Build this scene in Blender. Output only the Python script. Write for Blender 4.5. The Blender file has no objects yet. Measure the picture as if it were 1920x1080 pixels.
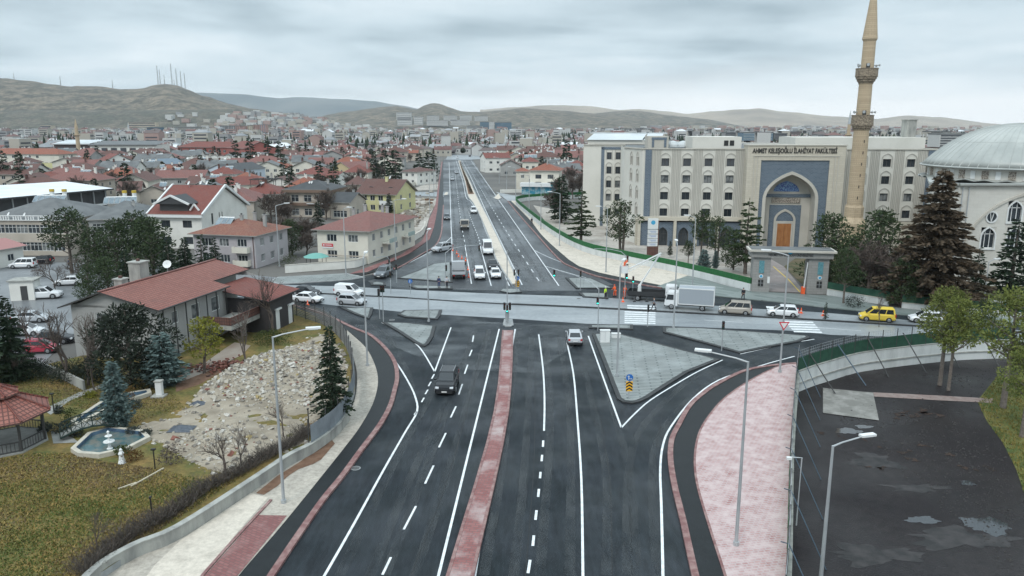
import bpy, math, random
from mathutils import Vector, Matrix
R = math.radians
scene = bpy.context.scene
# ------------------------------------------------------------------ camera
F = 1440.0; PITCH = R(11.96); HC = 25.0
cam_d = bpy.data.cameras.new("camera"); cam = bpy.data.objects.new("camera", cam_d)
scene.collection.objects.link(cam); scene.camera = cam
cam.location = (0, 0, HC); cam.rotation_euler = (R(90) - PITCH, 0, 0)
cam_d.sensor_width = 36; cam_d.lens = F / 1920 * 36; cam_d.clip_start = 0.5; cam_d.clip_end = 30000
# ------------------------------------------------------------------ sky
world = bpy.data.worlds.new("World"); scene.world = world; world.use_nodes = True
def build_world():
 nt = world.node_tree; nt.nodes.clear(); N = nt.nodes.new; L = nt.links.new
 out = N("ShaderNodeOutputWorld"); bg = N("ShaderNodeBackground")
 sky = N("ShaderNodeTexSky"); sky.sky_type = 'NISHITA'; sky.sun_disc = False
 sky.sun_elevation = R(48); sky.sun_rotation = R(150)
 tc = N("ShaderNodeTexCoord"); sep = N("ShaderNodeSeparateXYZ"); L(tc.outputs['Generated'], sep.inputs[0])
 # cloud deck: direction projected on a flat layer, so clouds shrink towards the horizon
 zz = N("ShaderNodeMath"); zz.operation = 'MAXIMUM'; zz.inputs[1].default_value = 0.0; L(sep.outputs[2], zz.inputs[0])
 za = N("ShaderNodeMath"); za.operation = 'ADD'; za.inputs[1].default_value = 0.10; L(zz.outputs[0], za.inputs[0])
 dx = N("ShaderNodeMath"); dx.operation = 'DIVIDE'; L(sep.outputs[0], dx.inputs[0]); L(za.outputs[0], dx.inputs[1])
 dy = N("ShaderNodeMath"); dy.operation = 'DIVIDE'; L(sep.outputs[1], dy.inputs[0]); L(za.outputs[0], dy.inputs[1])
 cb = N("ShaderNodeCombineXYZ"); L(dx.outputs[0], cb.inputs[0]); L(dy.outputs[0], cb.inputs[1])
 n1 = N("ShaderNodeTexNoise"); n1.inputs['Scale'].default_value = 0.50; n1.inputs['Detail'].default_value = 5; n1.inputs['Roughness'].default_value = .46
 n1.inputs['Distortion'].default_value = .35
 L(cb.outputs[0], n1.inputs['Vector'])
 n2 = N("ShaderNodeTexNoise"); n2.inputs['Scale'].default_value = 1.2; n2.inputs['Detail'].default_value = 5; n2.inputs['Roughness'].default_value = .5
 L(cb.outputs[0], n2.inputs['Vector'])
 mx = N("ShaderNodeMath"); mx.operation = 'MULTIPLY_ADD'; L(n2.outputs[0], mx.inputs[0]); mx.inputs[1].default_value = .38; L(n1.outputs[0], mx.inputs[2])
 cr = N("ShaderNodeValToRGB"); e = cr.color_ramp.elements
 e[0].position = .52; e[0].color = (.300, .385, .435, 1)
 e[1].position = .90; e[1].color = (.74, .81, .85, 1)
 m = e.new(.70); m.color = (.53, .63, .685, 1)
 L(mx.outputs[0], cr.inputs[0])
 # brighter gap of thin cloud low over the hills, stronger to the right (east)
 el = N("ShaderNodeMapRange"); el.inputs[1].default_value = .012; el.inputs[2].default_value = .085; el.inputs[3].default_value = 1; el.inputs[4].default_value = 0
 el.interpolation_type = 'SMOOTHSTEP';
 wv = N("ShaderNodeMath"); wv.operation = 'MULTIPLY_ADD'; L(n1.outputs[0], wv.inputs[0]); wv.inputs[1].default_value = .09;
 zs = N("ShaderNodeMath"); zs.operation = 'ADD'; L(sep.outputs[2], zs.inputs[0]); zs.inputs[1].default_value = -.045
 L(zs.outputs[0], wv.inputs[2]); L(wv.outputs[0], el.inputs[0])
 side = N("ShaderNodeMapRange"); side.inputs[1].default_value = -.45; side.inputs[2].default_value = .25; side.inputs[3].default_value = .10; side.inputs[4].default_value = .95
 L(sep.outputs[0], side.inputs[0])
 gp = N("ShaderNodeMath"); gp.operation = 'MULTIPLY'; L(el.outputs[0], gp.inputs[0]); L(side.outputs[0], gp.inputs[1])
 m1 = N("ShaderNodeMixRGB"); L(gp.outputs[0], m1.inputs[0]); L(cr.outputs[0], m1.inputs[1]); m1.inputs[2].default_value = (.90, .93, .945, 1)
 # overhead the overcast is brighter than low down
 up = N("ShaderNodeMapRange"); up.inputs[1].default_value = .16; up.inputs[2].default_value = .8; up.inputs[3].default_value = 1; up.inputs[4].default_value = 2.1
 L(sep.outputs[2], up.inputs[0])
 m2 = N("ShaderNodeVectorMath"); m2.operation = 'SCALE'; L(m1.outputs[0], m2.inputs[0]); L(up.outputs[0], m2.inputs['Scale'])
 sk = N("ShaderNodeVectorMath"); sk.operation = 'SCALE'; L(sky.outputs[0], sk.inputs[0]); sk.inputs['Scale'].default_value = .08
 m3 = N("ShaderNodeMixRGB"); m3.inputs[0].default_value = .96; L(sk.outputs[0], m3.inputs[1]); L(m2.outputs[0], m3.inputs[2])
 L(m3.outputs[0], bg.inputs[0]); bg.inputs[1].default_value = 1.0; L(bg.outputs[0], out.inputs[0])
build_world()
sun_d = bpy.data.lights.new("sun", 'SUN'); sun_d.energy = 1.1; sun_d.angle = R(18); sun_d.color = (1, .97, .93)
sun = bpy.data.objects.new("sun", sun_d); scene.collection.objects.link(sun)
sun.rotation_euler = (R(42), 0, R(-30))
scene.view_settings.view_transform = 'Standard'; scene.view_settings.look = 'None'
scene.view_settings.exposure = 0.36; scene.view_settings.gamma = 1
scene.cycles.volume_bounces = 0; scene.cycles.max_bounces = 6; scene.cycles.diffuse_bounces = 3
scene.cycles.transparent_max_bounces = 6

# ------------------------------------------------------------------ helpers
def P(px, py, z=0.0):
 "ground point (height z) seen at photograph pixel px, py"
 v = (py - 540) / F; u = (px - 960) / F
 c, s = math.cos(PITCH), math.sin(PITCH)
 d = (u, c - v * s, -s - v * c)
 t = (z - HC) / d[2]
 return Vector((d[0] * t, d[1] * t, z))
def PD(px, py, Y):
 "point seen at the pixel, at distance Y ahead"
 v = (py - 540) / F; u = (px - 960) / F
 c, s = math.cos(PITCH), math.sin(PITCH)
 d = (u, c - v * s, -s - v * c); t = Y / d[1]
 return Vector((d[0] * t, Y, HC + d[2] * t))
def PL(pts, z=0.0, n=0):
 w = [P(x, y, z) for x, y in pts]
 return smooth(w, n) if n else w
def smooth(w, n):
 out = []
 for i in range(len(w) - 1):
  p0 = w[max(i - 1, 0)]; p1 = w[i]; p2 = w[i + 1]; p3 = w[min(i + 2, len(w) - 1)]
  for k in range(n):
   t = k / n
   out.append(0.5 * ((2 * p1) + (p2 - p0) * t + (2 * p0 - 5 * p1 + 4 * p2 - p3) * t * t + (3 * p1 - p0 - 3 * p2 + p3) * t ** 3))
 out.append(w[-1]); return out

_mats = {}
def mat(name, col, rough=.8, col2=None, scale=1.0, lo=.35, hi=.65, detail=5, bump=0.0, bscale=None, metal=0.0, spec=.5, coord='pos',
  emit=None, es=1.0, rough2=None, rscale=None, stretch=None, alpha=None, rnd=0.0, grain=None):
 if name in _mats: return _mats[name]
 m = bpy.data.materials.new(name); m.use_nodes = True; _mats[name] = m
 nt = m.node_tree; N = nt.nodes.new; L = nt.links.new
 b = nt.nodes['Principled BSDF']
 c4 = lambda c: (c[0], c[1], c[2], 1)
 b.inputs['Base Color'].default_value = c4(col); b.inputs['Roughness'].default_value = rough
 b.inputs['Metallic'].default_value = metal; b.inputs['Specular IOR Level'].default_value = spec
 src = None
 def vec():
  nonlocal src
  if src is None:
   if coord == 'pos': g = N("ShaderNodeNewGeometry"); src = g.outputs['Position']
   elif coord == 'uv': g = N("ShaderNodeTexCoord"); src = g.outputs['UV']
   else: g = N("ShaderNodeTexCoord"); src = g.outputs['Object']
   if stretch:
    mp = N("ShaderNodeMapping"); mp.inputs['Scale'].default_value = stretch[:3]
    if len(stretch) > 3: mp.inputs['Rotation'].default_value = (0, 0, stretch[3])
    L(src, mp.inputs[0]); src = mp.outputs[0]
  return src
 colout = None
 if col2 is not None:
  n = N("ShaderNodeTexNoise"); n.inputs['Scale'].default_value = scale; n.inputs['Detail'].default_value = detail
  n.inputs['Roughness'].default_value = .6; L(vec(), n.inputs['Vector'])
  r = N("ShaderNodeMapRange"); r.inputs[1].default_value = lo; r.inputs[2].default_value = hi; L(n.outputs[0], r.inputs[0])
  mx = N("ShaderNodeMixRGB"); L(r.outputs[0], mx.inputs[0]); mx.inputs[1].default_value = c4(col); mx.inputs[2].default_value = c4(col2)
  colout = mx.outputs[0]
 if grain:
  n = N("ShaderNodeTexNoise"); n.inputs['Scale'].default_value = grain[0]; n.inputs['Detail'].default_value = 3; n.inputs['Roughness'].default_value = .7; gg = N("ShaderNodeNewGeometry"); mg = N("ShaderNodeMapping"); mg.inputs['Scale'].default_value = grain[2] if len(grain) > 2 else (1, 1, 1); mg.inputs['Rotation'].default_value = (0, 0, grain[3] if len(grain) > 3 else 0); L(gg.outputs['Position'], mg.inputs[0]); L(mg.outputs[0], n.inputs['Vector'])
  r = N("ShaderNodeMapRange"); r.inputs[1].default_value = .3; r.inputs[2].default_value = .7; r.inputs[3].default_value = 1 - grain[1]; r.inputs[4].default_value = 1 + grain[1]; L(n.outputs[0], r.inputs[0])
  vm = N("ShaderNodeVectorMath"); vm.operation = 'SCALE'
  if colout: L(colout, vm.inputs[0])
  else: vm.inputs[0].default_value = col[:3]
  L(r.outputs[0], vm.inputs['Scale']); colout = vm.outputs[0]
 if rnd:
  oi = N("ShaderNodeObjectInfo"); r = N("ShaderNodeMapRange"); r.inputs[3].default_value = 1 - rnd; r.inputs[4].default_value = 1 + rnd
  L(oi.outputs['Random'], r.inputs[0]); vm = N("ShaderNodeVectorMath"); vm.operation = 'SCALE'
  if colout: L(colout, vm.inputs[0])
  else: vm.inputs[0].default_value = col[:3]
  L(r.outputs[0], vm.inputs['Scale']); colout = vm.outputs[0]
 if colout: L(colout, b.inputs['Base Color'])
 if rough2 is not None:
  n = N("ShaderNodeTexNoise"); n.inputs['Scale'].default_value = rscale or scale; n.inputs['Detail'].default_value = 4; L(vec(), n.inputs['Vector'])
  r = N("ShaderNodeMapRange"); r.inputs[1].default_value = .38; r.inputs[2].default_value = .62
  r.inputs[3].default_value = rough; r.inputs[4].default_value = rough2; L(n.outputs[0], r.inputs[0]); L(r.outputs[0], b.inputs['Roughness'])
 if bump:
  n = N("ShaderNodeTexNoise"); n.inputs['Scale'].default_value = bscale or scale * 4; n.inputs['Detail'].default_value = 4; L(vec(), n.inputs['Vector'])
  bp = N("ShaderNodeBump"); bp.inputs['Strength'].default_value = min(bump, 1); bp.inputs['Distance'].default_value = .05 if bump <= 1 else .05 * bump
  L(n.outputs[0], bp.inputs['Height']); L(bp.outputs[0], b.inputs['Normal'])
 if emit: b.inputs['Emission Color'].default_value = c4(emit); b.inputs['Emission Strength'].default_value = es
 if alpha is not None: b.inputs['Alpha'].default_value = alpha
 return m
def brickmat(name, c1, c2, mortar, bw, bh, ms=.02, rough=.8, bump=.3, off=.5, rot=0.0, coord='uv', noise=None, nscale=.3, nlo=.4, nhi=.6, rough2=None):
 "brick / tile / paver pattern in metres"
 if name in _mats: return _mats[name]
 m = bpy.data.materials.new(name); m.use_nodes = True; _mats[name] = m
 nt = m.node_tree; N = nt.nodes.new; L = nt.links.new; b = nt.nodes['Principled BSDF']
 c4 = lambda c: (c[0], c[1], c[2], 1)
 if coord == 'uv': g = N("ShaderNodeTexCoord"); s = g.outputs['UV']
 else: g = N("ShaderNodeNewGeometry"); s = g.outputs['Position']
 mp = N("ShaderNodeMapping"); mp.inputs['Rotation'].default_value = (0, 0, rot); L(s, mp.inputs[0])
 t = N("ShaderNodeTexBrick"); t.offset = off; L(mp.outputs[0], t.inputs['Vector'])
 t.inputs['Color1'].default_value = c4(c1); t.inputs['Color2'].default_value = c4(c2); t.inputs['Mortar'].default_value = c4(mortar)
 t.inputs['Scale'].default_value = 1; t.inputs['Mortar Size'].default_value = ms; t.inputs['Brick Width'].default_value = bw; t.inputs['Row Height'].default_value = bh
 t.inputs['Mortar Smooth'].default_value = .1
 co = t.outputs['Color']
 if noise is not None:
  n = N("ShaderNodeTexNoise"); n.inputs['Scale'].default_value = nscale; n.inputs['Detail'].default_value = 8; n.inputs['Roughness'].default_value = .65
  g2 = N("ShaderNodeNewGeometry"); L(g2.outputs['Position'], n.inputs['Vector'])
  r = N("ShaderNodeMapRange"); r.inputs[1].default_value = nlo; r.inputs[2].default_value = nhi; L(n.outputs[0], r.inputs[0])
  mx = N("ShaderNodeMixRGB"); L(r.outputs[0], mx.inputs[0]); L(co, mx.inputs[1]); mx.inputs[2].default_value = c4(noise); co = mx.outputs[0]
 L(co, b.inputs['Base Color']); b.inputs['Roughness'].default_value = rough
 if rough2 is not None:
  n = N("ShaderNodeTexNoise"); n.inputs['Scale'].default_value = .12; g3 = N("ShaderNodeNewGeometry"); L(g3.outputs['Position'], n.inputs['Vector'])
  r = N("ShaderNodeMapRange"); r.inputs[1].default_value = .4; r.inputs[2].default_value = .6; r.inputs[3].default_value = rough; r.inputs[4].default_value = rough2
  L(n.outputs[0], r.inputs[0]); L(r.outputs[0], b.inputs['Roughness'])
 if bump:
  bp = N("ShaderNodeBump"); bp.inputs['Strength'].default_value = bump; bp.inputs['Distance'].default_value = .03; bp.invert = True
  L(t.outputs['Fac'], bp.inputs['Height']); L(bp.outputs[0], b.inputs['Normal'])
 return m

class MB:
 "collects faces, then links them as ONE mesh object"
 def __init__(s, m=None): s.v = []; s.f = []; s.mi = []; s.ms = []; s.m = m; s.sm = []; s.smooth = False; s.T = None
 def face(s, pts, m=None):
  i = len(s.v); T = s.T
  s.v.extend([tuple(T @ Vector(p)) for p in pts] if T else [tuple(p) for p in pts]); s.f.append(tuple(range(i, i + len(pts))))
  s._m(m)
 def _m(s, m):
  m = m or s.m
  if m not in s.ms: s.ms.append(m)
  s.mi.append(s.ms.index(m)); s.sm.append(s.smooth)
 def mesh(s, verts, faces, m=None):
  i = len(s.v); T = s.T
  s.v.extend([tuple(T @ Vector(p)) for p in verts] if T else [tuple(p) for p in verts])
  for f in faces: s.f.append(tuple(i + k for k in f)); s._m(m)
 def box(s, c, d, rz=0, m=None, bottom=True):
  "centre c, full size d"
  cx, cy, cz = c; x, y, z = d[0] / 2, d[1] / 2, d[2] / 2; ca, sa = math.cos(rz), math.sin(rz)
  vs = [(cx + a * ca - b * sa, cy + a * sa + b * ca, cz + k) for k in (-z, z) for a, b in ((-x, -y), (x, -y), (x, y), (-x, y))]
  fs = [(0, 1, 5, 4), (1, 2, 6, 5), (2, 3, 7, 6), (3, 0, 4, 7), (4, 5, 6, 7)]
  if bottom: fs.append((3, 2, 1, 0))
  s.mesh(vs, fs, m)
 def prism(s, poly, z0, z1, m=None, mside=None, bottom=False):
  poly = [(p[0], p[1]) for p in poly]
  A = sum(poly[i][0] * poly[(i + 1) % len(poly)][1] - poly[(i + 1) % len(poly)][0] * poly[i][1] for i in range(len(poly)))
  if A < 0: poly = poly[::-1]
  s.face([(x, y, z1) for x, y in poly], m)
  if bottom: s.face([(x, y, z0) for x, y in poly[::-1]], m)
  n = len(poly)
  for i in range(n):
   a = poly[i]; b = poly[(i + 1) % n]
   s.face([(a[0], a[1], z0), (b[0], b[1], z0), (b[0], b[1], z1), (a[0], a[1], z1)], mside or m)
 def beam(s, a, b, w, h=None, m=None, up=Vector((0, 0, 1))):
  "rectangular bar from a to b"
  a = Vector(a); b = Vector(b); h = h or w; d = (b - a).normalized()
  if abs(d.dot(up)) > .98: up = Vector((0, 1, 0))
  r = d.cross(up).normalized() * w / 2; u = r.cross(d).normalized() * h / 2
  vs = [a - r - u, a + r - u, a + r + u, a - r + u, b - r - u, b + r - u, b + r + u, b - r + u]
  s.mesh(vs, [(0, 1, 5, 4), (1, 2, 6, 5), (2, 3, 7, 6), (3, 0, 4, 7), (4, 5, 6, 7), (3, 2, 1, 0)], m)
 def tube(s, pts, rad, n=6, m=None, cap=True):
  pts = [Vector(p) for p in pts]
  if not isinstance(rad, (list, tuple)): rad = [rad] * len(pts)
  vs = []; fs = []
  for i, p in enumerate(pts):
   d = (pts[min(i + 1, len(pts) - 1)] - pts[max(i - 1, 0)]).normalized()
   r = d.orthogonal().normalized() if abs(d.z) < .99 else Vector((1, 0, 0));
   if abs(d.z) < .99: r = d.cross(Vector((0, 0, 1))).normalized()
   u = r.cross(d)
   for k in range(n):
    a = 2 * math.pi * k / n; vs.append(p + (r * math.cos(a) + u * math.sin(a)) * rad[i])
  for i in range(len(pts) - 1):
   for k in range(n):
    k2 = (k + 1) % n; fs.append((i * n + k, (i + 1) * n + k, (i + 1) * n + k2, i * n + k2))
  if cap: fs.append(tuple(range(n))); fs.append(tuple((len(pts) - 1) * n + k for k in range(n - 1, -1, -1)))
  s.mesh(vs, fs, m)
 def lathe(s, prof, n=16, c=(0, 0, 0), m=None, a0=0.0, square=False, ms=None):
  "profile of (radius, z)"
  vs = []; base = len(s.v)
  for r, z in prof:
   for k in range(n):
    a = a0 + 2 * math.pi * k / n; vs.append((c[0] + r * math.cos(a), c[1] + r * math.sin(a), c[2] + z))
  i = len(s.v); T = s.T
  s.v.extend([tuple(T @ Vector(p)) for p in vs] if T else vs)
  for j in range(len(prof) - 1):
   for k in range(n):
    k2 = (k + 1) % n
    s.f.append((i + j * n + k, i + j * n + k2, i + (j + 1) * n + k2, i + (j + 1) * n + k)); s._m(ms[j] if ms else m)
  if prof[-1][0] > 1e-3: s.f.append(tuple(i + (len(prof) - 1) * n + k for k in range(n))); s._m(m or (ms[-1] if ms else None))
  if prof[0][0] > 1e-3: s.f.append(tuple(i + k for k in range(n - 1, -1, -1))); s._m(m or (ms[0] if ms else None))
 def strip(s, line, w, z=None, m=None, z2=None):
  "flat ribbon of width w along a line; with z2 a raised bar"
  n = len(line); Lp = []; Rp = []
  for i in range(n):
   d = (line[min(i + 1, n - 1)] - line[max(i - 1, 0)]); d.z = 0; d.normalize(); q = Vector((-d.y, d.x, 0)) * w / 2
   Lp.append(line[i] + q); Rp.append(line[i] - q)
  for i in range(n - 1):
   zz = z if z2 is None else z2
   a, b, c, d = Rp[i], Rp[i + 1], Lp[i + 1], Lp[i]
   s.face([(a.x, a.y, zz), (b.x, b.y, zz), (c.x, c.y, zz), (d.x, d.y, zz)], m)
   if z2 is not None:
    s.face([(a.x, a.y, z), (b.x, b.y, z), (b.x, b.y, z2), (a.x, a.y, z2)], m)
    s.face([(c.x, c.y, z), (d.x, d.y, z), (d.x, d.y, z2), (c.x, c.y, z2)], m)
  if z2 is not None:
   for k, fl in ((0, 1), (n - 1, 0)):
    a, d = Rp[k], Lp[k]; q = [(a.x, a.y, z), (d.x, d.y, z), (d.x, d.y, z2), (a.x, a.y, z2)]
    s.face(q[::-1] if fl else q, m)
 def build(s, name, parent=None, uv=True, loc=None, merge=False):
  me = bpy.data.meshes.new(name); me.from_pydata(s.v, [], s.f)
  for m in s.ms: me.materials.append(m)
  me.polygons.foreach_set("material_index", s.mi)
  if any(s.sm): me.polygons.foreach_set("use_smooth", s.sm)
  me.update()
  if uv and s.f:
   ul = me.uv_layers.new(name="UVMap"); data = [0.0] * (2 * len(me.loops)); vs = me.vertices
   for p in me.polygons:
    n = p.normal
    if abs(n.z) > .97: t = (1, 0, 0); b = (0, 1, 0)
    else:
     l = math.hypot(n.x, n.y); t = (-n.y / l, n.x / l, 0); b = (n.y * t[2] - n.z * t[1], n.z * t[0] - n.x * t[2], n.x * t[1] - n.y * t[0])
    for li in p.loop_indices:
     q = vs[me.loops[li].vertex_index].co
     data[2 * li] = q.x * t[0] + q.y * t[1] + q.z * t[2]; data[2 * li + 1] = q.x * b[0] + q.y * b[1] + q.z * b[2]
   ul.data.foreach_set("uv", data)
  o = bpy.data.objects.new(name, me); scene.collection.objects.link(o)
  if parent is not None: o.parent = parent
  if loc is not None: o.location = loc
  return o
def tag(o, label=None, cat=None, group=None, kind=None):
 if label: o["label"] = label
 if cat: o["category"] = cat
 if group: o["group"] = group
 if kind: o["kind"] = kind
 return o
def empty(name, loc=(0, 0, 0), rz=0.0, label=None, cat=None, group=None):
 o = bpy.data.objects.new(name, None); scene.collection.objects.link(o); o.empty_display_size = .5
 o.location = loc; o.rotation_euler = (0, 0, rz); return tag(o, label, cat, group)
def copy_thing(root, loc, rz=0.0, sc=1.0, label=None, group=None):
 def cp(o, par):
  c = o.copy(); scene.collection.objects.link(c)
  if par is not None: c.parent = par; c.matrix_parent_inverse = o.matrix_parent_inverse.copy()
  for ch in kids.get(o.name, []): cp(ch, c)
  return c
 kids = {}
 def walk(o):
  kids[o.name] = list(o.children)
  for ch in o.children: walk(ch)
 walk(root)
 c = cp(root, None); c.location = loc; c.rotation_euler = (0, 0, rz)
 c.scale = (sc, sc, sc) if not isinstance(sc, (list, tuple)) else sc
 if label: c["label"] = label
 if group: c["group"] = group
 return c
def text_obj(name, body, size, m, parent=None, mtx=None, ext=.01, align='CENTER', font=None):
 cu = bpy.data.curves.new(name, 'FONT'); cu.body = body; cu.size = size; cu.align_x = align; cu.align_y = 'CENTER'; cu.extrude = ext; cu.offset = size * .022
 o = bpy.data.objects.new(name, cu); scene.collection.objects.link(o)
 dg = bpy.context.evaluated_depsgraph_get(); me = bpy.data.meshes.new_from_object(o.evaluated_get(dg))
 bpy.data.objects.remove(o); o = bpy.data.objects.new(name, me); scene.collection.objects.link(o)
 me.materials.clear(); me.materials.append(m)
 if parent is not None: o.parent = parent
 if mtx is not None: o.matrix_local = mtx
 return o
def frame_mtx(o, right, up):
 "matrix whose x = right, y = up, placed at o"
 r = Vector(right).normalized(); u = Vector(up).normalized(); n = r.cross(u)
 M = Matrix((r, u, n)).transposed().to_4x4(); M.translation = Vector(o); return M
# ------------------------------------------------------------------ ground, roads, markings (the setting)
m_asph = mat("asphalt_new", (.013, .018, .021), .34, (.024, .029, .035), .22, .36, .62, 10, bump=.4, bscale=14, rough2=.70, rscale=.16, spec=.16, grain=(1.3, .34, (1.8, .30, 1), R(-6)))
m_asph_far = mat("asphalt_boulevard", (.022, .025, .029), .28, (.045, .053, .061), .11, .42, .60, 6, bump=.15, bscale=10, rough2=.55, rscale=.09, stretch=(1, .35, 1), grain=(1.3, .35, (1.6, .12, 1), R(5)))
m_cross = mat("asphalt_old_wet", (.193, .213, .228), .30, (.289, .310, .323), .20, .38, .62, 7, bump=.15, bscale=10, rough2=.50, rscale=.09, stretch=(.35, 1, 1, R(13)), grain=(1.8, .14))
m_black = mat("asphalt_black_lane", (.005, .007, .008), .50, (.010, .012, .014), .8, .35, .7, 6, bump=.4, bscale=18, grain=(4, .3), spec=.3)
m_white = mat("road_paint", (.72, .74, .75), .55, (.48, .50, .51), 2.2, .44, .72, 6)
m_kerb_red = mat("kerb_red", (.176, .080, .076), .7, (.304, .200, .184), 1.6, .40, .66, 6, coord='pos')
m_kerb_blk = mat("kerb_dark", (.018, .019, .020), .6, (.034, .035, .036), 1.2)
m_kerb_grey = mat("kerb_grey", (.24, .25, .25), .7, (.34, .35, .35), 1.2)
m_paver = brickmat("paver_grey", (.212, .228, .220), (.257, .269, .258), (.085, .10, .10), 2.4, .45, .09, .42, .12, rot=R(6), coord='pos', noise=(.313, .340, .336), nscale=.35, nlo=.45, nhi=.8, rough2=.65)
m_paver2 = brickmat("paver_grey_stripes", (.135, .165, .155), (.215, .245, .235), (.12, .14, .14), 6.0, .9, .03, .5, .1, rot=R(42), coord='pos', noise=(.22, .24, .235), nscale=.3, nlo=.5, nhi=.85)
m_redpave = brickmat("paver_red", (.189, .066, .063), (.252, .105, .098), (.140, .070, .066), .40, .22, .03, .7, .3, rot=R(30), coord='pos', noise=(.294, .182, .168), nscale=.5, nlo=.5, nhi=.8)
m_pinkpave = brickmat("paver_red_dusty", (.276, .101, .097), (.386, .194, .187), (.368, .294, .285), .40, .24, .045, .8, .3, rot=R(-12), coord='pos', noise=(.52, .42, .41), nscale=1.1, nlo=.30, nhi=.66)
m_sand = mat("white_sand", (.541, .485, .413), .9, (.377, .338, .284), .55, .50, .78, 9, bump=.8, bscale=2.5, grain=(3.5, .16))
m_sand2 = mat("sand_verge", (.404, .365, .312), .9, (.307, .278, .239), .3, .40, .75, 9, bump=1, bscale=2.0, grain=(3, .25))
m_soil = mat("brown_soil", (.115, .06, .035), .95, (.19, .11, .07), 1.5, bump=1, bscale=5)
m_grass = mat("grass_winter", (.067, .083, .017), .95, (.186, .123, .038), .45, .30, .64, 12, bump=1, bscale=7, grain=(3, .35))
m_dirt = mat("city_ground", (.096, .093, .087), .95, (.144, .135, .123), .05, .35, .65, 8, bump=.5, bscale=1)
m_yard = mat("yard_earth", (.30, .27, .235), .95, (.44, .41, .37), .12, .40, .66, 10, bump=1, bscale=1.0, grain=(1, .25))
m_field = mat("field_dark", (.011, .008, .009), .55, (.022, .017, .017), .13, .35, .7, 10, bump=.7, bscale=9, rough2=.26, rscale=.11, spec=.2, grain=(1.6, .4))
m_lot = mat("parking_asphalt", (.136, .144, .152), .35, (.208, .216, .224), .12, .4, .62, 7, rough2=.55, rscale=.07)

FIELD_Z = -1.9
wall_line_px = [(1495, 697), (1525, 686), (1552, 678), (1606, 663), (1660, 655), (1720, 648), (1774, 643), (1814, 640), (1900, 637)]
wall_line = PL(wall_line_px, .3, 4)
wl0 = [Vector((p.x, p.y, 0)) for p in wall_line]
f_bot = P(1476, 1080, .2); f_top = wl0[0].copy()
fd = (f_bot - f_top); fd.z = 0; fend = f_top + fd * 1.9
def setting(name, mb, loc=None): return tag(mb.build(name), kind="structure")
# ground: one sheet to the horizon, cut away where the sunken sports field lies
g = MB(m_dirt)
far = 14000
poly = [(-far, -200), (fend.x, -200), (fend.x, fend.y)] + [(p.x, p.y) for p in wl0] + [(wl0[-1].x + 140, wl0[-1].y - 4), (far, wl0[-1].y - 4), (far, far), (-far, far)]
g.face([(x, y, -.06) for x, y in poly]); setting("ground", g)
g = MB(m_field); g.face([(fend.x - 1, -150, FIELD_Z), (260, -150, FIELD_Z), (260, 130, FIELD_Z), (fend.x - 1, 130, FIELD_Z)]); setting("field_ground", g)

def sheet(name, pts, z, m, kind="structure"):
 s = MB(m); s.face([(p.x, p.y, z) for p in pts]); o = s.build(name); tag(o, kind=kind); return o
# --- outline curves of the roadway
kerbL_px = [(415, 1230), (510, 1080), (600, 947), (640, 897), (680, 842), (712, 799), (731, 764), (740, 733), (744.6, 709), (740, 681), (722, 654), (694, 629.5), (664, 617), (625, 598), (585, 583), (548, 573)]
kerbR_px = [(1355, 1290), (1303, 1080), (1281, 980), (1264, 910), (1257, 860), (1260, 825), (1273, 798), (1293, 763), (1318, 740), (1343, 723), (1393, 698), (1440, 688), (1492, 683)]
kerbL = PL(kerbL_px, 0, 4); kerbR = PL(kerbR_px, 0, 4)
# --- boulevard far edges
bL_px = [(654, 520), (700, 515), (746, 502), (790, 477.5), (817, 461), (827.5, 440), (830, 412.5), (832, 385), (831, 331), (832, 301), (836, 297)]
bR_px = [(884, 297), (887, 301), (906, 331), (930, 364), (952, 377), (974, 404), (1006, 440), (1047, 486), (1074, 502), (1120, 519), (1193, 533), (1330, 555), (1450, 566), (1543, 577), (1700, 592), (1930, 612)]
bL = PL(bL_px, 0, 3); bR = PL(bR_px, 0, 3)
farS_L = PL([(505, 527), (560, 524), (610, 521), (654, 520)], 0)
# road surface: one polygon
pts = list(kerbL) + PL([(505, 570), (440, 560)]) + farS_L + bL[1:] + bR + [P(1930, 650), P(1900, 640)] + [Vector((p.x, p.y, 0)) for p in wl0[::-1]][1:-1] + kerbR[::-1]
sheet("road", [p for p in pts], 0.0, m_asph)
# boulevard carriageways beyond the crossing (older, wetter) and the crossing street
pts = PL([(752, 500.5), (812, 465)], 0) + [p for p in bL if p.y > P(0, 462).y] + [p for p in bR if p.y > P(0, 520).y] + PL([(1150, 534), (1085, 545), (960, 545), (780, 541), (700, 534), (690, 527), (742, 511)])
sheet("boulevard_surface", pts, .004, m_asph_far)
cross_top = [(440, 527), (505, 533), (560, 535), (640, 537), (777, 544), (942, 551.5), (1100, 556), (1250, 566), (1400, 578), (1543, 586), (1700, 600), (1940, 622)]
cross_bot = [(1940, 646), (1700, 632), (1560, 628), (1480, 620), (1240, 611), (1100, 607), (948, 597), (829, 590), (745, 584), (690, 578), (640, 574), (560, 565), (440, 556)]
sheet("crossing_street", PL(cross_top) + PL(cross_bot), .008, m_cross)
# left side street continuing to the left of the houses, parking street
sheet("side_street", PL([(-60, 498), (60, 490), (300, 498), (520, 520), (560, 524), (560, 570), (440, 565), (300, 520), (180, 585), (60, 700), (-60, 740)]), -.02, m_lot)

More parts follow.
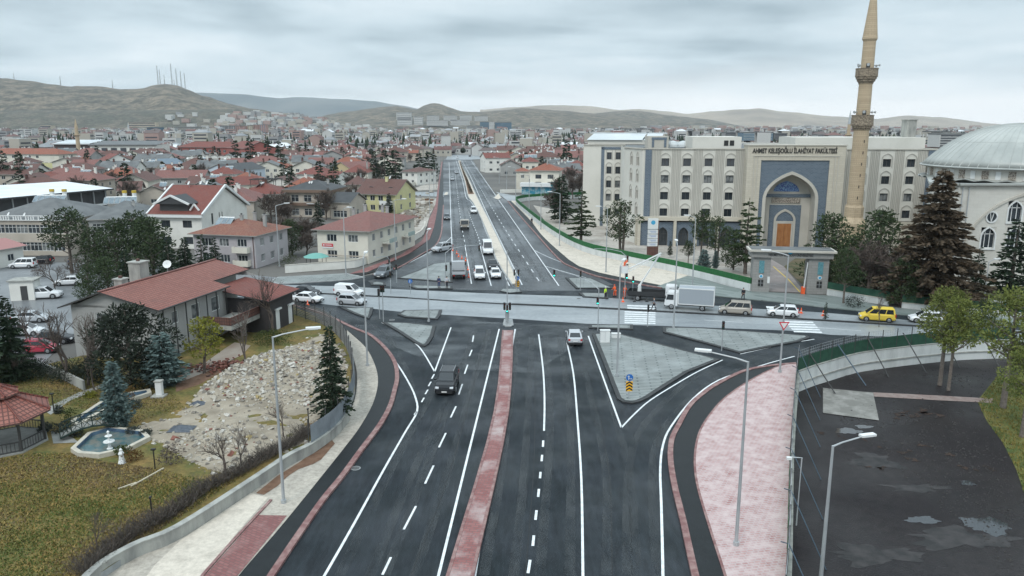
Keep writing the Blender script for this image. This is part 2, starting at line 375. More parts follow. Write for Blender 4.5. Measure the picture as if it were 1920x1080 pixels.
# --- black cycle lane, kerbs, verges on the left
blkL_px = [(330, 1230), (447, 1080), (533, 980), (640, 847), (672, 805), (693, 770), (703, 746), (709, 715), (703, 684.5), (685, 651), (650, 619), (600, 598), (560, 588)]
blkL = PL(blkL_px, .1, 4)
def band(name, A, B, z, m, zside=0.0, kind="structure"):
 s = MB(m); n = max(len(A), len(B))
 def rs(L_, n):
  d = [0]
  for i in range(1, len(L_)): d.append(d[-1] + (L_[i] - L_[i - 1]).length)
  out = []
  for k in range(n):
   t = d[-1] * k / (n - 1); i = 0
   while i < len(d) - 2 and d[i + 1] < t: i += 1
   u = (t - d[i]) / max(d[i + 1] - d[i], 1e-6); out.append(L_[i].lerp(L_[i + 1], min(max(u, 0), 1)))
  return out
 A = rs(A, n); B = rs(B, n)
 s.prism([(p.x, p.y) for p in A] + [(p.x, p.y) for p in B[::-1]], zside, z)
 return tag(s.build(name), kind=kind)
band("cycle_lane", blkL, kerbL, .10, m_black)
gl = [(167, 1095), (250, 1040), (333, 1005), (467, 920), (540, 870), (585, 848), (630, 815), (655, 775), (668, 735), (668, 690), (655, 655), (640, 640)]
verge_wall = PL([(60, 1230)] + gl, .12, 3)
band("sand_verge", verge_wall, PL([(330, 1230), (447, 1080), (533, 980), (640, 847), (672, 805), (693, 770), (703, 746), (709, 715), (703, 684.5), (685, 651), (650, 619)], .1, 4), .13, m_sand2)
sheet("sand_bed", PL([(200, 1180), (290, 1060), (340, 1012), (470, 925), (503, 933), (440, 1005), (385, 1072), (320, 1160)], .13), .145, m_sand)
sheet("red_pavement", PL([(310, 1200), (384, 1080), (485, 966), (538, 967), (447, 1078), (350, 1200)], .13), .150, m_redpave)
s = MB(m_kerb_red); s.strip(PL([(300, 1200), (381, 1078), (508, 938)], .15, 3), .18, .1, z2=.22); setting("kerb", s)
s = MB(m_soil);
rr = random.Random(4)
sp = PL([(480, 925), (520, 893), (560, 868), (596, 842), (622, 825), (628, 832), (602, 862), (588, 870), (560, 880), (540, 893), (520, 912), (495, 928)], .13)
s.face([(p.x, p.y, .155) for p in sp]); setting("soil_patch", s)
# kerbs either side of the roadway
s = MB(m_kerb_red); s.strip(kerbL, .42, 0, z2=.17); setting("kerb", s)
s = MB(m_kerb_red); s.strip(kerbR, .42, 0, z2=.17); setting("kerb", s)
blkR_px = [(1425, 1290), (1360, 1080), (1330, 987), (1307, 907), (1303, 853), (1313, 807), (1337, 770), (1363, 743), (1407, 713), (1457, 688), (1492, 680)]
blkR = PL(blkR_px, .1, 4)
band("cycle_lane", kerbR, blkR, .10, m_black)
fence_px = [(1452, 1290), (1474, 1080), (1481, 860), (1490, 740), (1495, 697)]
band("dusty_pavement", blkR, [Vector((p.x, p.y, 0)) for p in PL(fence_px, .1, 3)], .13, m_pinkpave)
s = MB(m_kerb_red); s.strip([Vector((p.x, p.y, 0)) for p in blkR], .16, .1, z2=.145); setting("kerb", s)

# --- centre median, near part
s = MB(m_kerb_red)
mA = PL([(795, 1230), (839, 1080), (928, 770), (943, 619)], .2, 4); mB = PL([(850, 1230), (885, 1080), (952.5, 770), (961, 619)], .2, 4)
mm = MB(m_redpave); mcen = brickmat("paver_median", (.212, .072, .068), (.281, .115, .106), (.170, .093, .089), .5, .25, .03, .7, .3, rot=R(8), coord='pos', noise=(.399, .323, .310), nscale=.35, nlo=.46, nhi=.66)
mm.prism([(p.x, p.y) for p in mA] + [(p.x, p.y) for p in mB[::-1]], 0, .20, mcen, m_kerb_red); setting("median_strip", mm)
s = MB(m_kerb_red); s.strip([Vector((p.x, p.y, 0)) for p in mA], .20, 0, z2=.225); s.strip([Vector((p.x, p.y, 0)) for p in mB], .20, 0, z2=.225); setting("kerb", s)
# --- centre median, far part
fA = PL([(960, 533), (930, 486), (917, 445), (901, 407), (887, 380), (877, 366), (871, 339), (862, 312), (859, 301)], .15, 3)
fB = PL([(971, 530), (959, 500), (944, 467), (920, 418), (893, 366), (880, 337), (867, 312), (864, 301)], .15, 3)
n = 22
band("median_strip", fA, fB, .18, m_sand, 0)
s = MB(m_kerb_grey); s.strip([Vector((p.x, p.y, 0)) for p in fA], .25, 0, z2=.22); s.strip([Vector((p.x, p.y, 0)) for p in fB], .25, 0, z2=.22); setting("kerb", s)
sheet("planting_bed", PL([(878, 364), (873, 340), (864.5, 314), (861.5, 303), (863, 303), (866, 314), (878, 340), (889, 364)], .18), .20, m_soil)

# --- traffic islands of grey pavers with dark kerbs
def shrink(poly, d):
 n = len(poly); out = []
 A = sum(poly[i].x * poly[(i + 1) % n].y - poly[(i + 1) % n].x * poly[i].y for i in range(n)); sg = 1 if A > 0 else -1
 for i in range(n):
  a = poly[i - 1]; b = poly[i]; c = poly[(i + 1) % n]
  d1 = (b - a).normalized(); d2 = (c - b).normalized()
  n1 = Vector((-d1.y, d1.x, 0)) * sg; n2 = Vector((-d2.y, d2.x, 0)) * sg; q = (n1 + n2)
  if q.length < 1e-4: q = n1.copy()
  q.normalize(); k = d / max(q.dot(n1), .45); out.append(b + q * k)
 return out
def island(pxs, m=None, kerb=None, w=.42, z=.16):
 p = [Vector((q.x, q.y, 0)) for q in PL(pxs, z)]
 s = MB(kerb or m_kerb_blk); s.prism([(q.x, q.y) for q in p], 0, z - .015)
 i = shrink(p, w); s.face([(q.x, q.y, z) for q in i], m or m_paver); setting("traffic_island", s)
island([(1110, 625), (1150, 622), (1207, 636), (1280, 655), (1350, 673), (1330, 681), (1290, 697), (1247, 724), (1215, 745), (1200, 752), (1185, 755), (1168, 753), (1157, 746), (1145, 715), (1128, 670)])
island([(1243, 613), (1300, 613), (1400, 620), (1513, 628), (1519, 632), (1497, 640), (1440, 650), (1387, 661), (1320, 642), (1243, 622)])
island([(1104, 608), (1187, 608), (1187, 617), (1104, 614)])
island([(1060, 520), (1110, 521), (1152, 540), (1080, 540)])
island([(1085, 548), (1138, 549), (1141, 559), (1093, 556)])
island([(716, 603), (760, 604), (817, 610), (812, 630), (804, 643), (797, 648), (788, 647), (777, 641), (745, 620)])
island([(745, 589), (757, 581), (829, 580), (826, 590), (820, 598), (760, 594)])
island([(638, 576), (700, 576), (697, 588), (692, 597), (665, 588)])
island([(744, 521), (780, 508), (811, 494), (847, 490), (849, 529), (800, 525)], z=.14)
island([(767, 536), (778, 534), (849, 536), (849, 541), (780, 541)])
island([(694, 530), (705, 527), (722, 529), (724, 534), (696, 534)])
island([(936, 545), (942, 541), (975, 541), (979, 547), (955, 549)], w=.2)
island([(943, 608), (945, 598), (961, 598), (963, 608), (958, 611), (948, 611)], m=m_kerb_grey, kerb=m_kerb_grey)
# long thin divider of the crossing street
s = MB(m_kerb_blk); s.strip(PL([(440, 540), (520, 545), (602, 551), (764, 559)], 0, 2), .35, .008, z2=.14); setting("kerb", s)
s = MB(m_kerb_blk); s.strip(PL([(764, 559), (860, 565.5), (960, 571)], 0, 2), .35, .008, z2=.10); s.strip(PL([(960, 571), (1100, 577), (1260, 586), (1500, 599), (1700, 611), (1940, 626)], 0, 2), .45, .008, z2=.16); setting("kerb", s)
# far pavements
island([(505, 527), (520, 519), (650, 512), (685, 519), (655, 524), (560, 530), (520, 532)], kerb=m_kerb_grey)
# --- black lane + red pavement + verge on the far left side
band("cycle_lane", [p for p in PL([(640, 519), (689, 510), (752, 483), (800, 456), (813, 429), (818, 404), (821, 385), (825, 340), (830, 303)], .1, 3)],
     [Vector((p.x, p.y, 0)) for p in PL([(654, 521), (700, 515.5), (746, 503), (790, 478), (816, 461.5), (827, 440), (829.5, 412.5), (831.5, 385), (830.5, 331), (831.7, 301)], .1, 3)], .10, m_black)
band("red_pavement", PL([(654, 514), (735, 486), (790, 453), (802, 426), (806, 404), (816, 385), (822, 342), (828, 303)], .1, 3),
     PL([(689, 510), (752, 483), (800, 456), (813, 429), (818, 404), (821, 385), (825, 340), (830, 303)], .1, 3), .13, m_redpave)
s = MB(m_kerb_red); s.strip(PL([(700, 515.5), (746, 503), (790, 478), (816, 461.5), (827, 440), (829.5, 412.5), (831.5, 385)], 0, 3), .3, 0, z2=.16); setting("kerb", s)
# right side of the boulevard: kerb, black lane, white sand pavement, grey pavers
rk = PL([(952, 377), (974, 404), (1006, 440), (1047, 486), (1074, 502), (1120, 519), (1193, 533), (1240, 541)], 0, 3)
ro = PL([(958, 377), (993, 412), (1017, 443), (1060, 482), (1085, 500), (1127, 513), (1193, 527), (1240, 536)], 0, 3)
band("cycle_lane", rk, ro, .10, m_black)
s = MB(m_kerb_red); s.strip(rk, .3, 0, z2=.16); setting("kerb", s)
rw = PL([(968, 377), (987, 400), (1033, 438), (1093, 472), (1170, 491), (1260, 510), (1330, 527)], 0, 3)
band("sand_pavement", ro, rw, .12, m_sand)
band("grey_pavement", PL([(1230, 539), (1330, 555), (1450, 566), (1543, 577), (1700, 592), (1930, 612)], 0, 2),
     PL([(1290, 518), (1330, 527), (1407, 547), (1560, 556), (1650, 575), (1760, 586), (1930, 600)], 0, 2), .14, m_paver2)
island([(924, 371), (935, 362), (941, 371), (934, 374)], m=m_sand, kerb=m_kerb_grey)
island([(830, 366), (834, 360), (842, 360), (841, 365)], m=m_sand, kerb=m_kerb_grey)
sheet("side_street", PL([(941, 368), (952, 377), (970, 377), (1040, 374), (1040, 369), (960, 366), (930, 360)]), .006, m_cross)
sheet("side_street", PL([(832, 369), (832, 360), (770, 360), (760, 366)]), .006, m_cross)
sheet("street_beyond", PL([(836, 299), (840, 290), (930, 288), (990, 291), (960, 296), (884, 299)]), .006, m_cross)

# --- painted markings
wm = MB(m_white)
Z = .013
def line(pxs, w=.15, n=4): wm.strip(PL(pxs, 0, n), w, Z)
def dashes(pxs, ln, gap, w=.15, n=6, off=0.0):
 L_ = PL(pxs, 0, n); d = [0]
 for i in range(1, len(L_)): d.append(d[-1] + (L_[i] - L_[i - 1]).length)
 def at(t):
  i = 0
  while i < len(d) - 2 and d[i + 1] < t: i += 1
  return L_[i].lerp(L_[i + 1], min(max((t - d[i]) / max(d[i + 1] - d[i], 1e-6), 0), 1))
 t = off
 while t + ln < d[-1]:
  wm.strip([at(t), at(t + ln / 2), at(t + ln)], w, Z); t += ln + gap
line([(520, 1230), (608, 1080), (665, 980), (720, 880), (760, 810), (782, 771), (778, 742.5), (765, 715), (746, 684.5), (722, 654), (694, 629.5), (663.6, 617)], .17)
line([(781, 772), (777, 778)], .17, 1)
line([(845.5, 614), (815, 697)], .16); line([(815, 697), (795, 663), (780, 645), (752, 623), (715.6, 605)], .16)
for x, y in ((793, 750), (800, 735), (806, 720), (812, 706)): line([(x - 2.6, y + 4.2), (x + 2.2, y - 4.2)], .15, 1)
for a, b in (((717, 1078), (733, 1045)), ((757, 993), (780, 949)), ((797, 907), (813, 873)), ((823, 839), (836, 812)), ((845, 783), (855, 762)), ((860, 740), (867, 720)), ((871, 701), (877, 684)), ((880, 668), (885, 656)), ((886, 641), (888, 629)), ((650, 1210), (690, 1130))):
 line([a, b], .15, 1)
line([(770, 1290), (822, 1080), (887, 815), (936, 617)], .17); line([(850, 1290), (890, 1080), (932, 820), (966, 617)], .17)
for a, b in (((980, 1160), (984, 1120)), ((990, 1075), (994, 1050)), ((999, 1024), (1001, 1004)), ((1004, 975), (1006, 957)), ((1009, 932), (1010.5, 917)), ((1012.5, 897), (1013.5, 885)), ((1015.5, 865), (1016.5, 853)), ((1018, 838), (1018.6, 826))):
 line([a, b], .17, 1)
line([(1020, 808), (1021, 750), (1018, 690), (1010, 627)], .16)
line([(1094, 1230), (1093, 1080), (1090, 900), (1083, 790), (1075, 700), (1063, 643)], .16)
line([(1103, 630), (1132, 711), (1165, 802)], .16); line([(1165, 802), (1190, 776), (1220, 750), (1273, 717), (1310, 696), (1355, 675)], .16)
line([(1243, 1230), (1243, 1080), (1240, 950), (1238, 880), (1243, 835), (1258, 800), (1300, 747), (1347, 713), (1407, 692), (1442, 681), (1490, 668)], .17)
line([(1388, 664), (1460, 648), (1527, 636)], .15)
# boulevard
line([(842, 304), (845, 402), (847, 445), (848, 529)], .17); line([(752, 500.5), (817, 467), (838, 452), (847, 444)], .15)
dashes([(884, 529), (871, 453), (864, 412.5), (857, 358), (851, 303)], 3, 4.5, .15, off=22); line([(884, 532), (877, 490), (872, 462)], .16)
line([(921, 536), (901, 464)], .16); dashes([(901, 464), (897, 445), (884, 412.5), (878, 395)], 2, 2.4, .15)
line([(955, 536), (911, 434), (898, 402), (882, 377), (873.5, 369), (867, 337), (855, 301)], .16)
line([(979, 534), (939, 453), (909, 391), (882, 331), (866, 301)], .17)
dashes([(1012, 529), (933, 407), (887, 329), (872, 301)], 3, 4.5, .15, off=1)
line([(1048, 536), (1001, 469), (952, 399), (901, 326), (883, 301)], .17)
line([(1001, 469), (1033, 484), (1088, 505), (1120, 513.5), (1180, 525), (1235, 535)], .14); line([(1022.5, 499), (1060, 510), (1120, 527)], .13)
dashes([(1120, 590), (1260, 597), (1400, 605), (1500, 612), (1640, 622)], 5, 9, .13, off=14)
# pedestrian crossings of broad bars
def zebra(x0, x1, y0, y1, nb, sk=0.0):
 for k in range(nb):
  ya = y0 + (y1 - y0) * (k + .2) / nb; yb = y0 + (y1 - y0) * (k + .75) / nb
  a = P(x0 + sk * (k / nb), ya); b = P(x1 + sk * (k / nb), ya + (x1 - x0) * .03); c = P(x1 + sk * ((k + .5) / nb), yb + (x1 - x0) * .03); d = P(x0 + sk * ((k + .5) / nb), yb)
  wm.face([(q.x, q.y, Z) for q in (d, c, b, a)])
zebra(1171, 1229, 583, 607, 6, 0); zebra(1176, 1230, 571, 580, 2, 0)
zebra(1471, 1524, 601, 624, 5, 20); zebra(1436, 1476, 573, 592, 3, 10)
tag(wm.build("road_markings"), kind="structure")

# --- wear on the asphalt: tyre-polished tracks, paving seams, manholes; wet sheen painted in between
def patchy(name, col, rough, sc, lo, hi, amax, stretch):
 m = mat(name, col, rough, spec=.3); nt = m.node_tree; N = nt.nodes.new; L = nt.links.new; n = N("ShaderNodeTexNoise"); n.inputs['Scale'].default_value = sc; n.inputs['Detail'].default_value = 7; n.inputs['Roughness'].default_value = .62
 g = N("ShaderNodeNewGeometry"); mp = N("ShaderNodeMapping"); mp.inputs['Scale'].default_value = stretch; L(g.outputs['Position'], mp.inputs[0]); L(mp.outputs[0], n.inputs['Vector'])
 r = N("ShaderNodeMapRange"); r.inputs[1].default_value = lo; r.inputs[2].default_value = hi; r.inputs[4].default_value = amax; L(n.outputs[0], r.inputs[0]); L(r.outputs[0], nt.nodes['Principled BSDF'].inputs['Alpha']); return m
m_trk = patchy("tyre_track", (.078, .086, .090), .42, .9, .36, .66, .45, (1, .3, 1)); m_damp_sheen = patchy("damp_painted_sheen", (.15, .165, .175), .35, .16, .46, .70, .62, (.6, 1, 1)); m_seam = mat("paving_seam", (.008, .009, .010), .6)
tk = MB(m_trk)
for a in ([(750, 1080), (820, 880), (880, 690), (905, 617)], [(665, 1080), (755, 880), (815, 760), (850, 680)], [(935, 1080), (965, 850), (985, 617)], [(1040, 1080), (1050, 850), (1048, 740), (1036, 630)], [(1165, 1080), (1160, 900), (1140, 800), (1110, 690)], [(1205, 1080), (1200, 900), (1215, 820), (1260, 760), (1330, 705), (1450, 665)], [(755, 730), (745, 690), (700, 620), (600, 580)], [(866, 528), (858, 420), (848, 320)], [(903, 528), (880, 420), (856, 320)], [(995, 528), (925, 410), (878, 320)], [(1030, 528), (965, 430), (890, 320)]):
 L_ = PL(a, 0, 6)
 for off in (-.85, .85):
  q = []
  for i, p in enumerate(L_): d = (L_[min(i + 1, len(L_) - 1)] - L_[max(i - 1, 0)]).normalized(); q.append(p + Vector((-d.y, d.x, 0)) * off)
  tk.strip(q, .62, .0105)
tag(tk.build("tyre_tracks"), kind="structure")
sheet("damp_sheen_patch", PL([(640, 612), (830, 600), (1105, 612), (1240, 620), (1090, 640), (1000, 700), (830, 690), (740, 650)]), .0085, m_damp_sheen); sheet("damp_sheen_patch", PL([(745, 500), (850, 440), (905, 440), (985, 480), (1060, 510), (1085, 540), (960, 548), (720, 538)]), .0095, m_damp_sheen)  # hazy wet sheen on damp residue, painted as a lighter colour
sm = MB(m_seam)
for a in ([(770, 1080), (845, 880), (893, 700), (912, 620)], [(985, 1080), (1002, 850), (1003, 700)], [(1148, 1080), (1143, 900), (1125, 780)], [(1020, 617), (1100, 622)], [(1207, 760), (1240, 770), (1230, 840)]): sm.strip(PL(a, 0, 5), .05, .0115)
tag(sm.build("paving_seams"), kind="structure")
for x, y in ((667, 878), (1085, 560), (735, 600)):
 s = MB(mat("cast_iron", (.05, .05, .052), .6, (.10, .10, .10), 9)); c = P(x, y, .0); s.lathe([(.36, .0), (.36, .016)], 18, c, m_kerb_grey); s.lathe([(.30, .0), (.30, .020)], 18, c); o_ = s.build("manhole_cover"); tag(o_, kind="structure")
# --- planted / earth surfaces beside the road
garden_px = [(60, 1230), (167, 1088), (250, 1033), (333, 998), (467, 912), (540, 863), (583, 841), (628, 808), (653, 768), (665, 730), (665, 690), (652, 655), (630, 625), (590, 592), (545, 571), (520, 566)]
GZ = .55
gp = [Vector((p.x, p.y, 0)) for p in PL(garden_px, GZ)] + [Vector((q.x, q.y, 0)) for q in PL([(440, 585), (330, 610), (200, 655), (60, 690), (-70, 720), (-400, 1000), (-400, 1300)], GZ)]
s = MB(m_grass); s.prism([(p.x, p.y) for p in gp], -.06, GZ, m_grass, m_kerb_grey); setting("garden_ground", s)
# ------------------------------------------------------------------ vegetation builders
m_bark = mat("bark", (.075, .060, .050), .95, (.15, .125, .105), 3, coord='obj', bump=.6, bscale=12)
m_bark_pale = mat("bark_pale", (.20, .17, .15), .95, (.11, .09, .075), 4, coord='obj', bump=.6, bscale=12)
m_twig = mat("bare_twigs", (.075, .058, .050), .95, (.12, .095, .08), 2, coord='obj')
m_twig_p = mat("bare_twigs_pale", (.17, .14, .125), .95, (.10, .082, .07), 2, coord='obj')
def fol(name, a, b, sc=1.6, rnd=.12, rough=.8): return mat(name, a, rough, b, sc, .36, .64, 4, coord='obj', rnd=rnd, spec=.25)
m_fir = fol("foliage_fir", (.014, .026, .015), (.030, .048, .026))
m_pine = fol("foliage_pine", (.022, .037, .016), (.052, .076, .031))
m_pine_l = fol("foliage_pine_light", (.086, .114, .027), (.173, .190, .051))
m_cedar = fol("foliage_cedar_brown", (.058, .046, .032), (.122, .090, .061), .9)
m_yew = fol("foliage_yew", (.012, .019, .013), (.026, .035, .022))
m_bluef = fol("foliage_blue_spruce", (.075, .114, .108), (.146, .200, .189), 2.5)
m_lime = fol("foliage_yellowgreen", (.101, .116, .018), (.232, .217, .035), 1.5)
m_bush = fol("foliage_bush", (.029, .043, .010), (.061, .076, .020), 3)
m_rust = fol("foliage_rust", (.094, .043, .016), (.144, .086, .025), 3)
m_topi = fol("foliage_juniper", (.035, .043, .037), (.061, .072, .063), 4)

def leaf(mb, rnd, c, d, l, w, m=None):
 q = Vector((rnd.uniform(-1, 1), rnd.uniform(-1, 1), rnd.uniform(-.6, .6)))
 s = d.cross(q)
 if s.length < 1e-3: s = Vector((1, 0, 0))
 s = s.normalized() * w / 2; d = d.normalized() * l
 mb.face([c - s * .5, c + d * .5 - s, c + d, c + d * .5 + s], m)
def conifer(name, h, r, seed, m, lean=.16, base=.10, step=.42, nb=9, ll=.55, lw=.22, droop=.18, power=.85, gaps=.15, dens=3, mt=None, up=0.0):
 rnd = random.Random(seed); root = empty(name)
 t = MB(mt or m_bark); t.tube([(0, 0, -.1), (rnd.uniform(-.1, .1), .05, h * .5), (0, 0, h * .97)], [h * .022 + .04, h * .013 + .02, .02], 7); t.build("trunk", root)
 c = MB(m); z = h * base; k = 0
 while z < h * .985:
  f = (z / h - base) / (1 - base); rr_ = r * max((1 - f), .02) ** power * (.35 + .65 * min(1, f * 7 + .25)) + .10
  for i in range(max(3, int(nb * (.45 + .55 * (1 - f))))):
   if rnd.random() < gaps: continue
   a = k * 2.399 + i * 2 * math.pi / nb + rnd.uniform(-.3, .3); L_ = rr_ * rnd.uniform(.62, 1.12)
   d = Vector((math.cos(a), math.sin(a), 0)); side = Vector((-d.y, d.x, 0)); p0 = Vector((0, 0, z + rnd.uniform(-.2, .2)))
   ns = max(2, int(L_ / (ll * .42)));
   for s_ in range(ns):
    s = (s_ + .7) / ns; pt = p0 + d * (L_ * s) + Vector((0, 0, -droop * L_ * s * s + up * L_ * s))
    for j in range(dens):
     sg = rnd.choice((-1, 1)); dd = d * rnd.uniform(.3, 1) + side * sg * rnd.uniform(.1, 1.0) * (1.1 - .6 * s) + Vector((0, 0, rnd.uniform(-.28, .22)))
     leaf(c, rnd, pt + side * rnd.uniform(-.2, .2) * (1 - s) + Vector((0, 0, rnd.uniform(-.10, .10))), dd, ll * rnd.uniform(.6, 1.25), lw * rnd.uniform(.7, 1.3))
  z += step * (1.15 - .55 * f) * max(h / 10, .7); k += 1
 leaf(c, rnd, Vector((0, 0, h * .96)), Vector((0, 0, 1)), .6, .12)
 c.build("crown", root, uv=False); return root
def clumps(mb, rnd, cs, n, l, w, m=None, flat=.7):
 for c, r in cs:
  for i in range(int(n * r * r)):
   d = Vector((rnd.gauss(0, 1), rnd.gauss(0, 1), rnd.gauss(0, 1))).normalized(); e = Vector((d.x, d.y, d.z * flat)) * r * rnd.uniform(.3, 1.08) ** .6
   dd = d + Vector((rnd.uniform(-.8, .8), rnd.uniform(-.8, .8), rnd.uniform(-.5, .7)))
   leaf(mb, rnd, Vector(c) + e, dd, l * rnd.uniform(.6, 1.3), w * rnd.uniform(.6, 1.3), m)
def pine(name, h, r, seed, m, crown0=.45, nc=16, cr=1.0, n=85, ll=.42, lw=.20, mt=None, flat=.6, lean=(0, 0), trunks=1, top=.85):
 rnd = random.Random(seed); root = empty(name); t = MB(mt or m_bark)
 tops = []
 for k in range(trunks):
  bx = (k - (trunks - 1) / 2) * .5
  pts = [Vector((bx, 0, -.1)), Vector((bx * 1.6 + lean[0] * .3 + rnd.uniform(-.1, .1), lean[1] * .3, h * .35)), Vector((bx * 2 + lean[0] * .7, lean[1] * .7, h * .65)), Vector((bx * 2 + lean[0], lean[1], h * .93))]
  t.tube(smooth(pts, 3), [h * .026 * (1 - .085 * i) + .015 for i in range(10)], 7); tops.append(pts)
 cs = []
 for i in range(nc):
  f = (i + .5) / nc; z = h * (crown0 + (1 - crown0) * f * .93); prof = (math.sin(math.pi * min(1, (f * .80 + .20))) ** .6) if top > .5 else (1 - f) ** .7
  a = i * 2.399 + rnd.uniform(-.5, .5); q = r * prof * rnd.uniform(.35, 1.0)
  tp = tops[i % trunks]; ax = tp[0].lerp(tp[3], z / h)
  c = Vector((ax.x + math.cos(a) * q, ax.y + math.sin(a) * q, z)); cs.append((c, cr * rnd.uniform(.65, 1.25)))
  b = Vector((ax.x, ax.y, z - q * .55 - .1)); t.tube([b, b.lerp(c, .5) + Vector((0, 0, -.1)), c], [h * .009 + .01, h * .006 + .008, .015], 5)
 t.build("trunk", root); c = MB(m); clumps(c, rnd, cs, n, ll, lw, None, flat); c.build("crown", root, uv=False); return root
def bare(name, h, seed, m=None, spread=.55, depth=5, r0=None, trunk=.30, minr=.012, kids=3):
 rnd = random.Random(seed); root = empty(name); t = MB(m or m_twig); c = MB(m or m_twig)
 def grow(p, d, L_, r, k):
  n = 2; pts = [p]; q = p.copy(); dd = d.copy()
  for i in range(n):
   dd = (dd + Vector((rnd.uniform(-.2, .2), rnd.uniform(-.2, .2), rnd.uniform(-.06, .16)))).normalized(); q = q + dd * L_ / n; pts.append(q.copy())
  (t if k == 0 else c).tube(pts, [r, r * .85, r * .68], 5 if k < 2 else 3, cap=False)
  if k >= depth: return
  nn = kids if k < depth - 1 else kids + 1
  for i in range(nn):
   a = rnd.uniform(0, 6.283); sp = spread * rnd.uniform(.6, 1.35); e = dd.orthogonal().normalized(); f = dd.cross(e)
   nd = (dd * math.cos(sp) + (e * math.cos(a) + f * math.sin(a)) * math.sin(sp)); nd.z += .12; nd.normalize()
   grow(pts[-1] if i < 2 else pts[1], nd, L_ * rnd.uniform(.62, .86), max(r * .62, minr), k + 1)
 grow(Vector((0, 0, -.1)), Vector((0, 0, 1)), h * trunk, r0 or h * .022, 0)
 t.build("trunk", root, uv=False); c.build("crown", root, uv=False); return root
def bush(name, r, h, seed, m, n=160, ll=.16, lw=.09):
 rnd = random.Random(seed); c = MB(m); cs = [(Vector((rnd.uniform(-.45, .45) * r, rnd.uniform(-.45, .45) * r, h * rnd.uniform(.4, .62))), r * rnd.uniform(.45, .7)) for i in range(7)]
 clumps(c, rnd, cs, n / r / r, ll, lw, None, h / (2 * r) * 1.6); return c.build(name, uv=False)
def put(o, px, py, z=0.0, sc=1.0, rz=0.0, label=None, cat="tree", group=None):
 p = P(px, py, z); o.location = p; o.rotation_euler = (0, 0, rz); o.scale = (sc, sc, sc) if not isinstance(sc, (tuple, list)) else sc
 return tag(o, label, cat, group)
# ------------------------------------------------------------------ building helpers
m_glass = mat("window_glass", (.022, .028, .033), .08, (.05, .06, .07), .35, coord='pos', spec=.6)
m_glass_w = mat("curtained_glass", (.20, .21, .21), .25, (.06, .07, .075), .9, .42, .58, coord='pos')
m_frame = mat("frame_white", (.66, .67, .66), .5)
m_frame_d = mat("frame_dark", (.05, .05, .05), .5)
m_plast_w = mat("plaster_white", (.694, .683, .638), .85, (.560, .549, .504), .35, .45, .8, 6, coord='pos')
m_plast_c = mat("plaster_cream", (.643, .613, .533), .85, (.536, .501, .433), .35, .45, .8, 6, coord='pos')
m_plast_b = mat("plaster_beige", (.46, .41, .35), .85, (.36, .32, .27), .35, .45, .8, 6, coord='pos')
m_plast_g = mat("plaster_grey", (.34, .34, .33), .85, (.25, .25, .24), .35, .45, .8, 6, coord='pos')
m_plast_l = mat("plaster_lilac", (.440, .414, .428), .85, (.363, .336, .347), .35, .45, .8, 6, coord='pos')
m_plast_y = mat("plaster_yellow", (.570, .543, .299), .85, (.494, .466, .253), .35, .45, .8, 6, coord='pos')
m_conc = mat("concrete_weathered", (.36, .36, .33), .9, (.20, .20, .19), 1.1, .42, .70, 9, stretch=(1, 1, .28), bump=.4, bscale=5)
def tile(name, a, b, dk): return brickmat(name, a, b, dk, .30, .36, .035, .75, .7, off=0, noise=(a[0] * .55 + .04, a[1] * .7 + .03, a[2] * .7 + .03), nscale=.45, nlo=.48, nhi=.80)
m_tile_r = tile("roof_tile_red", (.206, .053, .038), (.242, .071, .051), (.065, .023, .020))
m_tile_p = tile("roof_tile_pale_red", (.222, .086, .070), (.265, .117, .098), (.094, .039, .035))
m_tile_b = tile("roof_tile_brown", (.128, .056, .045), (.160, .074, .058), (.056, .028, .024))
m_tile_o = tile("roof_tile_orange", (.290, .087, .049), (.328, .108, .064), (.105, .038, .022))
m_roof_g = mat("roof_grey", (.084, .088, .090), .6, (.136, .140, .140), .4)
m_roof_s = mat("roof_sheet_pale", (.58, .61, .62), .45, (.46, .49, .50), .12, coord='pos', stretch=(1, 1, 1))
m_roof_k = mat("roof_charcoal", (.032, .034, .036), .6, (.049, .050, .053), .5)
m_solar = mat("solar_panel", (.12, .155, .185), .18, (.22, .27, .30), .8)
m_steel = mat("galvanised_steel", (.42, .44, .45), .45, (.34, .36, .37), .6, metal=.25)
m_dish = mat("dish_white", (.68, .69, .68), .5)
m_soffit = mat("soffit", (.30, .29, .27), .9)

def facade(mb, p0, p1, z0, z1, ops, m=None, depth=.18, mr=None):
 "wall from p0 to p1 (outward on the right-hand side) with real openings (u0,u1,za,zb)"
 p0 = Vector((p0[0], p0[1], 0)); p1 = Vector((p1[0], p1[1], 0)); L_ = (p1 - p0).length; d = (p1 - p0) / L_; nrm = Vector((d.y, -d.x, 0))
 us = sorted({0, L_} | {round(min(max(o[i], 0), L_), 4) for o in ops for i in (0, 1)}); zs = sorted({z0, z1} | {round(o[i], 4) for o in ops for i in (2, 3)})
 pt = lambda u, z, k=0.0: p0 + d * u - nrm * k + Vector((0, 0, z))
 for i in range(len(us) - 1):
  um = (us[i] + us[i + 1]) / 2; run = None
  for j in range(len(zs) - 1):
   zm = (zs[j] + zs[j + 1]) / 2
   hole = any(o[0] < um < o[1] and o[2] < zm < o[3] for o in ops)
   if not hole:
    if run is None: run = zs[j]
   if hole or j == len(zs) - 2:
    end = zs[j] if hole else zs[j + 1]
    if run is not None and end > run: mb.face([pt(us[i], run), pt(us[i + 1], run), pt(us[i + 1], end), pt(us[i], end)], m)
    run = None
 for o in ops:
  a, b, c, e = o[:4]; q = [(a, c), (b, c), (b, e), (a, e)]
  for k in range(4):
   (u1, w1), (u2, w2) = q[k], q[(k + 1) % 4]; mb.face([pt(u1, w1), pt(u2, w2), pt(u2, w2, depth), pt(u1, w1, depth)], mr or m)
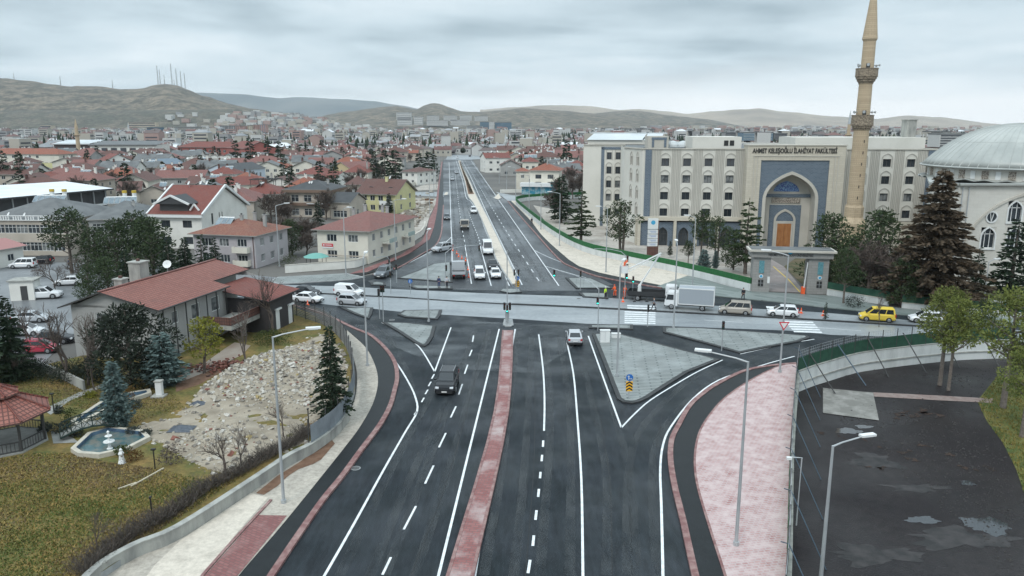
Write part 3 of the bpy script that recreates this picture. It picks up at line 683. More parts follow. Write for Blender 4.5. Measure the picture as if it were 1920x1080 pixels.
def window(parent, p0, p1, op, depth=.18, mf=None, mg=None, fw=.07, bars=1, hbar=False, sill=False, name="window"):
 p0 = Vector((p0[0], p0[1], 0)); p1 = Vector((p1[0], p1[1], 0)); d = (p1 - p0).normalized(); nrm = Vector((d.y, -d.x, 0))
 a, b, c, e = op[:4]; k = depth - .03
 pt = lambda u, z, q=0.0: p0 + d * u - nrm * q + Vector((0, 0, z))
 f = MB(mf or m_frame)
 def bar(u0, u1, z0, z1):
  vs = [pt(u0, z0, k), pt(u1, z0, k), pt(u1, z1, k), pt(u0, z1, k), pt(u0, z0, k - .06), pt(u1, z0, k - .06), pt(u1, z1, k - .06), pt(u0, z1, k - .06)]
  f.mesh(vs, [(4, 5, 6, 7), (0, 1, 5, 4), (1, 2, 6, 5), (2, 3, 7, 6), (3, 0, 4, 7)])
 bar(a, b, c, c + fw); bar(a, b, e - fw, e); bar(a, a + fw, c + fw, e - fw); bar(b - fw, b, c + fw, e - fw)
 for i in range(bars): u = a + (b - a) * (i + 1) / (bars + 1); bar(u - fw / 2, u + fw / 2, c + fw, e - fw)
 if hbar: z = c + (e - c) * .68; bar(a + fw, b - fw, z - fw / 2, z + fw / 2)
 if sill:
  o_ = pt((a + b) / 2, c - .05, -.06); f.box(tuple(o_), (b - a + .24, .14, .08), math.atan2(d.y, d.x))
 w = f.build(name, parent, uv=False)
 g = MB(mg or m_glass); g.face([pt(a, c, k + .004), pt(b, c, k + .004), pt(b, e, k + .004), pt(a, e, k + .004)]); g.build("pane", w, uv=False)
 return w
def grid_ops(L_, nx, floors, w, h, sill, fh, z0=0.0, margin=.8):
 out = []
 for f in range(floors):
  for i in range(nx):
   u = margin + (L_ - 2 * margin) * (i + .5) / nx; out.append((u - w / 2, u + w / 2, z0 + f * fh + sill, z0 + f * fh + sill + h))
 return out
def roof_mb(mb, L_, W, z, kind, rise, ov=.5, th=.16, m=None, ms=None):
 a, b = L_ / 2 + ov, W / 2 + ov; ms = ms or m_soffit
 if kind == 'gable': rl = a
 elif kind == 'hip': rl = max(a - b, .3)
 if kind in ('gable', 'hip'):
  lo = [(-a, -b, z), (a, -b, z), (a, b, z), (-a, b, z)]; r0, r1 = (-rl, 0, z + rise), (rl, 0, z + rise)
  up = lambda p: (p[0], p[1], p[2] + th)
  L4 = [up(p) for p in lo]; R0, R1 = up(r0), up(r1)
  mb.face([L4[0], L4[1], R1, R0], m); mb.face([L4[2], L4[3], R0, R1], m)
  if kind == 'hip': mb.face([L4[1], L4[2], R1], m); mb.face([L4[3], L4[0], R0], m)
  else:
   mb.face([lo[1], r1, R1, L4[1]], ms); mb.face([r1, lo[2], L4[2], R1], ms); mb.face([lo[3], r0, R0, L4[3]], ms); mb.face([r0, lo[0], L4[0], R0], ms)
  for i in range(4):
   if kind == 'gable' and i in (1, 3): continue
   p, q = lo[i], lo[(i + 1) % 4]; mb.face([p, q, up(q), up(p)], ms)
  mb.face([lo[1], lo[0], r0, r1], ms); mb.face([lo[3], lo[2], r1, r0], ms)
  if kind == 'hip': mb.face([lo[2], lo[1], r1], ms); mb.face([lo[0], lo[3], r0], ms)
 elif kind == 'gablefront':    # ridge runs front to back
  T0 = mb.T; mb.T = Matrix.Rotation(math.pi / 2, 4, 'Z'); roof_mb(mb, W, L_, z, 'gable', rise, ov, th, m, ms); mb.T = T0
 elif kind == 'flat':
  mb.box((0, 0, z + .1), (2 * a, 2 * b, .2), 0, m)
def chimney(par, x, y, z0, z1, m=None, w=.55):
 c = MB(m or m_plast_g); c.box((x, y, (z0 + z1) / 2), (w, w * .8, z1 - z0)); c.box((x, y, z1 + .06), (w + .2, w * .8 + .2, .12)); c.box((x, y, z1 + .24), (w * .5, w * .4, .26), 0, m_roof_k); return c.build("chimney", par)
def dish(par, x, y, z, r=.45, az=-2.2):
 c = MB(m_dish); c.tube([(x, y, z), (x, y, z + .7)], .03, 5, m_steel); dn = Vector((math.cos(az), math.sin(az), .55)).normalized(); o = Vector((x, y, z + .9)); e = dn.orthogonal().normalized(); f = dn.cross(e); n = 12
 ring = [o + (e * math.cos(6.2832 * i / n) + f * math.sin(6.2832 * i / n)) * r + dn * .12 for i in range(n)]
 for i in range(n): c.face([o, ring[i], ring[(i + 1) % n]])
 c.tube([o, o + dn * .5], .015, 3, m_steel); return c.build("satellite_dish", par)
def solar(par, x, y, z, n=3, rz=0.0, w=1.0, l=1.9, tilt=38, tank=True):
 t = R(tilt); ca, sa = math.cos(rz), math.sin(rz)
 s = MB(m_solar)
 def T(u, v, h): return (x + u * ca - v * sa, y + u * sa + v * ca, z + h)
 for i in range(n):
  u0 = (i - n / 2) * (w + .08); u1 = u0 + w
  A, B = (0, .25), (l * math.cos(t), .25 + l * math.sin(t))
  s.face([T(u0, A[0], A[1]), T(u1, A[0], A[1]), T(u1, B[0], B[1]), T(u0, B[0], B[1])])
  s.face([T(u0, A[0] + .06, A[1]), T(u0, B[0] + .06, B[1]), T(u1, B[0] + .06, B[1]), T(u1, A[0] + .06, A[1])], m_steel)
  for u in (u0 + .03, u1 - .03): s.beam(T(u, A[0], A[1]), T(u, B[0], B[1]), .05, .06, m_steel); s.beam(T(u, B[0], 0), T(u, B[0], B[1]), .04, .04, m_steel)
  s.beam(T(u0, A[0], A[1]), T(u1, A[0], A[1]), .05, .06, m_steel); s.beam(T(u0, B[0], B[1]), T(u1, B[0], B[1]), .05, .06, m_steel)
 if tank: s.tube([T(-n * w / 2, B[0] + .35, B[1] - .1), T(n * w / 2, B[0] + .35, B[1] - .1)], .26, 10, m_dish)
 return s.build("solar_water_heater", par)
def balcony(par, x, y, z, w, d, m, mr=None, solid=True, rz=0.0):
 b = MB(m); b.T = Matrix.Translation((x, y, z)) @ Matrix.Rotation(rz, 4, 'Z')
 b.box((0, -d / 2, -.08), (w, d, .16))
 if solid:
  b.box((0, -d + .05, .45), (w, .10, .9), 0, mr or m); b.box((-w / 2 + .05, -d / 2, .45), (.10, d - .21, .9), 0, mr or m); b.box((w / 2 - .05, -d / 2, .45), (.10, d - .21, .9), 0, mr or m)
 else:
  for k in range(int(w / .18)): b.box((-w / 2 + .05 + k * .18, -d + .04, .45), (.03, .03, .9), 0, mr or m_frame_d)
  for q in (.9, .5): b.box((0, -d + .04, q), (w, .05, .05), 0, mr or m_frame_d)
  for sx in (-1, 1): b.box((sx * (w / 2 - .03), -d / 2, .9), (.05, d, .05), 0, mr or m_frame_d)
 return b.build("balcony", par)
taken = []
def house(label, A, B, zE, W, mw=None, mr=None, roof='hip', rise=2.2, ov=.5, fr=(4, 2), rt=(2, 2), lf=None, fh=None, base=0.0, ww=1.3, wh=1.25, sill=.95, bars=1, cat="house", name="house", group=None,
          chim=(), dishes=(), sol=None, mfr=None, plinth=None, band=None, extra=None, mbk=None, top_h=None, sh=0.0, mg=None, backx=None):
 a = P(A[0], A[1], zE); b = P(B[0], B[1], zE) if len(B) == 2 else None
 d = (b - a); d.z = 0; L_ = d.length; d.normalize(); back = Vector((-d.y, d.x, 0)); c = (a + b) / 2 + back * W / 2
 taken.append((c.x, c.y, math.hypot(L_, W) / 2))
 root = empty(name, (c.x, c.y, base), math.atan2(d.y, d.x), label, cat, group)
 z1 = zE - base; mw = mw or m_plast_w; mr = mr or m_tile_r
 w = MB(mw); x, y = L_ / 2, W / 2; cs = [(-x, -y), (x, -y), (x, y), (-x, y)]; nfl = max([q[1] for q in (fr, rt, lf) if isinstance(q, tuple) and q] + [1]); fhh = fh or z1 / nfl
 sides = [(0, fr), (1, rt), (2, None), (3, lf)]; wins = []
 for i, sp in sides:
  p0, p1 = cs[i], cs[(i + 1) % 4]; LL = L_ if i % 2 == 0 else W
  ops = []
  if isinstance(sp, tuple) and sp and sp[0]: ops = grid_ops(LL, sp[0], sp[1], sp[2] if len(sp) > 2 else ww, wh, sill, fhh)
  elif isinstance(sp, list): ops = sp
  facade(w, p0, p1, 0, z1, ops)
  for o_ in ops: wins.append((p0, p1, o_))
 if roof == 'gable':
  for sx in (-1, 1):
   q = [(sx * x, -y, z1), (sx * x, y, z1), (sx * x, 0, z1 + rise * (y / (y + ov)) )]; w.face(q if sx > 0 else [q[1], q[0], q[2]])
 if roof == 'gablefront':
  for sy in (-1, 1):
   q = [(-x, sy * y, z1), (x, sy * y, z1), (0, sy * y, z1 + rise * (x / (x + ov)))]; w.face(q if sy < 0 else [q[1], q[0], q[2]])
 if roof == 'flat': w.face([(-x, -y, z1), (x, -y, z1), (x, y, z1), (-x, y, z1)])
 w.build("wall", root)
 for k, (p0, p1, o_) in enumerate(wins): window(root, p0, p1, o_, mf=mfr, bars=bars, mg=(m_glass_w if (k * 7 + int(A[0])) % 5 == 0 else mg), hbar=(wh > 1.5))
 r = MB(mr)
 if roof == 'flat':
  for q, s in (((0, -y - ov / 2 + .1, z1 + .35), (L_ + 2 * ov, .2, .7)), ((0, y + ov / 2 - .1, z1 + .35), (L_ + 2 * ov, .2, .7)), ((-x - ov / 2 + .1, 0, z1 + .35), (.2, W - .3, .7)), ((x + ov / 2 - .1, 0, z1 + .35), (.2, W - .3, .7))): r.box(q, s, 0, mw)
  r.box((0, 0, z1 + .08), (L_ + ov, W + ov, .14))
 else: roof_mb(r, L_, W, z1 - (.0 if roof == 'hip' else rise * 0), roof, rise, ov, m=mr)
 r.build("roof", root)
 for cx, cy, ch in chim: chimney(root, cx * x, cy * y, z1 + .1, z1 + ch)
 for dx, dy, dz in dishes: dish(root, dx * x, dy * y, z1 + dz)
 if sol:
  for q in (sol if isinstance(sol, list) else [sol]): solar(root, q[0] * x, q[1] * y, z1 + q[2], q[3], q[4] if len(q) > 4 else 0.0)
 if band:
  for zb in band:
   bb = MB(m_frame); bb.box((0, -y - .04, zb), (L_ + .16, .08, .22)); bb.box((x + .04, 0, zb), (.08, W - .01, .22)); bb.build("cornice", root)
 if extra: extra(root, L_, W, z1)
 return root
# ------------------------------------------------------------------ faculty building with its tiled portal
m_stone = mat("stone_pale", (.50, .475, .42), .85, (.42, .395, .345), .25, .4, .7, 7, coord='pos')
m_stone2 = brickmat("stone_ashlar", (.53, .49, .41), (.49, .45, .37), (.42, .385, .32), 1.1, .45, .02, .85, .2)
m_ivory = mat("cladding_ivory", (.62, .60, .545), .75, (.55, .535, .48), .2, .4, .7, 6, coord='pos')
m_btile = brickmat("tile_blue", (.068, .100, .140), (.108, .148, .192), (.160, .188, .216), .62, .26, .045, .5, .15)
m_fais = mat("faience_blue", (.04, .07, .30), .35, (.22, .38, .55), 5, .45, .55, 3, coord='pos')
m_call = mat("carved_panel", (.12, .095, .08), .7, (.42, .38, .32), 6, .45, .55, 3, coord='pos')
m_wood = mat("wood_door", (.30, .115, .035), .55, (.38, .17, .06), 2.5, coord='pos', stretch=(1, 1, .3))
m_black_s = mat("black_metal", (.02, .02, .02), .45)
m_trim = mat('stone_trim', (.40, .385, .345), .85)
UA = Vector((27.0, 162.0, 0)); UB = Vector((86.0, 157.0, 0)); UL = (UB - UA).length; uang = math.atan2(UB.y - UA.y, UB.x - UA.x)
uni = empty("faculty_building", UA, uang, "long ivory faculty building with a tall blue tiled pointed-arch portal", "building")
ux = (UB - UA) / UL; uy = Vector((-ux.y, ux.x, 0))
def uu(px, z, back=0.0):
 "distance along the front at which pixel column px falls"
 lo, hi = -60.0, 120.0
 for _ in range(40):
  m = (lo + hi) / 2; p = UA + ux * m + uy * back; zc = p.y * math.cos(PITCH) + (HC - z) * math.sin(PITCH)
  if 960 + F * p.x / zc < px: lo = m
  else: hi = m
 return lo
def ogive(cx, half, zs, rise, n=7):
 L_ = []
 for i in range(n + 1):
  a = math.pi / 2 * i / n; L_.append((cx - half * math.cos(a) ** .92, zs + rise * (.80 * math.sin(a) + .20 * (i / n) ** 3)))
 return L_ + [(2 * cx - x, z) for x, z in L_[-2::-1]]
ZT = 20.2; rows = [17.5, 14.05, 10.55, 7.1]
gl_, gr_ = uu(1203, 12), uu(1392, 12); pr_ = uu(1581, 12); rr_ = uu(1752, 12)
wall = MB(m_ivory); flut = MB(m_trim); hood = MB(m_trim); wins = []
def section(u0, u1, cols, ww=1.62, wh=1.6, rws=rows, z0=5.7, flutes=True, p0=None, p1=None, hoods=True):
 p0 = p0 or (u0, 0); p1 = p1 or (u1, 0); a = Vector((p0[0], p0[1], 0)); b = Vector((p1[0], p1[1], 0)); L_ = (b - a).length; d = (b - a) / L_; nr = Vector((d.y, -d.x, 0))
 ops = [(c - ww / 2, c + ww / 2, r - wh / 2, r + wh / 2) for c in cols for r in rws]
 facade(wall, p0, p1, z0, ZT, ops, m_ivory, .35)
 for k, o_ in enumerate(ops):
  window(uni, p0, p1, o_, .35, m_frame_d, m_glass_w if (k * 5 + len(cols)) % 4 == 1 else None, .08, 1)
  if hoods:
   c = (o_[0] + o_[1]) / 2; og = ogive(c, ww * .62, o_[3] + .12, .95, 5);
   og = [(c - ww * .62, o_[2] - .1)] + og + [(c + ww * .62, o_[2] - .1)]
   hood = MB(m_trim)
   for i in range(len(og) - 1):
    A_ = a + d * og[i][0] + nr * .05 + Vector((0, 0, og[i][1])); B_ = a + d * og[i + 1][0] + nr * .05 + Vector((0, 0, og[i + 1][1])); hood.beam(A_, B_, .14, .14)
   hood.build('window_hood', uni, uv=False)
 if flutes:
  flut = MB(m_trim)
  sp = [(cols[i] + cols[i + 1]) / 2 for i in range(len(cols) - 1)] + [cols[0] - (cols[1] - cols[0]) / 2 + .35, cols[-1] + (cols[1] - cols[0]) / 2 - .35]
  for c in sp:
   for q in (-.82, -.5, -.18, .18, .5, .82):
    if 0 < c + q < L_: o_ = a + d * (c + q) + nr * .07; flut.box((o_.x, o_.y, (z0 + ZT) / 2), (.13, .16, ZT - z0 - .02), math.atan2(d.y, d.x))
  flut.build('pilaster', uni)
cl = [uu(p, 12) - gl_ for p in (1245.5, 1286, 1326, 1367)]
section(gl_, gr_, cl)
cr_ = [uu(p, 12) - pr_ for p in (1612, 1658, 1703)]
section(pr_, rr_, cr_)
# blue tiled pilasters at both outer ends
bp_ = MB(m_btile); b0, b1 = uu(1203, 12) + .55, uu(1216, 12) + .4
bp_.box(((b0 + b1) / 2, -.05, 12.9), (b1 - b0, .28, 14.3)); e0, e1 = uu(1733, 12), uu(1747, 12); bp_.box(((e0 + e1) / 2, -.05, 12.9), (e1 - e0, .28, 14.3))
# canted bay left of the front, then the wing far behind it
def PW(px, Y, z=12):   # local coordinates of the plan point under pixel column px at distance Y
 zc = Y * math.cos(PITCH) + (HC - z) * math.sin(PITCH); X = (px - 960) / F * zc; q = Vector((X, Y, 0)) - UA; return (q.dot(ux), q.dot(uy))
c0, c1 = PW(1169, 172), (gl_, 0)
Lc = math.hypot(c1[0] - c0[0], c1[1] - c0[1]); section(0, 0, [Lc * .42, Lc * .76], .95, 1.7, [17.6, 14.1, 10.6, 7.1], 0, False, c0, c1)
w0, w1 = PW(1093, 194), PW(1171, 192); Lw = math.hypot(w1[0] - w0[0], w1[1] - w0[1])
f = lambda px: (px - 1093) / (1171 - 1093) * Lw
section(0, 0, [f(1141.5), f(1158)], 1.2, 1.75, [17.6, 14.1, 10.7, 7.4, 3.6], 0, False, w0, w1)
bpd = Vector((w1[0] - w0[0], w1[1] - w0[1], 0)).normalized(); bn = math.atan2(bpd.y, bpd.x)
for px_, ww_ in ((1129.5, .75),):
 q = Vector((w0[0], w0[1], 0)) + bpd * f(px_); bp_.box((q.x, q.y, 10), (ww_, .3, 19.6), bn)
q = Vector((w0[0], w0[1], 0)) + bpd * f(1148); bp_.box((q.x, q.y, 19.45), (f(1171) - f(1129), .3, .6), bn)
facade(wall, c0, (c0[0] + .3, w1[1]), 0, ZT, []); facade(wall, (w0[0] + 12, w0[1] + 60), w0, 0, ZT, []); facade(wall, (c0[0] + .3, w1[1]), w1, 0, ZT, [])
facade(wall, (rr_, 0), (rr_ + 1, 45), 0, ZT, []); facade(wall, (rr_ + 1, 45), (w0[0] + 12, w0[1] + 60), 0, ZT, [])
# ground floor arcade
gw = MB(m_stone2); arch_c = [uu(1242, 3), uu(1281, 3), uu(1320, 3), uu(1360, 3)]
zg = 5.6; px0 = gl_ - .6
edges = [px0] + [(arch_c[i] + arch_c[i + 1]) / 2 for i in range(3)] + [gr_]
def arch_wall(mb, xa, xb, z0, z1, og, y, m=None, depth=0, mr=None):
 h = len(og) // 2; ap = og[h]
 mb.face([(xa, y, z0)] + [(x, y, z) for x, z in [(og[0][0], z0)] + og[:h + 1]] + [(ap[0], y, z1), (xa, y, z1)], m)
 mb.face([(ap[0], y, z1)] + [(x, y, z) for x, z in og[h:] + [(og[-1][0], z0)]] + [(xb, y, z0), (xb, y, z1)], m)
 if depth:
  o2 = [(og[0][0], z0)] + og + [(og[-1][0], z0)]
  for i in range(len(o2) - 1):
   (x1_, z1_), (x2_, z2_) = o2[i], o2[i + 1]; mb.face([(x2_, y, z2_), (x1_, y, z1_), (x1_, y + depth, z1_), (x2_, y + depth, z2_)], mr or m)
for i, c in enumerate(arch_c):
 xa, xb = edges[i], edges[i + 1]
 gw.box((xa + .3, -.5, zg / 2), (.6, 1.0, zg));
 bt = MB(m_btile); og = ogive(c, 1.05, 2.5, 1.5); arch_wall(bt, xa + .6, xb, .0, zg - .5, og, -.40, m_btile, .6, m_stone); bt.build("tiled_panel", uni)
 fr = MB(m_frame_d); og2 = [(c - .98, .9)] + ogive(c, .98, 2.5, 1.4) + [(c + .98, .9)]
 for k in range(len(og2) - 1): fr.beam((og2[k][0], .1, og2[k][1]), (og2[k + 1][0], .1, og2[k + 1][1]), .09, .09)
 for q in (-.33, .33): fr.beam((c + q, .1, .9), (c + q, .1, 3.5), .06, .06)
 fr.beam((c - 1, .1, 2.5), (c + 1, .1, 2.5), .06, .06); wd = fr.build("window", uni, uv=False)
 pn = MB(m_glass); pn.face([(c - 1.1, .18, .0), (c + 1.1, .18, .0), (c + 1.1, .18, 4.2), (c - 1.1, .18, 4.2)]); pn.build("pane", wd, uv=False)
gw.box(((px0 + gr_) / 2, -.5, zg - .05 + .25), (gr_ - px0 + .1, 1.1, .75));
gw.build("arcade", uni); gw = MB(m_stone2); gw.box((px0 - .1, 3.3, zg / 2), (.5, 6, zg)); gw.build("side_wall", uni); gw = MB(m_stone2); gw.box(((pr_ + rr_) / 2, -.05, zg / 2), (rr_ - pr_, .1, zg)); gw.build("plinth", uni)
# roof plane, parapet and rooftop blocks
rf = MB(m_roof_g); pts = [(px0 + .6, 0), (rr_, 0), (rr_ + 1, 45), (w0[0] + 12, w0[1] + 60), w0, w1, (c0[0] + .3, w1[1]), c0]
rf.face([(x, y, ZT - .25) for x, y in pts]); rf.build("roof", uni)
cap = MB(m_stone)
for a_, b_ in ((c0, c1), (w0, w1), ((gl_, 0), (gr_, 0)), ((pr_, 0), (rr_, 0)), ((rr_, 0), (rr_ + 1, 45))): cap.beam((a_[0], a_[1], ZT + .06), (b_[0], b_[1], ZT + .06), .5, .22)
cap.build("cornice", uni)
def block(x0p, x1p, back, z1, dep, z0=ZT - .3, m=m_ivory, nm="roof_block"):
 a_, b_ = uu(x0p, z1, back), uu(x1p, z1, back); s = MB(m); s.box(((a_ + b_) / 2, back + dep / 2, (z0 + z1) / 2), (b_ - a_, dep, z1 - z0)); return s.build(nm, uni)
block(1299, 1391, 6, 22.6, 12)
s = MB(m_black_s); a_ = uu(1368, 21.5, 6); s.box((a_ - .7, 5.97, 21.3), (.9, .1, 1.1)); s.box((a_ + .5, 5.97, 21.3), (.9, .1, 1.1)); s.build("window", uni, uv=False)
block(1492, 1736, 7, 22.5, 14); block(1215, 1254, 14, 22.6, 8, m=m_stone)
s = MB(m_btile); a_, b_ = uu(1222, 21.5, 14), uu(1250, 21.5, 14)
for q in ((a_ + .3, .5, 21.2, 2.0), (b_ - .3, .5, 21.2, 2.0)): s.box((q[0], 13.95, q[2]), (q[1], .1, q[3]))
s.box(((a_ + b_) / 2, 13.93, 22.1), (b_ - a_ + .1, .1, .5)); s.build("tiled_panel", uni)
s = MB(m_conc); a_, b_ = uu(1700, 24, 12), uu(1718, 24, 12); s.box(((a_ + b_) / 2, 13.5, 23.7), (b_ - a_, 3, 4.8)); s.box(((a_ + b_) / 2, 13.5, 26.15), (b_ - a_ + .3, 3.3, .2)); s.build("stair_tower", uni)
s = MB(m_roof_s); a_, b_ = PW(1100, 210, 22), PW(1238, 205, 22)
s.T = Matrix.Translation((a_[0], a_[1], 0)) @ Matrix.Rotation(math.atan2(b_[1] - a_[1], b_[0] - a_[0]), 4, 'Z'); LL = math.hypot(b_[0] - a_[0], b_[1] - a_[1])
s.face([(0, 0, 21.2), (LL * .76, 0, 21.2), (LL * .76, 12, 22.7), (0, 12, 22.7)]); s.face([(LL * .78, 0, 21.2), (LL, 0, 21.2), (LL, 12, 22.7), (LL * .78, 12, 22.7)]); s.box((LL / 2, 12.2, 22.85), (LL + 2, .5, .3)); s.box((LL / 2, 6, 20.6), (LL - .4, 11, 1.1), 0, m_ivory)
s.build("skylight", uni)
for px_ in (1264, 1283, 1292):
 s = MB(m_roof_s); c = uu(px_, 21, 16); s.lathe([(1.6, 0), (1.5, .5), (1.0, 1.1), (0, 1.4)], 12, (c, 18, 20.2)); s.build("skylight_dome", uni)
wall.build("wall", uni); bp_.build("tiled_pilaster", uni)
# ---- portal
PY = -3.0                                 # how far the portal stands proud
pa, pb = uu(1399, 14, PY), uu(1582, 14, PY); pc = (uu(1431, 12, PY) + uu(1536, 12, PY)) / 2; ph = (uu(1536, 12, PY) - uu(1431, 12, PY)) / 2
por = MB(m_stone2); zP = 21.0
ta, tb = uu(1425, 14, PY), uu(1553, 14, PY)
por.box(((pa + ta) / 2, PY / 2 + .5, zP / 2), (ta - pa, -PY + 1, zP)); por.box(((pb + tb) / 2, PY / 2 + .5, zP / 2), (pb - tb, -PY + 1, zP))
por.box(((ta + tb) / 2, PY / 2 + .5, (18.1 + zP) / 2), (tb - ta, -PY + 1, zP - 18.1)); por.box(((pa + pb) / 2, PY / 2 + .5, zP + .12), (pb - pa + .3, -PY + 1.3, .24), 0, m_stone)
for q in (.35, 1.0):
 por.box((pa + 1.0 + q, PY - .05, 9.5), (.14, .12, 18.6), 0, m_stone); por.box((pb - 1.0 - q, PY - .05, 9.5), (.14, .12, 18.6), 0, m_stone)
por.box(((pa + pb) / 2, PY - .06, 18.95), (pb - pa - 2.3, .12, .16), 0, m_stone)
por.build("portal", uni)
tp = MB(m_btile); og = ogive(pc, ph, 10.2, 5.7, 10); arch_wall(tp, ta, tb, 0, 18.1, og, PY + .25, m_btile); tp.build("tiled_panel", uni)
st = MB(m_stone); ogi = ogive(pc, ph - .62, 10.2, 5.05, 10)
O2 = [(og[0][0], 0)] + og + [(og[-1][0], 0)]; I2 = [(ogi[0][0], 0)] + ogi + [(ogi[-1][0], 0)]
for i in range(len(O2) - 1):
 a1, a2, b1_, b2_ = O2[i], O2[i + 1], I2[i], I2[i + 1]
 st.face([(a1[0], PY + .1, a1[1]), (b1_[0], PY + .1, b1_[1]), (b2_[0], PY + .1, b2_[1]), (a2[0], PY + .1, a2[1])][::-1])
 st.face([(a1[0], PY + .1, a1[1]), (a2[0], PY + .1, a2[1]), (a2[0], PY + .3, a2[1]), (a1[0], PY + .3, a1[1])])
 st.face([(b1_[0], PY + .1, b1_[1]), (b2_[0], PY + .1, b2_[1]), (b2_[0], .3, b2_[1]), (b1_[0], .3, b1_[1])])
bx0, bx1 = pc - ph + .62, pc + ph - .62; BY = .3
st.face([(bx0, BY, 0), (bx1, BY, 0), (bx1, BY, 16), (bx0, BY, 16)])
st.build("arch_surround", uni)
lu = MB(m_fais); q = ogive(pc - .1, 2.6, 11.6, 2.2, 8); lu.face([(x, BY - .12, z) for x, z in q]); lu.build("lunette", uni)
s = MB(m_btile); s.box((pc, BY - .08, 10.75), (bx1 - bx0 - .02, .12, .7)); s.box((pc - .05, BY - .06, 4.4), (6.4, .1, 8.8)); s.build("tiled_panel", uni)
s = MB(m_call); s.box((pc - .05, BY - .1, 9.75), (5.8, .14, 1.1)); s.build("inscription_band", uni)
s = MB(m_stone); dog = ogive(pc - .05, 2.2, 5.6, 2.4, 8); dig = ogive(pc - .05, 1.75, 5.6, 1.9, 8)
A_ = [(dog[0][0], 0)] + dog + [(dog[-1][0], 0)]; B_ = [(dig[0][0], 0)] + dig + [(dig[-1][0], 0)]
for i in range(len(A_) - 1):
 s.face([(A_[i + 1][0], BY - .3, A_[i + 1][1]), (B_[i + 1][0], BY - .3, B_[i + 1][1]), (B_[i][0], BY - .3, B_[i][1]), (A_[i][0], BY - .3, A_[i][1])])
 s.face([(A_[i][0], BY - .3, A_[i][1]), (A_[i][0], BY, A_[i][1]), (A_[i + 1][0], BY, A_[i + 1][1]), (A_[i + 1][0], BY - .3, A_[i + 1][1])])
s.box((pc - .05, BY - .2, 5.2), (3.5, .16, .5)); s.box((pc - 1.62, BY - .2, 2.5), (.3, .16, 4.9)); s.box((pc + 1.52, BY - .2, 2.5), (.3, .16, 4.9)); s.build("door_surround", uni)
dr = MB(m_wood);
for k in (-1, 1):
 dr.box((pc - .05 + k * .72, BY - .2, 2.5), (1.40, .10, 4.9))
 for zz in (1.0, 2.5, 4.0): dr.box((pc - .05 + k * .72, BY - .27, zz), (1.0, .05, 1.1))
dr.build("door", uni)
text_obj("lettering", "AHMET KELEŞOĞLU İLAHİYAT FAKÜLTESİ", 1.30, m_black_s, uni, frame_mtx(((uu(1413, 19.9, PY) + uu(1568, 19.9, PY)) / 2, PY - .08, 19.95), (1, 0, 0), (0, 0, 1)) @ Matrix.Diagonal((.66, 1, 1, 1)), .05)

# ------------------------------------------------------------------ minaret
m_min = brickmat("minaret_stone", (.475, .375, .257), (.408, .318, .214), (.275, .218, .152), .9, .33, .02, .85, .3, noise=(.342, .266, .180), nscale=.5, nlo=.5, nhi=.85)
m_carv = mat("carved_stone", (.33, .27, .20), .9, (.10, .08, .06), 5, .42, .6, 4, coord='obj', bump=1, bscale=8)
mi = empty("minaret", (62.4, 140, 0), 0, "tall sandy stone minaret with two carved balconies in front of the faculty building", "minaret")
s = MB(m_min); s.lathe([(2.2, 0), (2.2, 7.6), (1.62, 8.6), (1.62, 10.4), (1.42, 10.9)], 8, a0=R(22.5)); s.build("pedestal", mi)
s = MB(m_min); s.lathe([(1.36, 10.9), (1.30, 24.0), (1.40, 24.2)], 24); s.lathe([(1.17, 26.2), (1.12, 32.0), (1.22, 32.2)], 24); s.lathe([(1.08, 34.0), (1.04, 39.3), (1.25, 39.7), (1.25, 40.0)], 24); s.build("shaft", mi)
for zb, r0 in ((24.2, 1.40), (32.2, 1.22)):
 s = MB(m_carv); s.lathe([(r0, 0), (r0 + .1, .3), (r0 + .28, .35), (r0 + .3, .7), (r0 + .48, .75), (r0 + .5, 1.05), (1.86, 1.15), (1.86, 1.35)], 16, (0, 0, zb)); b = s.build("balcony", mi)
 s = MB(m_carv); s.lathe([(1.84, 1.35), (1.84, 2.45), (1.90, 2.47), (1.90, 2.6), (1.70, 2.6), (1.70, 1.40)], 16, (0, 0, zb)); s.build("parapet", b)
 s = MB(m_black_s); s.box((-.35, -r0 + .14, zb + 2.4), (.6, .2, 1.9)); s.build("door", mi)
 for a_ in (200, 250, 340, 20, 110):
  s = MB(m_steel); ca, sa = math.cos(R(a_)), math.sin(R(a_)); s.tube([(ca * 1.3, sa * 1.3, zb + 3.1), (ca * 1.75, sa * 1.75, zb + 3.1), (ca * 2.05, sa * 2.05, zb + 3.1)], [.07, .10, .26], 8); s.build("loudspeaker", mi)
s = MB(m_min); s.lathe([(1.22, 40), (.60, 46), (.06, 51.3)], 12); s.lathe([(.02, 51.2), (.14, 51.6), (.02, 52), (.10, 52.4), (.0, 53)], 8, m=m_steel); s.build("spire", mi)
for k in range(6):
 s = MB(m_black_s); s.box((-.2 + k * .06, -1.30, 12.2 + k * 2.0), (.12, .16, .5)); s.build("slit_window", mi)

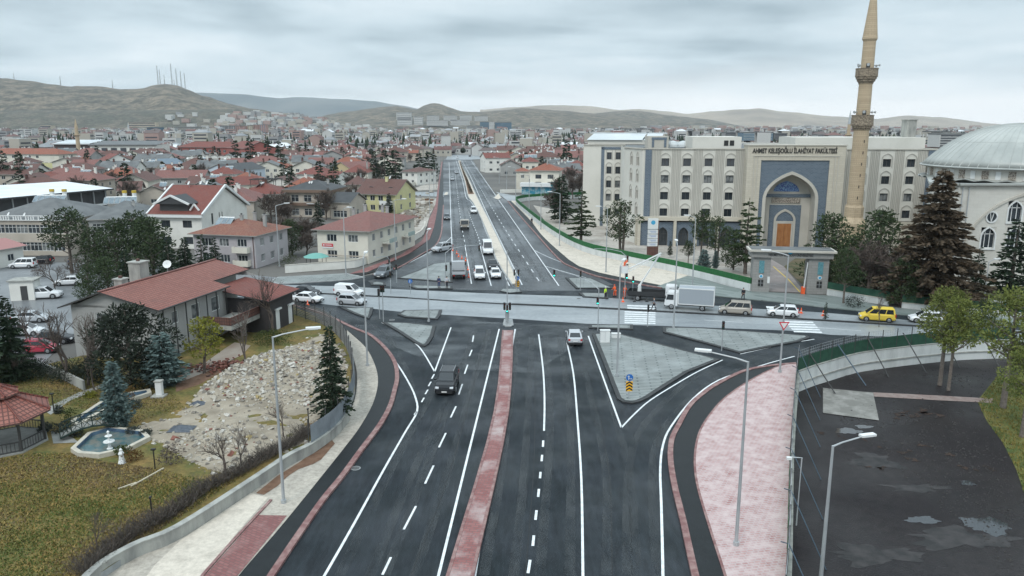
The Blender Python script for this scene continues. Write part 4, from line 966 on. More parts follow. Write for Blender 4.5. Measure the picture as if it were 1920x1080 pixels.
# ------------------------------------------------------------------ mosque
m_lead = mat("lead_sheet", (.312, .326, .309), .40, (.425, .436, .411), .22, .38, .66, 8, coord='obj', metal=.08, stretch=(1, 1, .5))
m_mwall = brickmat("mosque_stone", (.57, .555, .51), (.54, .525, .48), (.50, .485, .445), 1.2, .5, .015, .85, .15, noise=(.42, .40, .36), nscale=.35, nlo=.5, nhi=.85)
mo = empty("mosque", (88.6, 135, 0), 0, "pale stone mosque with a large ribbed lead dome and arched windows", "mosque")
loc = lambda X, Y: (X - 88.6, Y - 135)
foot = [loc(69.3, 119.5), loc(108, 119.5), loc(111, 122.5), loc(111, 150), loc(82, 152), loc(74, 137), loc(66.6, 122.3)]
s = MB(m_mwall); ZM = 16.0
def mow(px, z):
 zc = 119.5 * math.cos(PITCH) + (HC - z) * math.sin(PITCH); return (px - 960) / F * zc - 69.3
# front wall with window openings
def yz(py, Y=119.5): return PD(960, py, Y).z
wl = [(1852, 446, 2.3, 3.3), (1903, 397, 2.3, 3.3), (1900.5, 446, 2.3, 3.3), (1840, 541, 2.6, 1.5), (1815, 541, 2.6, 1.5), (1950, 446, 2.3, 3.3)]
ops = []
for px_, py_, w_, h_ in wl: c = mow(px_, yz(py_)); z_ = yz(py_); ops.append((c - w_ / 2, c + w_ / 2, z_ - h_ / 2, z_ + h_ / 2))
facade(s, foot[0], foot[1], 0, ZM, ops, m_mwall, .3)
for i in range(1, len(foot)):
 a_, b_ = foot[i], foot[(i + 1) % len(foot)]
 facade(s, a_, b_, 0, ZM, [], m_mwall)
s.face([(x, y, ZM - .3) for x, y in foot], m_roof_g); s.build("wall", mo)
for k, o_ in enumerate(ops):
 wn = window(mo, foot[0], foot[1], o_, .3, m_frame, None, .10, 2, True)
 if k not in (3, 4):   # pointed stone heads close the corners of the arched openings
  c = (o_[0] + o_[1]) / 2; hw = (o_[1] - o_[0]) / 2; zs = o_[3] - 1.5; og_ = ogive(foot[0][0] + c, hw, zs, 1.5, 6); h = 6; y0 = foot[0][1]
  hd = MB(m_frame); e_ = [(o_[0] + foot[0][0], o_[3])]
  hd.face([(og_[i][0], y0 + .1, og_[i][1]) for i in range(h + 1)][::-1] + [(og_[0][0], y0 + .1, o_[3])], m_mwall); hd.face([(og_[i][0], y0 + .1, og_[i][1]) for i in range(h, 2 * h + 1)][::-1] + [(og_[h][0], y0 + .1, o_[3] + .001)], m_mwall) if False else None
  hd.face([(og_[0][0], y0 + .1, o_[3])] + [(og_[i][0], y0 + .1, og_[i][1]) for i in range(h + 1)], m_mwall); hd.face([(og_[2 * h][0], y0 + .1, o_[3])] + [(og_[i][0], y0 + .1, og_[i][1]) for i in range(2 * h, h - 1, -1)], m_mwall)
  q_ = [(og_[0][0], o_[2])] + og_ + [(og_[-1][0], o_[2])]
  for i in range(len(q_) - 1): hd.beam((q_[i][0], y0 - .03, q_[i][1]), (q_[i + 1][0], y0 - .03, q_[i + 1][1]), .22, .20)
  hd.box((foot[0][0] + c, y0 - .03, o_[2] - .12), (hw * 2 + .3, .3, .2)); hd.build("window_surround", mo)
cx_, cz_ = mow(1859, yz(407)) + foot[0][0], yz(407)
s = MB(m_frame); n = 20; y0 = foot[0][1] - .06
for i in range(n):
 a1, a2 = 6.2832 * i / n, 6.2832 * (i + 1) / n; s.beam((cx_ + .85 * math.cos(a1), y0, cz_ + .85 * math.sin(a1)), (cx_ + .85 * math.cos(a2), y0, cz_ + .85 * math.sin(a2)), .16, .22)
s.beam((cx_, y0, cz_ - .8), (cx_ - .3, y0, cz_ + .8), .08, .08); s.beam((cx_, y0, cz_ - .8), (cx_ + .3, y0, cz_ + .8), .08, .08)
rw_ = s.build("round_window", mo); s = MB(m_glass); s.face([(cx_ + .8 * math.cos(6.2832 * i / n), y0 + .04, cz_ + .8 * math.sin(6.2832 * i / n)) for i in range(n)]); s.build("pane", rw_)
# great relieving arch drawn in moulding on the front
s = MB(m_stone); mcx = mow(1960, 8) + foot[0][0]; mcz = yz(470); mrx = (mow(1960, 8) - mow(1810, 8)); mrz = yz(358) - yz(470)
pts = [(mcx - mrx * math.cos(R(a_)), foot[0][1] - .06, mcz + mrz * math.sin(R(a_))) for a_ in range(0, 100, 5)]
for i in range(len(pts) - 1): s.beam(pts[i], pts[i + 1], .30, .35)
s.beam((pts[0][0], pts[0][1], 2), pts[0], .3, .35); s.build("arch_moulding", mo)
for px_ in (1797, 1809):
 s = MB(m_steel); x_ = mow(px_, 10) + foot[0][0]; s.tube([(x_, foot[0][1] - .15, 0), (x_, foot[0][1] - .15, ZM - .3)], .09, 6); s.build("drainpipe", mo)
s = MB(m_lead)
for i in range(len(foot)):
 a_, b_ = foot[i], foot[(i + 1) % len(foot)]; s.beam((a_[0] * 1.01, a_[1] * 1.01, ZM + .08), (b_[0] * 1.01, b_[1] * 1.01, ZM + .08), .9, .3)
n = 32; r1, r2 = 15.9, 14.5
for i in range(n):
 a1, a2, am = 6.2832 * i / n, 6.2832 * (i + 1) / n, 6.2832 * (i + .5) / n; P_ = lambda r, a, z: (r * math.cos(a), r * math.sin(a), z)
 s.face([P_(r1, a1, 16.0), P_(r1 - .1, am, 16.28), P_(r2, am, 16.5), P_(r2, a1, 16.2)]); s.face([P_(r1 - .1, am, 16.28), P_(r1, a2, 16.0), P_(r2, a2, 16.2), P_(r2, am, 16.5)])
s.face([P_(15.8, 6.2832 * i / n, 15.98) for i in range(n)])
s.build("skirt_roof", mo)
s = MB(m_mwall); s.lathe([(14.6, 15.9), (14.6, 17.9), (15.3, 18.0), (15.3, 18.2)], 64); s.build("drum", mo)
s = MB(m_frame); g2 = MB(m_call)
for i in range(48):
 a_ = 6.2832 * i / 48; q = (14.62 * math.cos(a_), 14.62 * math.sin(a_), 17.05)
 (g2 if i % 2 else s).box(q, (.12, 1.05 if i % 2 else .75, 1.35), a_)
s.build("drum_panels", mo); g2.build("drum_grilles", mo)
s = MB(m_lead); s.smooth = True; prof = []
for i in range(15):
 t = i / 14; x = 1 - t; prof.append((15.55 * x + .001, 18.15 + 7.25 * (.5 * (1 - x ** 2.0) + .5 * (1 - x ** 3.0)) if x > 0 else 25.4))
s.lathe(prof, 96); s.smooth = False; dm = s.build("dome", mo)
s = MB(m_lead)
for k in range(64):
 a_ = 6.2832 * k / 64; s.tube([(r * math.cos(a_), r * math.sin(a_), z + .02) for r, z in prof[:-2 if k % 2 else -1]], .045, 3, cap=False)
for rr2 in (4, 9): s.tube([(prof[rr2][0] * math.cos(6.2832 * q / 64), prof[rr2][0] * math.sin(6.2832 * q / 64), prof[rr2][1]) for q in range(65)], .05, 3, cap=False)
s.tube([(15.65 * math.cos(6.2832 * q / 64), 15.65 * math.sin(6.2832 * q / 64), 18.15) for q in range(65)], .16, 4, cap=False)
s.build("ribs", dm, uv=False)
s = MB(m_call); s.lathe([(.5, 25.3), (.35, 25.7), (.08, 25.8), (.32, 26.15), (.08, 26.5), (.28, 26.8), (.07, 27.1), (.22, 27.4), (.05, 27.7), (.16, 27.9), (.04, 28.1), (.03, 28.4)], 10)
for k in range(14):
 a1, a2 = R(-60 + 300 * k / 14 + 150), R(-60 + 300 * (k + 1) / 14 + 150); s.beam((.28 * math.cos(a1), 0, 28.65 + .28 * math.sin(a1)), (.28 * math.cos(a2), 0, 28.65 + .28 * math.sin(a2)), .09, .06)
s.build("finial", mo)

# ------------------------------------------------------------------ university gate
m_gstone = brickmat("gate_stone", (.281, .276, .264), (.246, .242, .230), (.187, .183, .174), 1.0, .40, .015, .8, .2)
m_teal = mat("panel_teal", (.06, .19, .23), .4, (.14, .30, .33), 5, coord='pos')
m_blue = mat("sign_blue", (.02, .13, .42), .4); m_cyan = mat("emblem_cyan", (.05, .33, .55), .4)
ga, gb = P(1409, 548), P(1550, 552.5); gd = (gb - ga).normalized(); gL = (gb - ga).length
gate = empty("gate_building", ga, math.atan2(gd.y, gd.x), "grey stone university gate with a flat lintel and barrier passage", "gate")
gx = lambda px: (px - 1409) / 141 * gL
s = MB(m_gstone); H = 5.5; zt = 6.7
o1, o2 = gx(1442), gx(1512)
s.box((o1 / 2, 1.2, H / 2), (o1, 2.4, H)); s.build("pier", gate); s = MB(m_gstone); s.box(((o2 + gL) / 2, 1.2, H / 2), (gL - o2, 2.4, H)); s.build("pier", gate)
s = MB(m_gstone); s.box((gL / 2, 1.1, H + .45), (gL + .9, 3.0, .9)); s.box((gL / 2, 1.1, H + 1.05), (gL + 1.6, 3.9, .3), 0, m_stone); s.box((gL / 2, 1.1, H + 1.24), (gL + .9, 3.2, .08), 0, m_roof_g); s.build("lintel", gate)
for c in (gx(1425), gx(1534.5)):
 s = MB(m_teal); s.box((c, -.04, 4.0), (.75, .10, 1.9)); s.build("tile_panel", gate)
 s = MB(m_frame); s.tube([(c, -.02, 2.55), (c, -.10, 2.55)], .30, 16); s.tube([(c, -.10, 2.55), (c, -.12, 2.55)], .20, 16, m_cyan); s.build("emblem", gate)
 s = MB(m_black_s); s.box((c, -.03, 1.5), (.75, .08, 1.0)); s.box((c, -.07, 1.5), (.05, .05, 1.0), 0, m_steel); s.box((c, -.07, 1.5), (.75, .05, .05), 0, m_steel); s.build("window", gate)
s = MB(m_cyan); s.tube([(gL / 2 - .3, -.40, H + .95), (gL / 2 - .3, -.46, H + .95)], .36, 16); s.build("emblem", gate)
text_obj("lettering", "NECMETTİN ERBAKAN ÜNİVERSİTESİ", .52, m_black_s, gate, frame_mtx((gL / 2 - .2, -.42, H + .42), (1, 0, 0), (0, 0, 1)) @ Matrix.Diagonal((.72, 1, 1, 1)), .02)
s = MB(m_frame); s.box((o1 - .2, -.05, 2.0), (.35, .12, 1.0)); s.build("notice_board", gate)
# drive behind the gate, yard, slope
s = MB(mat("drive_paving", (.20, .17, .16), .7, (.27, .24, .23), .5)); s.face([(p.x, p.y, .02) for p in PL([(1444, 547), (1510, 549), (1470, 500), (1435, 480), (1405, 480), (1420, 500)])]); tag(s.build("drive"), kind="structure")
s = MB(mat("paint_yellow", (.62, .45, .05), .6)); s.strip(PL([(1500, 548), (1478, 524), (1450, 500)]), .18, .03); tag(s.build("drive_marking"), kind="structure")
sheet("campus_ground", PL([(1000, 385), (1033, 430), (1093, 464), (1260, 502), (1407, 540), (1444, 547), (1425, 500), (1405, 478), (1300, 455), (1180, 415), (1050, 395)]), .03, m_yard)
sheet("campus_lawn", PL([(1550, 552), (1650, 565), (1760, 580), (1930, 590), (1930, 520), (1600, 480), (1500, 478), (1470, 500), (1515, 545)]), .03, mat("lawn_dull", (.045, .055, .02), .95, (.13, .10, .06), .4, .4, .6, 8, bump=1, bscale=5))
# ------------------------------------------------------------------ the long red-roofed house in the garden
def garden_house():
 zr = 7.9; ze = 6.3
 A = P(297, 582, ze); B = P(496, 513, ze)                 # right-hand eave, near and far end
 d = (B - A); d.z = 0; L_ = d.length; d.normalize(); nl = Vector((-d.y, d.x, 0))
 C_ = P(135, 573, ze - .5); W = (C_ - A).dot(nl)
 root = empty("long_house", A, math.atan2(d.y, d.x), "long grey rendered house with a wide low red tiled roof beside the rubble heap", "house")
 taken.append((A.x + d.x * L_ / 2 + nl.x * W / 2, A.y + d.y * L_ / 2 + nl.y * W / 2, L_ / 2 + 3))
 # local: x along the eave away from the camera, y to the left, z from ze
 w = MB(m_plast_g); z0 = -ze - .1 + .0; o = .7; rw = .58 * W
 ops = [(2.2, 3.3, -2.3, -.9), (5.6, 7.1, -2.6, -.9), (9.3, 10.9, -2.6, -.9)]; opsd = [(13.9, 15.0, -4.6, -2.2)]
 L1 = L_ * .62
 fac = [((o, o), (L1, o), ops), ((L1, o), (L1, o + 3.0), []), ((L1, o + 3.0), (L_ - o, o + 3.0), []), ((L_ - o, o + 3), (L_ - o, W - o), []), ((L_ - o, W - o), (o, W - o), []), ((o, W - o), (o, o), [(3.0, 4.4, -2.3, -.9), (8, 9.4, -2.3, -.9)])]
 for p0, p1, op in fac: facade(w, p0, p1, z0, -.08, op, depth=.15)
 g0, g1 = (o, o), (o, W - o); w.face([(o, o, -.08), (o, rw, zr - ze - .12), (o, W - o, -.40)]); w.face([(L_ - o, W - o, -.4), (L_ - o, rw, zr - ze - .12), (L_ - o, o, -.08)])
 w.build("wall", root)
 for p0, p1, op in fac:
  for q in op: window(root, p0, p1, q, .15, bars=0, mg=m_glass_w)
 r = MB(m_tile_pr); ms = m_soffit; t = .14; RZ = zr - ze
 r.face([(0, 0, 0), (L1, 0, 0), (L1, rw, RZ), (0, rw, RZ)]); r.face([(L1, 2.2, RZ * 2.2 / rw), (L_, 2.2, RZ * 2.2 / rw), (L_, rw, RZ), (L1, rw, RZ)])
 r.face([(0, rw, RZ), (L_, rw, RZ), (L_, W + .4, -.35), (0, W + .4, -.35)])
 r.face([(0, 0, -t), (0, rw, RZ - t), (L1, rw, RZ - t), (L1, 0, -t)], ms); r.face([(L1, 2.2, RZ * 2.2 / rw - t), (L1, rw, RZ - t), (L_, rw, RZ - t), (L_, 2.2, RZ * 2.2 / rw - t)], ms); r.face([(0, rw, RZ - t), (0, W + .4, -.35 - t), (L_, W + .4, -.35 - t), (L_, rw, RZ - t)], ms)
 for a_, b_ in (((0, 0, 0), (L1, 0, 0)), ((L1, 0, 0), (L1, 2.2, RZ * 2.2 / rw)), ((L1, 2.2, RZ * 2.2 / rw), (L_, 2.2, RZ * 2.2 / rw)), ((0, rw, RZ), (0, 0, 0)), ((0, W + .4, -.35), (0, rw, RZ)), ((L_, 2.2, RZ * 2.2 / rw), (L_, rw, RZ))):
  q = [a_, b_, (b_[0], b_[1], b_[2] - t), (a_[0], a_[1], a_[2] - t)]; r.face(q, m_frame_d)
 r.build("roof", root)
 s = MB(m_frame_d); s.beam((0, -.06, -.08), (L1, -.06, -.08), .12, .12); s.beam((0, rw, RZ + .05), (L_, rw, RZ + .05), .35, .10, m_tile_p); s.build("gutter", root)
 # stout chimneys on the ridge
 for x_, y_, w_, h_ in ((L_ * .40, rw + 1.6, 1.5, 2.3), (L_ * .23, rw + 1.2, 1.0, 1.0)):
  s = MB(m_conc); s.box((x_, y_, RZ + h_ / 2 - .6), (w_, w_, h_)); s.box((x_, y_, RZ + h_ - .55), (w_ + .25, w_ + .25, .14)); s.box((x_, y_, RZ + h_ - .35), (.3, .3, .3), 0, m_tile_b); s.build("chimney", root)
 dish(root, L_ * .56, rw + .3, RZ, .5, math.radians(200));
 # posts of the gallery, boarded lower wing with its own roof
 for k in range(7):
  s = MB(m_frame_d); x_ = 1 + k * (L1 - 1.5) / 6; s.box((x_, .25, (z0 - .1) / 2), (.10, .10, -z0 - .1)); s.build("post", root)
 bd = mat("dark_boards", (.032, .028, .029), .8, (.052, .048, .049), 3, coord='obj', stretch=(1, 1, 8))
 zw = -1.6; wx0, wx1, wy0 = L1 - 3.5, L_ - 1.5, -4.6
 s = MB(bd)
 dops = [(1.6, 2.6, z0 + .1, z0 + 3.1), (4.6, 5.7, z0 + .1, z0 + 3.0)]
 facade(s, (wx0 + 4, wy0), (wx1, wy0), z0, zw, dops, bd); facade(s, (wx1, wy0), (wx1, 2.2), z0, zw, [], bd); facade(s, (wx0 + 4, 2.2), (wx0 + 4, wy0), z0, zw, [], bd); facade(s, (wx1, 2.2), (L_ - .8, 2.2), z0, zw + .7, [], bd); s.build("boarded_wing", root)
 for q in dops:
  s = MB(m_frame); s.box((wx0 + 4 + (q[0] + q[1]) / 2, wy0 + .1, (q[2] + q[3]) / 2), (1.0, .08, q[3] - q[2])); s.box((wx0 + 4 + (q[0] + q[1]) / 2, wy0 - .1, q[3] + .1), (1.3, .25, .2)); s.build("door", root)
 s = MB(m_tile_r); e0, e1 = zw + .05, zw + 1.25
 s.face([(wx0 + 3, wy0 - .7, e0), (wx1 + .7, wy0 - .7, e0), (wx1 + .7, 2.3, e1), (wx0 + 3, 2.3, e1)]); s.face([(wx0 + 3, wy0 - .7, e0 - .12), (wx0 + 3, 2.3, e1 - .12), (wx1 + .7, 2.3, e1 - .12), (wx1 + .7, wy0 - .7, e0 - .12)], ms)
 s.face([(wx0 + 3, wy0 - .7, e0), (wx0 + 3, 2.3, e1), (wx0 + 3, 2.3, e1 - .12), (wx0 + 3, wy0 - .7, e0 - .12)], m_frame_d); s.face([(wx1 + .7, wy0 - .7, e0), (wx0 + 3, wy0 - .7, e0), (wx0 + 3, wy0 - .7, e0 - .12), (wx1 + .7, wy0 - .7, e0 - .12)], m_frame_d); s.build("roof", root)
 # terrace balcony
 s = MB(m_conc); s.box((L1 - 2.6, -1.7, -3.6), (6.0, 3.6, .5)); s.build("terrace", root); s = MB(m_tile_b); s.box((L1 - 2.6, -3.44, -2.85), (6.0, .12, .9)); s.box((L1 - 5.54, -1.7, -2.85), (.12, 3.3, .9)); s.build("railing", root)
 s = MB(m_conc); s.box((L1 - 1.0, -2.2, (z0 - 3.85) / 2), (.3, .3, -z0 - 3.87 + .0)); s.build("pier", root)
m_tile_pr = brickmat("roof_tile_near", (.257, .087, .064), (.310, .125, .095), (.108, .040, .032), .34, .40, .05, .7, .9, off=0, noise=(.144, .061, .050), nscale=.5, nlo=.52, nhi=.85)
garden_house()

# ------------------------------------------------------------------ named houses of the quarter
def villa_extra(root, L_, W, z1):
 # big dormer with a loggia on the front slope, white barge boards, dishes
 x, y = L_ / 2, W / 2
 s = MB(m_frame)
 for sx in (-1, 1):
  X = sx * (x + .5); s.beam((X, -y - .5, z1 + .1), (X, 0, z1 + 5.35), .35, .5); s.beam((X, y + .5, z1 + .1), (X, 0, z1 + 5.35), .35, .5)
 s.build("barge_board", root)
 s = MB(m_frame_d); s.box((-.6, -y + 1.9, z1 + 1.1), (6.2, 2.6, 2.0)); s.build("loggia", root)
 s = MB(m_roof_k); h0, h1 = z1 + 2.2, z1 + 3.9
 for q in ([(-4.4, -y - .3, h0), (-.6, -y - .3, h1), (-.6, -y + 5.6, h1), (-4.4, -y + 3.8, h0)], [(-.6, -y - .3, h1), (3.2, -y - .3, h0), (3.2, -y + 3.8, h0), (-.6, -y + 5.6, h1)]): s.face(q)
 s.face([(-4.4, -y - .3, h0), (3.2, -y - .3, h0), (-.6, -y - .3, h1)]); s.build("dormer_roof", root)
 s = MB(m_frame); s.beam((-4.5, -y - .35, h0), (-.6, -y - .35, h1 + .05), .3, .4); s.beam((-.6, -y - .35, h1 + .05), (3.3, -y - .35, h0), .3, .4)
 s.beam((3.0, -y + .4, z1 + .9), (4.0, -y + .4, z1 + 2.2), .25, .3); s.beam((4.0, -y + .4, z1 + 2.2), (5.0, -y + .4, z1 + .9), .25, .3); s.build("dormer_trim", root)
 s = MB(m_frame); s.box((0, -y - .3, z1 - .25), (L_ + 1, .9, .5)); s.build("cornice", root)
house("white villa with a big bright red gabled roof and a dark loggia dormer", (282, 402), (377, 403.5), 7.0, 20, m_plast_w, m_tile_r, 'gable', 5.2, .6, (2, 2, 2.0), [(4, 4.8, 4.6, 6.9), (7.2, 7.6, 5.2, 7.0 - .2), (8.4, 8.8, 5.2, 6.8), (5, 6.3, 1.2, 2.8), (11, 13.5, 3.2, 5)], ww=2.0, wh=1.5, fh=3.4, dishes=((-.3, -.1, 4.9), (.05, .05, 4.9), (.35, .0, 4.9)), extra=villa_extra, mfr=m_frame_d, chim=((-.7, .2, 5.2),))
def lilac_extra(root, L_, W, z1):
 balcony(root, L_ * .30, -W / 2, 3.0, 3.0, 1.2, m_plast_c); balcony(root, L_ * .30, -W / 2, .6, 3.0, 1.2, m_plast_c)
 s = MB(m_frame); s.tube([(L_ / 2 - .3, -W / 2 - .12, 0), (L_ / 2 - .3, -W / 2 - .12, z1 - .1)], .07, 6, m_tile_b); s.build("drainpipe", root)
house("lilac and cream two storey house with a weathered red hip roof carrying solar panels", (362, 439), (477, 443), 5.8, 11.5, m_plast_l, tile("roof_tile_mottled", (.238, .076, .050), (.288, .137, .086), (.101, .043, .032)), 'hip', 2.2, .7, (3, 2, 1.9), (3, 2, 1.3), wh=1.4, sill=.9, chim=((.75, .1, 3.0), (.2, .5, 3.1), (.1, -.1, 3.0)), sol=(-.35, -.45, 1.1, 3), extra=lilac_extra, bars=2)
m_red_s = mat("banner_red", (.55, .03, .05), .6)
def cream_extra(root, L_, W, z1):
 s = MB(m_red_s); s.box((-L_ / 2 + 2.1, -W / 2 - .09, 3.25), (2.2, .06, .55)); s.box((-L_ / 2 + 2.1, -W / 2 - .09, 2.78), (2.2, .06, .28), 0, m_frame); s.build("banner", root)
 s = MB(m_frame); s.box((-L_ / 2 + 2.3, -W / 2 - .125, 3.25), (1.3, .02, .14)); s.tube([(-L_ / 2 + 1.35, -W / 2 - .12, 3.25), (-L_ / 2 + 1.35, -W / 2 - .14, 3.25)], .16, 10); s.build("banner_lettering", root)
 for y_, z_ in ((-3.5, 2.9), (6, 2.9)):
  b = MB(m_plast_c); b.box((L_ / 2 + .8, y_, z_), (1.6, 3.4, .18)); b.box((L_ / 2 + 1.55, y_, z_ + .5), (.1, 3.4, .8), 0, mat("balcony_green", (.32, .40, .38), .6)); b.build("balcony", root)
 s = MB(m_plast_b); s.box((0, -W / 2 - .5, 1.45), (L_ + .2, .04, .2)); s.build("string_course", root)
house("cream two storey house with a long pale red hip roof and a small red banner", (594, 431), (689, 434.5), 6.0, 23, m_plast_c, m_tile_p, 'hip', 2.3, .8, (2, 2, 2.0), (6, 2, 1.3), wh=1.35, sill=.95, bars=2, chim=((-.72, .1, 2.6), (-.55, .4, 3.1), (.2, .6, 2.6), (-.2, .8, 2.6)), extra=cream_extra)
def yellow_extra(root, L_, W, z1):
 balcony(root, L_ * .28, -W / 2, 2.9, 3.6, 1.4, m_frame); chimney(root, L_ * .05, -1.2, z1 + 2.4, z1 + 4.7, m_plast_y, .8)
 for q in (-.25, .28):
  s = MB(m_frame_d); n = 8; c = q * L_
  for i in range(n):
   a1, a2 = math.pi * i / n, math.pi * (i + 1) / n; s.face([(c + 1.2 * math.cos(a1), -W * .31, z1 + 1.3 + .8 * math.sin(a1)), (c + 1.2 * math.cos(a2), -W * .31, z1 + 1.3 + .8 * math.sin(a2)), (c + 1.2 * math.cos(a2), -W * .10, z1 + 1.3 + 1.1 * math.sin(a2)), (c + 1.2 * math.cos(a1), -W * .10, z1 + 1.3 + 1.1 * math.sin(a1))], m_tile_b)
  s.face([(c + 1.2 * math.cos(math.pi * i / n), -W * .31, z1 + 1.3 + .8 * math.sin(math.pi * i / n)) for i in range(n + 1)]); s.build("dormer", root)
house("bright yellow house with a steep brown gabled roof and eyebrow dormers", (671, 364), (741, 366), 5.4, 14, m_plast_y, m_tile_b, 'gable', 3.9, .7, (4, 2, 1.5), (2, 2), wh=1.5, dishes=((.2, 0, 3.6),), extra=yellow_extra)
m_brown = mat("fascia_brown", (.17, .115, .085), .8)
def fascia(root, L_, W, z1):
 s = MB(m_brown)
 for zz in (z1 - .25, z1 / 2 - .1): s.box((0, -W / 2 - .5, zz), (L_ + 1.2, 1.0, .75)); s.box((L_ / 2 + .35, .3, zz), (.7, W, .75))
 s.build("fascia", root); balcony(root, L_ * .22, -W / 2 - .9, z1 / 2 + .25, 5, .8, m_frame, solid=False)
house("beige villa with brown fascia bands and a charcoal hipped roof with two dishes", (535, 356), (617, 357), 7.5, 12, m_plast_b, m_roof_k, 'hip', 2.3, .7, (3, 2, 2.2), (2, 2), wh=1.9, sill=.5, dishes=((-.1, -.4, .9), (.0, -.4, .9)), chim=((.6, 0, 2.6),), extra=fascia)
house("small charcoal roofed extension with a brick-filled gable beside the beige villa", (619, 380), (655, 381), 4.4, 10, m_plast_b, m_roof_k, 'gable', 2.4, .5, (2, 1, 2.0), (1, 1), wh=1.8, sill=.5, chim=((.1, .6, 2.8),))
house("plain white house with a large blank side wall left of the pergola", (410, 349), (486, 347), 6.2, 12, m_plast_c, m_tile_r, 'gable', 2.4, .3, (1, 2), (2, 2), chim=((.6, 0, 3.3), (-.2, 0, 3.0)))
house("white gable-fronted house with a brown roof and roof tank", (497, 345), (548, 345), 5.8, 12, m_plast_w, m_tile_b, 'gablefront', 2.2, .6, (2, 1, 1.0), (2, 1), chim=((.5, -.6, 2.4), (-.9, 0, 3)), dishes=((.1, .3, 2.2),))
def pergola_fn():
 a = P(497, 384, 0); r = empty("roof_pergola", (a.x, a.y, 0), 0, "dark timber pergola on a white roof terrace beside the beige villa", "pergola")
 s = MB(m_plast_w); s.box((0, 3, 2.6), (8.5, 7, 5.2)); s.box((0, 2.9, 5.35), (9, 7.6, .5), 0, m_brown); s.build("terrace", r)
 for i in range(4):
  for y_ in (-.4, 6): s = MB(m_frame_d); s.box((-4 + i * 2.66, y_, 6.8), (.14, .14, 2.4)); s.build("post", r)
 s = MB(m_frame_d);
 for i in range(12): s.box((-4.3 + i * .78, 2.8, 8.1), (.10, 7.4, .16))
 s.box((0, -.4, 7.98), (8.8, .12, .14)); s.box((0, 6, 7.98), (8.8, .12, .14)); s.build("rafters", r)
pergola_fn()
house("pale blue-white house with a gabled front and a long charcoal roof", (384, 320), (434, 321), 6.0, 24, mat("plaster_bluewhite", (.50, .56, .62), .8), m_roof_k, 'gablefront', 2.6, .4, (2, 1, 2.0), (4, 1), wh=1.8, sill=2.6)
house("low white modern villa with flat roofs and wide glazing", (351, 298), (430, 298), 6.5, 16, m_plast_w, m_roof_g, 'flat', 0, .5, (4, 2, 4), (2, 1), wh=1.7, chim=((.2, 0, 2), (-.5, .3, 2)))
house("long red brick school with a red hipped roof", (333, 276), (436, 277), 9.0, 18, mat("brick_red", (.30, .10, .085), .9), m_tile_r, 'hip', 4, .8, (11, 2, 2.2), (3, 2), wh=1.9, cat="school", name="school_building")
house("taller pink gable-ended wing of the red brick school", (426, 277), (458, 279), 9.8, 22, mat("brick_red", (.30, .10, .085), .9), m_tile_r, 'gable', 4.5, .6, (4, 2, 2.0), (2, 2), wh=1.9, cat="school", name="school_building")
def school_extra(root, L_, W, z1):
 s = MB(m_plast_y); s.box((L_ / 2 - 6.5, -W / 2 - .06, 2.2), (12.6, .1, 4.4)); s.box((L_ / 2 - 6.5, -W / 2 - .05, 6.6), (12.6, .08, 4.0), 0, m_plast_c); s.build("painted_panel", root)
house("cream and yellow school block with a long red roof at the left edge", (-30, 289), (110, 290), 9.0, 14, m_plast_c, m_tile_o, 'hip', 3, .7, (9, 3, 1.8), (2, 3), wh=1.5, sol=(.1, -.3, 1.2, 5), extra=school_extra, cat="school", name="school_building")
house("long house with a dusky red hipped roof behind the sheet-roofed hall", (40, 341), (122, 340), 4.6, 14, m_plast_w, m_tile_r, 'hip', 3.2, .6, (5, 1), (2, 1), chim=((.0, 0, 3.6), (.8, .2, 4.2)))
house("long single storey house with a wide maroon roof and white eaves", (206, 341), (291, 341), 4.2, 14, m_plast_w, m_tile_r, 'hip', 3.0, .7, (6, 1), (2, 1), chim=((-.3, 0, 4.4), (.6, 0, 3.8)), sol=(.8, .3, 2.4, 2))
house("white gable-fronted building with a dark central recess and a red side roof", (188, 308), (257, 306), 5.0, 16, m_plast_w, m_tile_r, 'gablefront', 5.0, .5, [(4, 5, 4, 5), (8.5, 12.0, 1.0, 5), (15, 16, 4, 5)], (2, 1))
house("low maroon-walled pavilion with a long white flat canopy", (116, 313), (228, 311), 4.8, 12, mat("wall_maroon", (.12, .05, .04), .8), m_roof_s, 'flat', 0, 1.0, (3, 1, 3), (1, 1), cat="pavilion", name="pavilion")
house("house with a bright orange hipped roof", (299, 324), (339, 323), 4.8, 12, m_plast_c, m_tile_o, 'hip', 3.0, .6, (3, 1), (1, 1), sol=(-.6, 0, 1.6, 2))
house("grey-blue roofed villa with a white dormer", (292, 309), (342, 307), 5.2, 13, m_plast_w, mat("roof_blue_grey", (.13, .17, .21), .6), 'gable', 2.6, .6, (3, 1), (2, 1))
house("cluster house with a brown roof and a small dormer gable, left part", (222, 359), (262, 358), 4.8, 12, m_plast_c, m_tile_b, 'gable', 2.6, .6, (2, 1), (1, 1), chim=((.3, 0, 3.2),))
house("beige stone house with a brown gabled front behind the bare trees", (262, 362), (312, 361), 4.2, 12, m_plast_b, m_tile_b, 'gablefront', 2.2, .6, (1, 1, 1.8), (2, 1), sol=(.6, -.3, 1.4, 2), dishes=((.9, -.9, .3),))
